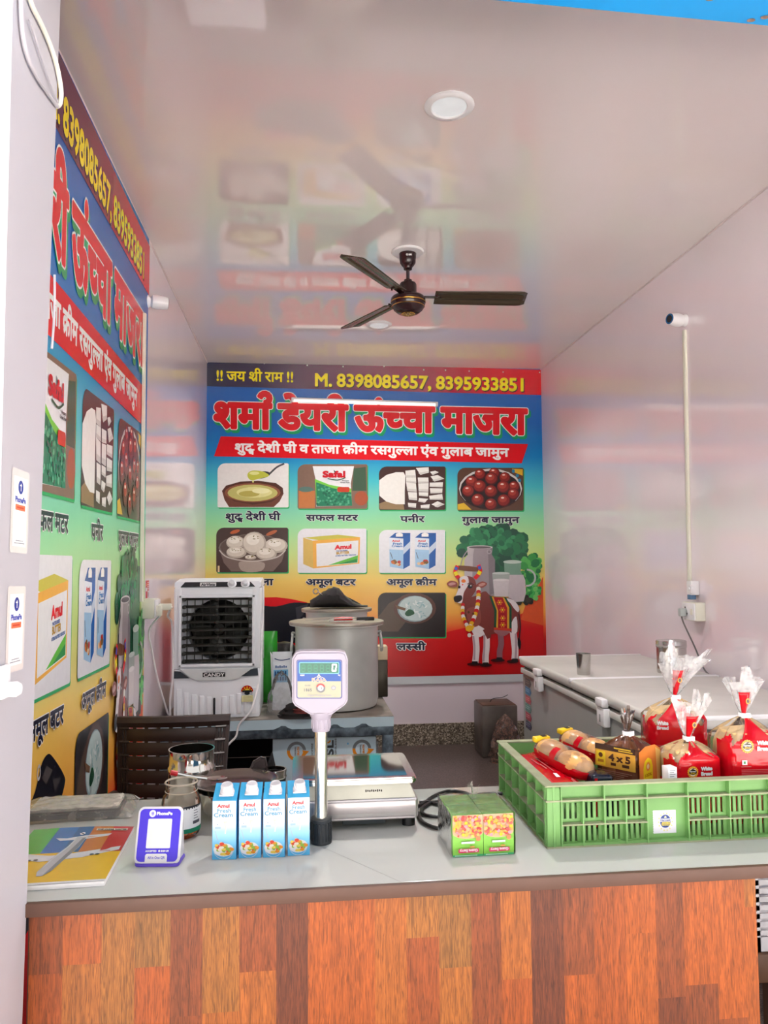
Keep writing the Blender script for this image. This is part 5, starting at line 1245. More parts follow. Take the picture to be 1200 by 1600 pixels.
g = G(); g.prism(o_, 0, 0.042, M=MF @ Matrix.Translation((0, 0, -PLY-0.022)), bev=0.004, seg=3); bmesh.ops.recalc_face_normals(g.bm, faces=g.bm.faces); hd = g.build('display_head', M_hd, scale_)
g = G(); z_a, z_b = hp(502, 1145)[1], hp(502, 1114)[1]
g.lathe([(0, z_a), (0.0165, z_a), (0.0175, z_a+0.004), (0.0195, z_b-0.012), (0.0215, z_b-0.008), (0.0215, z_b), (0, z_b)], c=(PLX, PLY, 0), n=28)
for k_ in range(12):
    q = 2*PI*k_/12; g.box((PLX+0.0180*math.cos(q), PLY+0.0180*math.sin(q), (z_a+z_b)/2-0.004), (0.003, 0.005, (z_b-z_a)*0.5), bev=0.001, rz=q)
g.build('neck_collar', M_hd, hd)
def hmap(u, v): return hp(450+u/12, 1010+v/12)
LIL, BLU, CRM, TEAL = ink(92, 82, 146, 0.3), ink(4, 80, 176, 0.3), ink(194, 190, 160, 0.3), ink(2, 108, 82, 0.2)
A = Art(hmap, base=-(PLY-0.022)-0.0+0.0)
A.base = 0.042-PLY-0.022+0.0006
A.rect(158, 245, 1015, 975, LIL, r=40); A.rect(172, 258, 1000, 962, ink(128, 146, 186, 0.3), r=34); A.rect(178, 265, 992, 650, BLU, rs=(34, 34, 1, 1)); A.rect(178, 650, 992, 955, CRM, rs=(1, 1, 34, 34))
A.rect(205, 290, 962, 512, ink(116, 190, 200, 0.3), r=26); A.rect(225, 310, 944, 494, TEAL, r=14)
SEG = ink(12, 120, 92, 0.2)
SEGL = ink(40, 156, 118, 0.2)
for i in range(5):
    x = 255+i*115
    for b in ((0, 'h'), (62, 'h'), (124, 'h')): A.rect(x+6, 340+b[0]*0.96, x+62, 346+b[0]*0.96+6, SEGL)
    for sx_ in (0, 60):
        for sy_ in (0, 62): A.rect(x+sx_, 346+sy_, x+sx_+8, 402+sy_, SEGL)
lit = mat('lit_segment', (236, 255, 246), rough=0.3, emit=0.5)
x = 818
for q in ((x+10, 322, x+86, 348), (x+8, 440, x+78, 466), (x+2, 330, x+26, 398), (x+72, 330, x+96, 398), (x-2, 392, x+22, 460), (x+66, 392, x+90, 460)): A.rect(*q, lit, r=8)
A.text('WEIGHT', 228, 308, 524, 546, [(WHITE, 2, 0, 0)]); A.text('kg', 940, 975, 516, 540, [(WHITE, 2, 0, 0)])
CRN, CRO = ink(214, 206, 196), ink(206, 130, 80)
A.poly([(445, 650), (450, 606), (490, 590), (540, 560), (578, 510), (620, 560), (670, 590), (715, 610), (722, 650)], BLU)
A.ell(578, 525, 14, 16, CRN); A.ell(578, 560, 34, 26, CRN); A.ell(578, 562, 20, 14, ink(120, 150, 180)); A.text('RAJA', 450, 718, 592, 648, [(ink(230, 222, 214), 6, 0, 0), (CRO, 0, 0, 0)]); A.line([(470, 596), (540, 566), (578, 540), (620, 566), (690, 596)], 10, CRN)
A.ell(612, 775, 86, 86, ink(120, 118, 124)); A.ring(612, 775, 58, 86, ink(226, 50, 52), a0=PI*1.1, a1=PI*1.9); A.ell(612, 775, 52, 52, WHITE); A.line([(612, 750), (636, 766), (622, 798)], 14, ink(96, 90, 110))
A.ring(852, 770, 34, 42, ink(150, 150, 184)); A.rect(815, 755, 890, 782, ink(164, 166, 196)); A.text('CE', 828, 878, 760, 780, [(WHITE, 1, 0, 0)])
A.text('1 0 6 5', 305, 440, 785, 835, [(ink(110, 110, 126), 2, 0, 0)]); A.text('CLASS', 315, 420, 715, 735, [(ink(150, 150, 160), 1, 0, 0)])
A.text('Digital Weighing Scale', 370, 810, 892, 922, [(ink(176, 170, 190), 0.5, 0, 0)])
A.build('display_panel', hd, rot=FACE)
# black lead of the scale coiled on the counter
t = thing('scale_lead', 'black lead coiled on the counter between the scale and the juice packs', 'cable', (0.30, 1.72, CZ_+0.005))
o_ = Vector(t.location)
def cp_(px, py, dz=0.0): q = at(px, py, 2, CZ_+0.005); return Vector((q.x, q.y, q.z+dz))-o_
g = G(); g.tube([cp_(*q) for q in ((648, 1262), (662, 1255), (680, 1243), (702, 1236), (722, 1238), (738, 1242), (752, 1241), (768, 1240), (785, 1240))], 0.0042, n=8, smooth=6)
g.tube([cp_(*q) for q in ((655, 1253), (668, 1253), (690, 1257), (705, 1252), (690, 1252), (672, 1255), (660, 1263), (660, 1271), (672, 1275), (700, 1276), (720, 1274))], 0.0042, n=8, smooth=6)
g.tube([cp_(*q) for q in ((653, 1270), (658, 1282), (670, 1290), (690, 1295), (720, 1294))], 0.0042, n=8, smooth=6)
g.build('cord', M_black, t)

# ------------------------------------------------------------------ cream cartons
ORG = [(236, 150, 40), (222, 70, 50), (246, 214, 90), (250, 236, 214), (150, 190, 70)]
CB_, CBD = ink(58, 168, 214), ink(30, 122, 186)
def make_carton():
    t = thing('cream_carton', 'x', 'carton')
    w, d, h, ht = 0.0425, 0.036, 0.1065, 0.1285
    g = G(); g.mi = 0
    vs = [(-w/2,-d/2,0),(w/2,-d/2,0),(w/2,d/2,0),(-w/2,d/2,0),(-w/2,-d/2,h),(w/2,-d/2,h),(w/2,d/2-0.002,ht),(-w/2,d/2-0.002,ht),(w/2,d/2,ht),(-w/2,d/2,ht)]
    g.mesh(vs, [(3,2,1,0),(0,1,5,4),(8,9,3,2),(0,4,7,9,3),(1,2,8,6,5),(7,6,8,9)]); g.mi = 1; g.mesh(vs, [(4,5,6,7)])
    bmesh.ops.remove_doubles(g.bm, verts=g.bm.verts, dist=1e-6)
    g.build('carton_body', [mat('carton_blue', (44, 142, 206), rough=0.3), mat('carton_top_blue', (62, 160, 206), rough=0.3)], t, smooth=0)
    f = lambda u, v: ((u-21.25)/1000, h-v/1000)
    A = Art(f, base=d/2+0.0002)
    A.rect(0.6, 0.5, 42, 106.3, ink(248, 249, 252))
    A.rect(0.6, 44, 42, 106.3, ramp_mat('carton_fade', 'Y', [(0, (70, 160, 206)), (0.03, (110, 180, 216)), (0.05, (150, 196, 220)), (0.066, (210, 214, 218))]) if 'carton_fade' not in bpy.data.materials else bpy.data.materials['carton_fade'])
    A.text('Amul', 9, 30, 6.5, 12.5, [(ink(226, 26, 44), 0.45, 0, 0)]); A.text('Fresh', 9, 33, 14.5, 21.5, [(ink(86, 164, 206), 0.25, 0, 0)]); A.text('Cream', 3, 36, 22.5, 29.5, [(ink(86, 164, 206), 0.3, 0, 0)])
    A.line([(5, 55), (10, 72)], 1.3, ink(176, 196, 216)); A.rect(20, 38, 27, 40, ink(238, 230, 206)); A.line([(22, 40), (24, 50), (23, 60)], 2, ink(240, 236, 214)); A.rect(8, 42, 10, 44, ink(150, 176, 206)); A.rect(5, 47, 15, 51, ink(176, 206, 226))
    q = random.Random(9)
    A.ell(20.5, 89, 18, 12, ink(236, 240, 244))
    for k in range(40):
        a_, r_ = q.uniform(0, 2*PI), math.sqrt(q.random()); A.ell(20.5+16.5*r_*math.cos(a_), 86.5+10*r_*math.sin(a_), q.uniform(2.6, 4.6), q.uniform(2.2, 3.8), ink(*ORG[k % 5]), n=9)
    A.ring(20.5, 88, 16.5, 17.5, ink(200, 220, 236), a0=0.1, a1=PI-0.1)
    A.build('front_print', t, rot=FACE)
    sl = math.atan2(ht-h, d-0.002); g = G()
    Mc = Matrix.Translation((0.002, -d/2+0.016, h+0.0105)) @ Matrix.Rotation(sl*0.5, 4, 'X')
    g.box((0, -0.001, 0), (0.026, 0.022, 0.003), bev=0.001, M=Mc)
    g.lathe([(0.0125, 0), (0.0125, 0.004), (0.0105, 0.006), (0.0100, 0.0155), (0.0094, 0.0170), (0.0078, 0.0172), (0.0072, 0.0160), (0, 0.0160)], n=24, M=Mc)
    for k in range(16):
        a_ = 2*PI*k/16; g.box((0.0104*math.cos(a_), 0.0104*math.sin(a_), 0.0105), (0.0012, 0.0016, 0.008), rz=0, M=Mc)
    g.build('screw_cap', M_white, t)
    return t
c0 = make_carton()
for i, ((xa, xb, py), lb) in enumerate(zip(((332, 371, 1344), (373, 409, 1342), (411, 446, 1341), (448.5, 484, 1338)), ('blue and white cream carton nearest the steel bowl, leftmost of four in a row', 'second cream carton from the left in the row of four', 'third cream carton from the left in the row of four', 'blue and white cream carton beside the scale pole, rightmost of four in a row'))):
    c = c0 if i == 0 else copy_tree(c0)
    a_, b_ = at(xa, py, 2, CZ_), at(xb, py-1, 2, CZ_)
    c.location = ((a_.x+b_.x)/2, a_.y+0.018, T0); c.rotation_euler = (0, 0, math.radians((-5, -3, -2, 2)[i])); c.scale = ((b_.x-a_.x)/0.0437,)*2+(1.0,)
    c['label'] = lb; c['group'] = 'cream cartons on the counter'

# ------------------------------------------------------------------ payment stand
p = at(245, 1354, 2, CZ_)
t = thing('payment_stand', 'small purple and white payment stand leaning back on the counter before the jar', 'payment stand', (p.x, p.y+0.004, T0), rz=math.radians(-6))
tilt = math.radians(-17)
w, h = 0.083, 0.098
Rm = Matrix.Rotation(tilt, 4, 'X')
g = G(); g.prism([(x, z) for x, z in rrect(-w/2, 0, w/2, h, 0.011)], 0, 0.007, M=Matrix.Translation((0, 0, 0.002)) @ Rm @ MF, bev=0.0018); bmesh.ops.recalc_face_normals(g.bm, faces=g.bm.faces)
fr_ = g.build('front_plate', M_white, t)
A = Art(lambda u, v: ((u-41.5)/1000, h-v/1000), base=0.0073)
PUR = ink(76, 52, 226, 0.25)
A.rect(4, 4, 79, 93.5, PUR, r=8); A.rect(20, 80, 60, 95.5, WHITE, rs=(4, 4, 1, 1)); A.ell(27, 12, 6.2, 6.2, WHITE); A.ell(27, 12, 3, 3.6, ink(196, 190, 246)); A.line([(25, 11), (29, 11)], 0.8, PUR); A.line([(27.5, 10), (27.5, 15)], 0.8, PUR)
A.text('PhonePe', 35, 63, 9.5, 14.5, [(WHITE, 0.5, 0, 0)]); A.rect(20, 21, 64, 71, WHITE, r=2)
A.text('ACCEPTED', 20, 40, 74.2, 77, [(WHITE, 0.2, 0, 0)]); A.ell(45, 75.5, 1.8, 1.8, WHITE); A.text('BHIM UPI', 48, 62, 74.2, 77, [(WHITE, 0.2, 0, 0)])
A.text('All in One QR', 25, 56, 84.5, 88.5, [(ink(120, 110, 226), 0.15, 0, 0)])
pa_ = A.build('front_print', fr_); pa_.matrix_local = Matrix.Translation((0, 0, 0.002)) @ Rm @ Matrix.Rotation(PI/2, 4, 'X')
g = G(); g.prism([(0.0, 0.004), (0.0, 0.006), (0.024, h*0.9), (0.036, h*0.86), (0.046, 0.004)], -w/2+0.006, w/2-0.004, M=Matrix(((0,0,1,0),(1,0,0,0),(0,1,0,0),(0,0,0,1))), bev=0.002); bmesh.ops.recalc_face_normals(g.bm, faces=g.bm.faces); g.build('speaker_back', M_white, t)
g = G(); g.prism([(x, y) for x, y in rrect(-w/2+0.001, -0.008, w/2-0.001, 0.046, 0.009)], 0.0, 0.0055, bev=0.001); g.build('purple_foot', mat('purple_plastic', (98, 74, 196), rough=0.3), t)

# ------------------------------------------------------------------ jar, bowl, tins
p = at(278, 1316, 2, CZ_)
t = thing('plastic_jar', 'open clear jar of orange bits with a white and green label, behind the payment stand', 'jar', (p.x, p.y+0.038, T0))
M_pet = film_mat('clear_jar_plastic', col=(226, 216, 196), body=0.10, rough=0.05, gloss=0.12)
g = G(); g.lathe([(0.0, 0.002), (0.030, 0.001), (0.036, 0.006), (0.0385, 0.014), (0.0385, 0.068), (0.035, 0.080), (0.031, 0.085), (0.031, 0.104), (0.033, 0.106), (0.031, 0.1075)], n=40); g.build('jar_wall', M_pet, t)
g = G(); g.lathe([(0.0312, 0.088), (0.0325, 0.089), (0.0312, 0.090)], n=40); g.lathe([(0.031, 0.104), (0.0335, 0.1055), (0.0315, 0.108), (0.0295, 0.106)], n=40); g.build('jar_rim', mat('jar_rim_plastic', (206, 196, 178), rough=0.2, trans=0.4), t)
g = G()
for k in range(150):
    a_, r_ = random.uniform(0, 2*PI), 0.033*math.sqrt(random.random()); z = random.uniform(0.006, 0.032 if r_ > 0.024 else 0.05)
    g.box((r_*math.cos(a_), r_*math.sin(a_), z), (0.012, 0.006, 0.006), bev=0.0015, seg=1, rz=a_)
o_c = g.build('orange_contents', mat('orange_sweets', (232, 112, 44), rough=0.4, noise=0.25, nscale=80), t); o_c['kind'] = 'stuff'
g = G(); N_ = 24
def lab(z0, z1, a0, a1, r): 
    gg = G(); gg.grid(lambda u, v: (r*math.cos(a0+(a1-a0)*u), r*math.sin(a0+(a1-a0)*u), z0+(z1-z0)*v), N_, 2); return gg
lbo = lab(0.022, 0.062, -1.75, 0.9, 0.0389).build('label_band', mat('white_label', (240, 240, 240), rough=0.35), t)
lab(0.014, 0.0225, -1.75, 0.9, 0.0390).build('green_stripe', mat('green_label', (10, 128, 92), rough=0.35), lbo); lab(0.060, 0.066, -2.9, 0.9, 0.03895).build('black_stripe', mat('black_label', (30, 32, 40), rough=0.35), lbo)
for k in range(4): lab(0.040+k*0.005, 0.0415+k*0.005, -0.75, -0.45-0.05*(k % 2), 0.0392).build('print_line', mat('grey_print', (120, 120, 130), rough=0.4), lbo)
lab(0.030, 0.036, -0.8, -0.3, 0.0392).build('barcode', mat('dark_print', (86, 86, 96), rough=0.4), lbo)

p = at(368, 1226, 2, 0.965)
bowl = thing('steel_bowl', 'wide steel mixing bowl with a shallow dish over it, behind the cream cartons', 'bowl', (p.x, p.y, T0))
M_mir = mat('mirror_steel', (200, 196, 190), rough=0.10, metal=1.0, noise=0.06, nscale=6)
R_ = 0.089
g = G(); g.lathe([(0, 0.0), (0.05, 0.0), (0.066, 0.012), (0.076, 0.034), (0.080, 0.056), (0.088, 0.060), (R_, 0.063), (0.079, 0.060), (0.073, 0.034), (0.05, 0.004), (0, 0.003)], n=56); g.build('bowl_body', M_mir, bowl)
dish = thing('steel_dish', 'shallow brownish steel dish resting in the wide steel bowl', 'dish', (p.x, p.y, T0+0.0632))
g = G(); g.lathe([(0, 0.0), (0.055, 0.0005), (0.072, 0.004), (0.085, 0.009), (0.091, 0.0105), (0.092, 0.0125), (0.089, 0.0125), (0.072, 0.0065), (0.055, 0.003), (0, 0.0025)], n=56); g.build('dish_body', mat('brownish_steel', (132, 122, 116), rough=0.16, metal=0.9, noise=0.12, nscale=10), dish)
t = thing('red_handled_spoon', 'steel spoon with a red tipped handle propped on the rim of the steel bowl', 'spoon', (p.x-0.062, p.y+0.005, T0+0.066))
g = G(); g.tube([(0.0, 0, 0.012), (-0.03, -0.01, 0.020), (-0.062, -0.018, 0.030)], 0.004, n=8, smooth=4); g.build('handle', M_mir, t)
g = G(); g.tube([(-0.060, -0.018, 0.0295), (-0.068, -0.020, 0.032), (-0.074, -0.022, 0.034)], 0.0056, n=10, smooth=3); g.build('red_tip', mat('red_grip', (186, 30, 40), rough=0.3), t)
g = G(); g.lathe([(0, -0.003), (0.012, -0.001), (0.018, 0.003), (0.012, 0.0005), (0, -0.001)], n=18, sx=1.3, M=Matrix.Translation((0.02, 0.006, 0.0085))); g.build('scoop', M_mir, t)
p = at(299, 1205, 1, 1.815)
t = thing('steel_tin', 'tall round steel tin with a ridged rim behind the bowl, before the brown chair', 'tin', (p.x, 1.818, T0))
rt = 35*1.8/F; ht_ = at(304, 1172, 1, 1.80).z-T0
g = G(); g.lathe([(0, 0), (rt*0.95, 0), (rt*0.97, 0.004), (rt*0.97, ht_*0.58), (rt*1.0, ht_*0.62), (rt*1.0, ht_*0.68), (rt*0.94, ht_*0.72), (rt*0.95, ht_*0.96), (rt*0.98, ht_), (rt*0.93, ht_), (rt*0.91, ht_*0.7), (rt*0.9, 0.01), (0, 0.01)], n=48); g.build('tin_body', M_mir, t)
p = at(431, 1216, 1, 1.80)
t = thing('black_cup', 'small black cup with a steel rim between the bowl and the weighing tray', 'cup', (p.x-0.004, 1.81, T0))
rc = 18.5*1.8/F; hc = at(431, 1203, 1, 1.80).z-T0
g = G(); g.lathe([(0, 0), (rc*0.8, 0), (rc*0.86, 0.004), (rc*0.96, hc*0.75), (rc*0.96, hc*0.9), (rc*0.86, hc*0.9), (rc*0.8, 0.01), (0, 0.01)], n=32); g.build('cup_body', M_black, t)
g = G(); g.lathe([(rc*0.96, hc*0.74), (rc*1.02, hc*0.78), (rc*0.98, hc*0.84), (rc*1.02, hc*0.95), (rc*1.0, hc), (rc*0.9, hc), (rc*0.88, hc*0.8)], n=32); g.build('rim', M_mir, t)
p = at(405, 1200, 1, 1.845)
t = thing('plastic_scoop', 'dark smoky plastic scoop standing on end behind the steel bowl', 'scoop', (p.x, 1.84, T0))
zq = lambda py: at(405, py, 1, 1.845).z-T0
g = G(); g.prism([(-0.028, 0.0), (-0.026, zq(1205)), (-0.014, zq(1187)), (0.004, zq(1180)), (0.016, zq(1182)), (0.024, zq(1205)), (0.026, 0.0)], 0, 0.016, M=MF, bev=0.004, seg=3); bmesh.ops.recalc_face_normals(g.bm, faces=g.bm.faces); g.build('bowl', mat('smoky_brown_plastic', (66, 56, 54), rough=0.2), t)
g = G(); g.prism([(0.014, 0), (0.020, zq(1192)), (0.030, zq(1175)), (0.040, zq(1205)), (0.042, 0)], 0.0, 0.012, M=MF @ Matrix.Translation((0, 0, -0.014)), bev=0.003); bmesh.ops.recalc_face_normals(g.bm, faces=g.bm.faces); g.build('grip', mat('dark_grey_plastic', (48, 46, 46), rough=0.3), t)

# ------------------------------------------------------------------ magazine and wrapped tray
a_, b_, c_, d_ = at(-20, 1388, 2, CZ_), at(163, 1385, 2, CZ_), at(212, 1294, 2, CZ_), at(82, 1281, 2, CZ_)
t = thing('magazine', 'glossy magazine with an aeroplane on its striped green, blue, red and yellow cover', 'magazine', (b_.x, b_.y, T0))
ux = Vector((-1, 0.03, 0)); 
ang = math.atan2(c_.y-b_.y, c_.x-b_.x)-PI/2
t.rotation_euler = (0, 0, ang+0.0)
MW, MH = 0.195, 0.27
# page block
g = G()
g.grid(lambda u, v: (-MW+u*MW, v*MH, 0.008+0.004*(1-u)*v+0.003*math.sin(PI*u)*v), 12, 12)
for (fa) in (lambda u, v: (-MW+u*MW, 0.0, v*(0.008)), ): g.grid(fa, 12, 2)
g.grid(lambda u, v: (0.0, u*MH, v*0.008), 12, 2, flip=False)
g.grid(lambda u, v: (-MW+u*MW, MH, v*(0.008+0.004*(1-u))), 12, 2); g.grid(lambda u, v: (-MW, u*MH, v*(0.008+0.004*u)), 12, 2); g.grid(lambda u, v: (-MW+u*MW, v*MH, 0.0), 2, 2)
g.build('page_block', mat('page_paper', (240, 238, 236), rough=0.6), t)
class CoverArt(Art):
    def _add(self, vs, fs, m, raw=False, dw=None):
        n0 = len(self.v); super()._add(vs, fs, m, raw, dw)
        for i in range(n0, len(self.v)):
            u, v, w = self.v[i]; uu = (u+MW)/MW; vv = v/MH
            self.v[i] = (u, v, w+0.0085+0.004*(1-uu)*vv+0.003*math.sin(PI*uu)*vv)
def grid_rect(A, x0, y0, x1, y1, m, n=10):
    vs = [(x0+(x1-x0)*i/n, y0+(y1-y0)*j/n) for j in range(n+1) for i in range(n+1)]
    A._add(vs, [(j*(n+1)+i, j*(n+1)+i+1, (j+1)*(n+1)+i+1, (j+1)*(n+1)+i) for j in range(n) for i in range(n)], m)
CH_ = dict(rough=0.18)
A = CoverArt(lambda u, v: (-MW+u/1000, MH-v/1000), base=0.0, eps=0.00008)
WMAG = MW*1000
grid_rect(A, 0, 0, 195, 262, ink(240, 192, 24, 0.18)); grid_rect(A, 0, 0, 195, 132, ink(20, 108, 186, 0.18)); grid_rect(A, 0, 0, 50, 132, ink(64, 178, 54, 0.18)); grid_rect(A, 88, 0, 118, 132, ink(14, 92, 150, 0.18)); grid_rect(A, 118, 0, 156, 132, ink(206, 116, 40, 0.18)); grid_rect(A, 156, 0, 195, 132, ink(196, 26, 34, 0.18))
grid_rect(A, 0, 262, 195, 270, ink(240, 238, 236, 0.3))
SIL, SILD, SILL = ink(188, 190, 194, 0.2), ink(122, 126, 134, 0.2), ink(222, 224, 228, 0.2)
def body(pts, m): A.poly(pts, m)
body([(0, 122), (70, 146), (100, 142), (125, 134), (190, 108), (190, 126), (130, 160), (60, 172), (0, 150)], SILL)
body([(86, 60), (112, 50), (160, 40), (156, 52), (112, 70), (70, 74), (58, 58), (80, 62)], SILL)
body([(98, 58), (116, 58), (114, 110), (104, 160), (94, 215), (84, 236), (74, 236), (70, 218), (78, 160), (92, 105)], SIL); body([(110, 64), (115, 62), (113, 112), (103, 162), (93, 216), (84, 234), (92, 180), (102, 120)], SILD); body([(100, 60), (96, 104), (82, 160), (74, 214), (78, 170), (92, 108)], SILL)
A.ell(104, 40, 5, 7, WHITE); A.line([(100, 36), (108, 44)], 3, ink(20, 60, 110))
for x in (40, 52, 146, 156): A.ell(x, 164 if x < 100 else 148, 4, 3, ink(60, 62, 70))
grid_rect(A, 126, 14, 186, 25, ink(238, 226, 206, 0.3), n=3); A.text('THE CLEAR WRITER', 128, 184, 17, 23, [(ink(60, 40, 44), 0.6, 0, 0)])
for k in range(8): A.ell(14+k % 4*6, 232+k//4*5, 3, 2.4, ink(90, 64, 20))
A.build('cover', t)
q = at(120, 1262, 2, CZ_)
t = thing('wrapped_tray', 'dark tray wrapped in crumpled clear plastic lying behind the magazine', 'tray', (-0.495, 1.80, T0), rz=math.radians(4))
g = G(); g.prism(rrect(-0.095, -0.055, 0.10, 0.055, 0.012), 0.001, 0.016, bev=0.003); g.build('tray_body', mat('dark_grey_tray', (84, 82, 80), rough=0.4), t)
g = G(); g.prism(rrect(-0.09, -0.05, 0.095, 0.05, 0.01), 0.016, 0.022, bev=0.002); g.build('grey_pad', mat('grey_pad', (196, 190, 178), rough=0.6, noise=0.15, nscale=20), t)
rb = random.Random(5); K_ = [[rb.uniform(-1, 1) for _ in range(24)] for _ in range(24)]
def wrapf(u, v):
    a_ = u*2-1; b_ = v*2-1; e = max(abs(a_), abs(b_))
    z = 0.0015 if e > 0.97 else 0.022*(1-e**6)+0.003+0.003*K_[int(u*20)][int(v*16)]*(1-e*0.6)
    return (0.125*a_*(1+0.03*K_[int(v*16)][3]), 0.068*b_*(1+0.05*K_[int(u*20)][5]), max(0.001, z))
g = G(); g.grid(wrapf, 20, 16); g.build('clear_wrap', film_mat('dusty_clear_wrap', (226, 220, 210), body=0.24, gloss=0.3), t, smooth=30)

# ------------------------------------------------------------------ juice packs in shrink wrap
a_, b_ = at(706, 1339.5, 2, CZ_), at(803, 1336, 2, CZ_)
jw = (b_.x-a_.x)/2; jd, jh = 0.062, at(706, 1274, 1, a_.y).z-CZ_
t = thing('juice_pack_bundle', 'shrink wrapped block of small green fruit printed packs on the counter beside the green crate', 'packs', ((a_.x+b_.x)/2, (a_.y+b_.y)/2+jd, T0), rz=math.radians(1))
FR = [(236, 96, 84), (246, 186, 70), (250, 206, 20), (240, 136, 90), (240, 160, 170), (224, 70, 66), (246, 200, 110)]
def jpack(x, y, prn):
    g = G(); g.box((x, y, jh/2), (jw-0.0008, jd-0.001, jh), bev=0.0015); b = g.build('pack', mat('green_pack_card', (120, 168, 84), rough=0.4, noise=0.2, nscale=30), t)
    if not prn: return
    A = Art(lambda u, v: (x+(u-jw*500)/1000, jh-v/1000), base=-(y-jd/2)+0.0004)
    W_, H_ = jw*1000, jh*1000
    A.rect(0.4, 0.4, W_-0.4, H_-0.4, ink(146, 220, 84)); A.rect(0.4, H_-4, W_-0.4, H_-0.4, ink(70, 190, 120)); A.rect(4, H_-3, W_-12, H_-1.6, ink(210, 240, 214))
    A.poly([(0.4, 0.4), (W_-0.4, 0.4), (W_-0.4, H_*0.42)]+[(W_/2+W_*0.5*math.cos(q), H_*0.42+H_*0.15*math.sin(q)) for q in [PI*k/12 for k in range(1, 12)]]+[(0.4, H_*0.42)], ink(240, 190, 150))
    q = random.Random(int(x*1e4)+3)
    for k in range(130):
        u, v = q.uniform(3, W_-3), q.uniform(3, H_*0.5); r = q.uniform(1.6, 4.0)
        if v+r > H_*0.42+H_*0.15*math.sqrt(max(0, 1-((u-W_/2)/(W_/2))**2)): continue
        A.ell(u, v, r, r*0.9, ink(*FR[k % 7]), n=10)
    A.ell(W_*0.82, H_*0.56, 4.5, 4.5, ink(240, 140, 90)); A.rect(W_*0.27, H_*0.62, W_*0.7, H_*0.67, ink(226, 240, 236), r=0.8)
    A.rect(W_*0.17, H_*0.79, W_*0.84, H_*0.885, ink(226, 70, 110), r=2); A.text('Guava Berry', W_*0.22, W_*0.79, H_*0.805, H_*0.865, [(ink(255, 220, 232), 0.35, 0, 0)], rot180=True); A.ell(W_*0.62, H_*0.75, 5, 1.4, ink(240, 170, 90))
    A.build('front_print', b, rot=FACE)
for i in (-0.5, 0.5):
    for j in (-0.5, 0.5): jpack(i*jw, j*jd, j < 0)
A = Art(lambda u, v: (u/1000, jh-v/1000), base=jw+0.0006); A.text('Fruit', -40, 40, jh*480, jh*840, [(ink(140, 24, 34), 1.6, 0, 0)]); A.build('side_print', t, rot=(PI/2, 0, -PI/2))
g = G()
def wrapj(u, v):
    a_ = (u*2-1)*(jw+0.0015); b_ = (v*2-1)*(jd+0.0015)
    return (a_, b_, jh+0.0015+0.003*abs(K_[int(u*18)][int(v*18)]))
g.grid(wrapj, 18, 18)
for s in (-1, 1): g.grid(lambda u, v: (s*(jw+0.0018+0.0015*abs(K_[int(u*14)][int(v*8)])), (u*2-1)*(jd+0.0015), v*(jh+0.001)), 14, 8)
g.grid(lambda u, v: (0.004+0.009*(u-0.5)*(1+1.6*v)+0.004*math.sin(9*u), 0.03+0.006*math.sin(8*u+3*v), jh+0.03*v*(1+0.25*math.sin(7*u))), 10, 6)
g.build('shrink_film', film_mat('shrink_film', (226, 226, 216), body=0.16, gloss=0.28), t, smooth=25)
# ------------------------------------------------------------------ green bread crate
M_gr = mat('green_crate_plastic', (116, 164, 94), rough=0.42, noise=0.07, nscale=12)
M_grd = mat('dusty_green_ledge', (150, 154, 122), rough=0.7, noise=0.12, nscale=30)
q_ = at(855, 1327, 2, CZ_); q2_ = at(1200, 1311, 2, CZ_); qb_ = at(762, 1238, 2, CZ_)
crz = math.atan2(q2_.y-q_.y, q2_.x-q_.x)
KL, KD, KH = 0.545, 0.375, at(855, 1229, 1, q_.y).z-CZ_
crate = thing('bread_crate', 'green slatted plastic crate full of bread packs on the right of the counter', 'crate', (q_.x, q_.y, T0), rz=crz)
WT = 0.004; RB = 0.013       # wall sheet, rib depth
CELL, PANEL, CORNER = 0.0428, 0.083, 0.030
def side_wall(name, L, cells, M, ledges=(0.0, 0.36, 0.74, 0.985), slots=True, label=None, ny=3):
    """cells: list of (x0, x1, slotted); local frame: x along the wall, y outwards is -, z up"""
    g = G()
    zl = [KH*k for k in ledges]
    sh = RB  # sheet sits behind the ribs
    for x0, x1, sl in cells:
        if not sl: g.box(((x0+x1)/2, sh+WT/2, (zl[0]+zl[-1])/2), (x1-x0, WT, zl[-1]-zl[0]), M=M); continue
        g.box(((x0+x1)/2, sh+WT/2, (zl[2]+zl[3])/2), (x1-x0, WT, zl[3]-zl[2]), M=M)
        for za, zb in ((zl[0], zl[1]), (zl[1], zl[2])):
            hgt = zb-za; g.box(((x0+x1)/2, sh+WT/2, za+hgt*0.09), (x1-x0, WT, hgt*0.18), M=M); g.box(((x0+x1)/2, sh+WT/2, zb-hgt*0.07), (x1-x0, WT, hgt*0.14), M=M)
            n = ny; w = (x1-x0); sw_ = w*0.115
            edges = [x0]+[x0+w*(k+1)/(n+1) for k in range(n)]+[x1]
            for i in range(n+1):
                xa = edges[i]+(sw_/2 if i > 0 else 0); xb = edges[i+1]-(sw_/2 if i < n else 0)
                g.box(((xa+xb)/2, sh+WT/2, (za+zb)/2), (xb-xa, WT, hgt*0.70), M=M)
    return g, zl
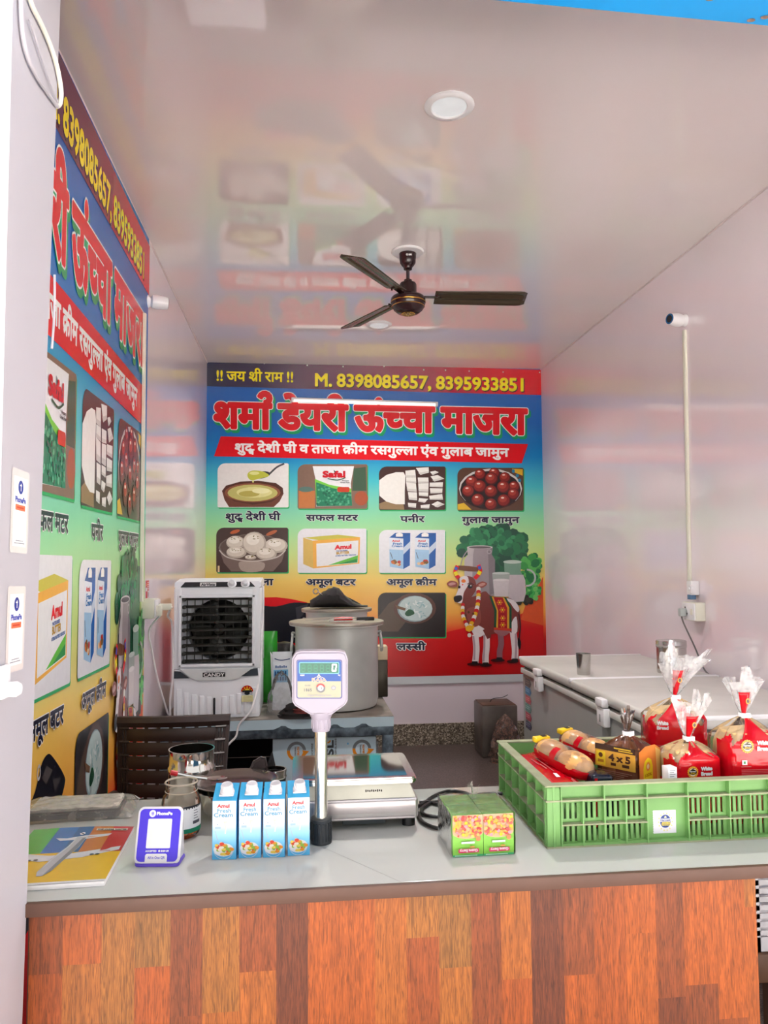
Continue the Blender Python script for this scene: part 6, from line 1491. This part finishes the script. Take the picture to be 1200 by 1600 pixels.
def ribs(name, L, xs, gz, M, skip=(), top_xs=None, dz=0.0):
    g, zl = gz
    for i, x in enumerate(xs): g.box((x, RB/2, (zl[0]+zl[2])/2), (0.0026, RB, zl[2]-zl[0]), M=M)
    for x in (top_xs or xs): g.box((x, RB/2, (zl[2]+zl[3])/2), (0.0026, RB, zl[3]-zl[2]), M=M)
    g.mi = 1
    for i, z in enumerate(zl):
        if i == 1:
            for a_, b_ in skip: g.box(((a_+b_)/2, RB/2-0.0003, z), (b_-a_, RB, 0.0026), M=M)
        else: g.box((L/2, (RB/2 if i < 3 else (RB+WT)/2)-0.0003, z+0.0013+dz), (L, RB if i < 3 else RB+WT+0.003, 0.003), M=M)
    g.build(name, [M_gr, M_grd], crate, smooth=0)
# front
xs = [CORNER+CELL*k for k in range(5)]; xp = xs[-1]+PANEL; xs2 = [xp+CELL*k for k in range(7)]; xe = xs2[-1]
KL = xe+CORNER
cells = [(0, CORNER, False)]+[(xs[k], xs[k+1], True) for k in range(4)]+[(xs[-1], xp, False)]+[(xs2[k], xs2[k+1], True) for k in range(6)]+[(xe, KL, False)]
I4 = Matrix.Identity(4)
tops = [CORNER+CELL*0, CORNER+CELL*2, CORNER+CELL*4, xp, xp+CELL*2, xp+CELL*4, xe]
gz = side_wall('front_wall', KL, cells, I4); zl = gz[1]
ribs('front_wall', KL, xs+xs2, gz, I4, skip=((CORNER, xs[-1]), (xp, xe)), top_xs=tops)
for x_ in (CORNER/2, KL-CORNER/2):
    g = G(); g.box((x_, RB/2+0.0008, KH/2-0.001), (CORNER-0.003, RB-0.001, KH-0.004), bev=0.003); g.build('corner_post', M_gr, crate)
Mb = Matrix.Translation((KL, KD, 0)) @ Matrix.Rotation(PI, 4, 'Z')
gz = side_wall('back_wall', KL, [(KL-b, KL-a, s) for a, b, s in cells][::-1], Mb); ribs('back_wall', KL, xs+xs2, gz, Mb, skip=((CORNER, xe),), top_xs=tops)
for nm_, Ms in (('left_wall', Matrix.Translation((0, KD, 0)) @ Matrix.Rotation(-PI/2, 4, 'Z')), ('right_wall', Matrix.Translation((KL, 0, 0)) @ Matrix.Rotation(PI/2, 4, 'Z'))):
    n = 6; st = (KD-0.02)/n; ce = [(0.01+st*k, 0.01+st*(k+1), k in (2, 4)) for k in range(n)]
    gz = side_wall(nm_, KD, [(0, 0.01, False)]+ce+[(KD-0.01, KD, False)], Ms, ny=2)
    ribs(nm_, KD, [0.01+st*k for k in range(n+1)], gz, Ms, skip=((0.01, KD-0.01),), dz=-0.0005)
g = G(); g.box((KL/2, KD/2, 0.004), (KL-0.004, KD-0.004, 0.006)); g.build('crate_floor', M_gr, crate)
# shop sticker on the blank panel
A = Art(lambda u, v: (xs[-1]+PANEL/2+(u-0)/1000, KH*0.335-v/1000), base=-RB+0.0006)
A.poly([(-25, -20), (21, -20), (21, 24)]+[(-25-(1.2 if k % 2 else 0), 24-44*k/20) for k in range(20)], ink(242, 240, 250))
A.pre = lambda a, b: ((a-548)*0.0935*1.0-1, (b-585)*0.0985+2)
for k in range(14):
    q = 2*PI*k/14; A.ell(552+150*math.cos(q), 590+165*math.sin(q), 17, 17, ink(250, 238, 120), n=5)
A.ell(550, 577, 118, 128, ink(52, 74, 150)); A.poly([(440, 525), (660, 525), (670, 560), (640, 590), (560, 575), (470, 590), (432, 560)], ink(206, 214, 240)); A.text('Harvest', 440, 662, 530, 578, [(WHITE, 8, 0, 0), (ink(52, 74, 150), 2, 0, 0)]); A.text('GOLD', 476, 650, 602, 650, [(ink(250, 226, 60), 12, 0, 0), (ink(60, 70, 130), 1, 0, 0)])
for x, y in ((540, 500), (562, 500), (551, 484)): A.ell(x, y, 15, 13, ink(250, 244, 190), n=8)
A.build('brand_sticker', crate, rot=FACE)
Minv = crate.matrix_basis

# ------------------------------------------------------------------ bread
M_bread = mat('pale_bread_crust', (222, 188, 128), rough=0.6, noise=0.05, nscale=20)
M_redp = mat('glossy_red_wrapper', (196, 8, 26), rough=0.16, noise=0.05, bump=0.35, bscale=26)
M_bag = film_mat('bread_bag_film', body=0.10, gloss=0.22); M_tail = film_mat('bread_tail_film', body=0.30, gloss=0.30)
M_tie = mat('white_tie', (240, 238, 240), rough=0.4)
def sq(a, n=0.35):
    c, s = math.cos(a), math.sin(a)
    return (abs(c)**n*(1 if c > 0 else -1), abs(s)**n*(1 if s > 0 else -1))
def bread(name, label, cat, loc, rz, w, d, h, hn, tail, seed, tail_lean=(0, 0), red_top=0.8, brown=False, group='sliced white bread bags'):
    """a sliced loaf standing in a bag: wrapper to height h, gathered neck at hn, flared film above by tail"""
    q = random.Random(seed); J = [[q.uniform(-1, 1) for _ in range(40)] for _ in range(60)]
    t = thing(name, label, cat, loc, rz=rz, group=group)
    g = G()
    def loaf(u, v):
        x, y = sq(2*PI*u, 0.5); k = 0.93*(1-max(0, (v-0.72)/0.28)**2*0.4) if v < 1 else 0
        return (x*w/2*k, y*d/2*k*0.95, 0.004+h*0.96*min(1, v*1.02) if v < 1 else 0.004+h*0.965)
    g.grid(loaf, 28, 14); g.build('bread_loaf', mat('brown_bread_crust', (196, 124, 62), rough=0.6, noise=0.12, nscale=30) if brown else M_bread, t)
    # wrapper: printed lower part, clear shoulders gathered into the neck
    nu, nv = 96, 64
    def wr(u, v):
        x, y = sq(2*PI*u, 0.38); z = hn*v
        if z < h*0.86: k = 1+0.012*J[int(u*24) % 24][int(v*12)]
        else:
            f = min(1.0, (z-h*0.86)/(hn-h*0.86)); x2, y2 = math.cos(2*PI*u), math.sin(2*PI*u); m_ = f**0.7
            k = (1-f)**0.75*(1-0.05)+0.05; k *= 1+0.16*f*(1-f)*4*math.sin(9*2*PI*u+seed)
            x, y = x*(1-m_)+x2*m_, y*(1-m_)+y2*m_
            return (x*w/2*k+tail_lean[0]*0.3*f, y*d/2*max(k, 0.07)+tail_lean[1]*0.3*f, z)
        if v < 0.04: k *= 0.93
        return (x*w/2*k, y*d/2*k, max(z, 0.0015))
    g = G(); g.mi = 0
    vs = [wr(i/nu, j/nv) for j in range(nv+1) for i in range(nu)]
    lo, hi = [], []
    for j in range(nv):
        for i in range(nu):
            i2 = (i+1) % nu; f = (j*nu+i, j*nu+i2, (j+1)*nu+i2, (j+1)*nu+i)
            u = (i+0.5)/nu; zc = hn*(j+0.5)/nv
            front = math.sin(2*PI*u) < 0
            lim = h*red_top+0.010*math.sin(7*u*2*PI+seed)+0.006*J[int(u*40) % 40][3]
            if abs(u-0.75) < 0.05: lim += h*0.24
            if not front: lim -= h*0.25
            (lo if zc < lim else hi).append(f)
    g.mesh(vs, lo); wr_o = g.build('printed_wrapper', mat('brown_printed_wrapper', (96, 50, 36), rough=0.18, noise=0.1, bump=0.3, bscale=26) if brown else M_redp, t)
    g = G(); g.mesh(vs, hi); g.build('clear_shoulder', film_mat('smoky_brown_film', (120, 76, 48), body=0.45, gloss=0.4) if brown else M_bag, t, smooth=70)
    nx, ny = tail_lean[0]*0.3, tail_lean[1]*0.3
    g = G(); g.lathe([(0.0085, -0.004), (0.0105, -0.003), (0.0105, 0.004), (0.0085, 0.005)], c=(nx, ny, hn), n=16); g.box((nx, ny-0.010, hn), (0.020, 0.003, 0.010), bev=0.001); g.build('neck_tie', M_tie, t)
    # tail: gathered red tongue and flared film
    def fl(u, v, r0, r1, pl, ht, flat):
        a_ = 2*PI*u; r = r0+(r1-r0)*v**0.8; r *= 1+pl*v*math.sin(5*a_+seed)+0.25*v*J[int(u*20) % 20][7]
        z = ht*v*(1+0.32*v*J[int(u*10) % 10][11])
        return (nx+r*math.cos(a_)+tail_lean[0]*v**1.4, ny+r*math.sin(a_)*flat+tail_lean[1]*v**1.4, hn+0.004+z)
    g = G(); g.grid(lambda u, v: fl(u, v, 0.007, tail[0], 0.22, tail[1], 0.55), 40, 12); g.build('film_tail', film_mat('brown_tail_film', (70, 40, 26), body=0.75, gloss=0.45) if brown else M_tail, t, smooth=35)
    if not brown:
        g = G(); g.grid(lambda u, v: (nx-0.002+(0.006+0.016*v)*(u-0.5)*1.3+tail_lean[0]*0.4*v, ny-0.004-0.008*v-0.006*math.sin(PI*u)+tail_lean[1]*v, hn+0.003+tail[1]*0.62*v), 8, 8); rt = g.build('red_tongue', M_redp, t, solid=0.0006)
        A = Art(lambda u, v: (nx+u/1000+tail_lean[0]*0.28, hn+tail[1]*0.42-v/1000), base=-(ny-0.018+tail_lean[1]*0.6)); A.ell(1, 0, 5, 6, ink(246, 170, 40)); A.ell(1, 0, 3, 4, ink(60, 30, 20)); A.build('tongue_emblem', rt, rot=FACE)
    return t, wr_o
def sun_emblem(A, cx, cy, r):
    for k in range(16): A.ell(cx+r*math.cos(2*PI*k/16), cy+r*math.sin(2*PI*k/16), r*0.2, r*0.2, ink(250, 196, 60), n=7)
    A.ell(cx, cy, r, r, ink(246, 160, 40)); A.ell(cx, cy, r*0.82, r*0.82, ink(250, 226, 190)); A.ell(cx, cy, r*0.86, r*0.55, ink(40, 30, 24)); A.text('Harvest', cx-r*0.7, cx+r*0.7, cy-r*0.32, cy-r*0.02, [(WHITE, 0.15, 0, 0)]); A.text('GOLD', cx-r*0.5, cx+r*0.5, cy+r*0.08, cy+r*0.36, [(ink(250, 206, 60), 0.15, 0, 0)])
    A.poly([(cx-r*0.4, cy-r*0.6), (cx+r*0.1, cy-r*0.8), (cx+r*0.5, cy-r*0.7), (cx, cy-r*0.55)], ink(60, 40, 30))
def white_print(t, wr_o, w, d, zc, fine=False, k=1.0, dx=0.0):
    A = Art(lambda u, v: (u/1000*k+dx, zc-v/1000*k), base=d/2*0.995+0.0016)
    sun_emblem(A, -24, 2, 11); A.text('White', -4, 22, -8, -1, [(WHITE, 0.75, 0, 0)]); A.text('Bread', -4, 22, 3, 10, [(WHITE, 0.75, 0, 0)])
    A.rect(-36, 28, -26, 37, WHITE); A.rect(-33, 30, -29, 35, ink(30, 140, 60)); A.rect(-38, 40, -18, 41, ink(246, 150, 140))
    if fine:
        for j in range(7): A.rect(-38, 46+j*3, 30-(j % 3)*4, 47+j*3, ink(240, 120, 124))
    A.build('front_print', wr_o, rot=FACE)
kz = T0+0.0075
def kx(px, y): return at(px, 1200, 1, y).x
def kzz(py, y): return at(1100, py, 1, y).z-kz
# three white loaves
y = 1.575; W1 = 0.108
t, wo = bread('white_bread', 'red white bread bag in the middle of the crate, its pale film tail drooping', 'bread', (kx(1087, 1.54), y, kz), math.radians(3), W1, 0.10, kzz(1168, 1.53), kzz(1160, 1.53), (0.040, 0.075), 3, tail_lean=(0.004, -0.01), red_top=0.84)
white_print(t, wo, W1, 0.10, kzz(1204, 1.525), k=0.92, dx=0.004)
y = 1.565
t, wo = bread('white_bread', 'red white bread bag at the right edge, with the largest upright lettering', 'bread', (kx(1184, 1.52), y, kz), math.radians(-2), 0.122, 0.11, kzz(1140, 1.52), kzz(1126, 1.52), (0.036, 0.075), 8, tail_lean=(0.0, 0.0), red_top=0.88)
white_print(t, wo, 0.122, 0.11, kzz(1167, 1.51), fine=True, k=1.05)
y = 1.725
t, wo = bread('white_bread', 'red bread bag at the back of the crate with the tallest clear film tail', 'bread', (kx(1062, 1.70), y, kz), math.radians(-14), 0.135, 0.10, kzz(1100, 1.70), kzz(1090, 1.70), (0.050, 0.095), 12, tail_lean=(0.022, 0.0), red_top=0.86)
A = Art(lambda u, v: (u/1000, kzz(1100, 1.70)*0.80-v/1000), base=0.0515); A.text('White', -46, -22, -9, -1, [(WHITE, 0.6, 0, 0)]); A.text('Bread', -46, -22, 2, 9, [(WHITE, 0.6, 0, 0)])
for j in range(9): A.rect(-50, 44+j*3.2, -14-(j % 3)*3, 45+j*3.2, ink(226, 96, 100))
A.build('front_print', wo, rot=FACE)
# brown bread
y = 1.60; Hb, Hn = kzz(1160, 1.56), kzz(1149, 1.56); BWd = 0.102
t, wo = bread('brown_bread', 'brown bread in an orange and brown printed bag with a dark twisted top', 'bread', (kx(990, 1.57), y, kz), math.radians(38), BWd, BWd, Hb, Hn, (0.020, 0.044), 21, tail_lean=(0.006, 0.0), red_top=0.80, brown=True, group=None)
zt_ = kzz(1166, 1.55)
A = Art(lambda u, v: (u/1000, zt_-v/1000), base=BWd/2+0.0006)        # the street-left face: dark panel with a yellow label
A.rect(-46, -2, 46, 10, ink(64, 40, 32)); A.rect(-2, 1, 36, 3.5, ink(236, 190, 50)); A.rect(8, 5.5, 40, 7.5, ink(236, 190, 50))
A.rect(-46, 10, 46, 44, ink(226, 166, 62)); A.rect(-43, 13, -22, 41, ink(246, 208, 50)); A.ell(-33, 21, 5, 5, ink(90, 50, 30)); A.rect(-40, 30, -26, 36, ink(180, 120, 40))
A.text('4 x 5', -14, 34, 16, 29, [(ink(70, 40, 28), 1.1, 0, 0)]); A.rect(-10, 33, 2, 39, ink(80, 46, 30)); A.rect(16, 33, 32, 39, ink(80, 46, 30))
for j in range(12): A.rect(-44, 50+j*4, 38-(j % 3)*9, 51.6+j*4, ink(160, 112, 92))
A.build('side_print', wo, rot=(PI/2, 0, -PI/2))
A = Art(lambda u, v: (u/1000, zt_-v/1000), base=BWd/2+0.0006)
A.poly([(-47, 4), (-20, -4), (20, -2), (46, 10), (48, 100), (-47, 100)], ink(236, 138, 60)); A.poly([(24, 4), (46, 14), (48, 100), (30, 100)], ink(244, 194, 106)); A.poly([(-30, 40), (-24, 26), (-10, 20), (4, 26), (10, 40), (8, 100), (-30, 100)], ink(250, 222, 40)); A.ell(-10, 38, 9, 9, ink(240, 150, 60)); A.ell(-10, 38, 5, 5, ink(250, 220, 160)); A.text('100%', -24, 4, 52, 58, [(ink(180, 130, 20), 0.4, 0, 0)])
A.build('front_print', wo, rot=FACE)
t = thing('ingredient_card', 'white printed card wedged between the brown bread and the middle white loaf', 'card', (kx(1044, 1.51), 1.505, kz), rz=math.radians(8))
g = G(); g.box((0, 0, kzz(1196, 1.50)/2), (0.020, 0.022, kzz(1196, 1.50)), bev=0.001); g.build('card_body', M_tie, t)
A = Art(lambda u, v: (u/1000, kzz(1196, 1.50)-v/1000), base=0.0112)
for j in range(6): A.rect(-7, 5+j*4, 6-(j % 2)*3, 6.4+j*4, ink(150, 150, 160))
A.build('fine_print', t, rot=FACE)

# bun packs: long soft rolls in clear film with a red printed belly
def bun_pack(label, pa, pb, za, zb, seed, r=0.036):
    q = random.Random(seed); J = [[q.uniform(-1, 1) for _ in range(30)] for _ in range(30)]
    a_, b_ = Vector(pa), Vector(pb); L = (b_-a_).length; mid = (a_+b_)/2
    t = thing('bun_pack', label, 'bread', mid, group='bun packs'); dv = (b_-a_).normalized()
    t.rotation_euler = (0, -math.asin(dv.z), math.atan2(dv.y, dv.x))
    for k, (c, l_) in enumerate(((-0.23, 0.46), (0.23, 0.50))):
        g = G()
        def bn(u, v, c=c, l_=l_):
            x = (v-0.5)*2; e = max(0, 1-abs(x)**2.6)**0.5
            return (L*(c+l_*0.5*x), r*0.93*e*math.cos(2*PI*u), r*0.76*e*math.sin(2*PI*u)+0.002)
        g.grid(bn, 24, 16); g.build('bun', mat('glazed_bun_crust', (226, 172, 104), rough=0.28, noise=0.22, nscale=26), t)
    def sk(u, v):
        x = (v-0.5)*2; e = (max(0, 1-abs(x)**3.2)**0.5*0.97+0.03)*(1+0.04*J[int(u*20) % 20][int(v*16)]); f = 1.0+0.5*max(0, abs(x)-0.9)*10*0.3
        return (L*0.53*x, r*e*f*math.cos(2*PI*u), max(r*e*0.85*math.sin(2*PI*u), -r*0.8))
    nu, nv = 28, 20; vs = [sk(i/nu, j/nv) for j in range(nv+1) for i in range(nu)]; lo, hi = [], []
    for j in range(nv):
        for i in range(nu):
            i2 = (i+1) % nu; f = (j*nu+i, j*nu+i2, (j+1)*nu+i2, (j+1)*nu+i); u = (i+0.5)/nu; band = 0.46 < (j+0.5)/nv < 0.53
            (lo if (math.sin(2*PI*u) < 0.12+(0.8 if band else 0)) else hi).append(f)
    g = G(); g.mesh(vs, lo); g.build('red_belly', M_redp, t); g = G(); g.mesh(vs, hi); g.build('clear_wrapper', film_mat('bun_film', body=0.16, gloss=0.26), t)
    g = G(); g.box((-L*0.47, 0.0, r*0.55), (0.016, 0.040, 0.012), bev=0.003); tg = g.build('yellow_tag', mat('yellow_tag', (246, 206, 40), rough=0.3), t)
    g = G(); g.box((-L*0.47, 0.006, r*0.55+0.0065), (0.010, 0.012, 0.001)); g.build('tag_print', mat('tag_print', (40, 34, 30), rough=0.4), tg)
def K(px, py, y): q = at(px, py, 1, y); return (q.x, y, q.z)
bun_pack('bun pack with two glazed rolls in clear film, nearest the left end of the crate', K(843, 1166, 1.72), K(922, 1208, 1.555), 0, 0, 4, r=0.034)
bun_pack('bun pack with two glazed rolls leaning behind the other one, toward the brown bread', K(880, 1153, 1.775), K(950, 1182, 1.66), 0, 0, 6, r=0.034)
t = thing('red_flat_pack', 'flat red printed bread pack leaning low against the left end of the crate', 'bread', K(856, 1213, 1.58), group=None)
pa_, pb_, pc_, pd_ = [Vector(K(*k_)) for k_ in ((803, 1186, 1.755), (835, 1181, 1.765), (920, 1238, 1.50), (872, 1236, 1.49))]
o_ = Vector(t.location)
g = G()
def fp_(u, v):
    p = (pa_*(1-u)+pb_*u)*(1-v)+(pd_*(1-u)+pc_*u)*v-o_
    return p+Vector((0, 0, 0.006*math.sin(PI*u)*math.sin(PI*v)+0.0015*K_[int(u*10)][int(v*16)]))
g.grid(fp_, 10, 16); rp = g.build('pack_body', M_redp, t, solid=0.016)
for u, v, l_ in ((0.3, 0.25, 0.18), (0.45, 0.3, 0.2), (0.6, 0.3, 0.16), (0.3, 0.45, 0.14), (0.45, 0.5, 0.16), (0.7, 0.85, 0.1), (0.8, 0.8, 0.12)):
    a1, b1 = fp_(u, v), fp_(u, v+l_); n = Vector((0, 0, 0.0105)); s_ = (fp_(u+0.05, v)-a1)
    g = G(); g.mesh([a1+n, a1+s_+n, b1+s_+n, b1+n], [(0, 1, 2, 3)]); g.build('printed_line', ink(240, 130, 130), rp)
g = G(); a1 = fp_(0.32, 0.72); n = Vector((0, 0, 0.011)); g.mesh([a1+n, fp_(0.46, 0.72)+n, fp_(0.46, 0.79)+n, fp_(0.32, 0.79)+n], [(0, 1, 2, 3)]); g.build('white_mark', M_tie, rp)
t = thing('navy_pack', 'dark navy packet low in the crate between the bun packs and the brown bread', 'packet', (kx(932, 1.56), 1.55, kz))
g = G(); g.box((0, 0, kzz(1196, 1.57)/2), (0.045, 0.05, kzz(1196, 1.57)), bev=0.008, seg=3); g.build('packet_body', mat('navy_wrapper', (18, 24, 44), rough=0.2), t)
g = G(); g.box((-0.015, -0.0255, kzz(1196, 1.57)/2), (0.006, 0.001, kzz(1196, 1.57)*0.9)); g.build('red_stripe', M_redp, t)
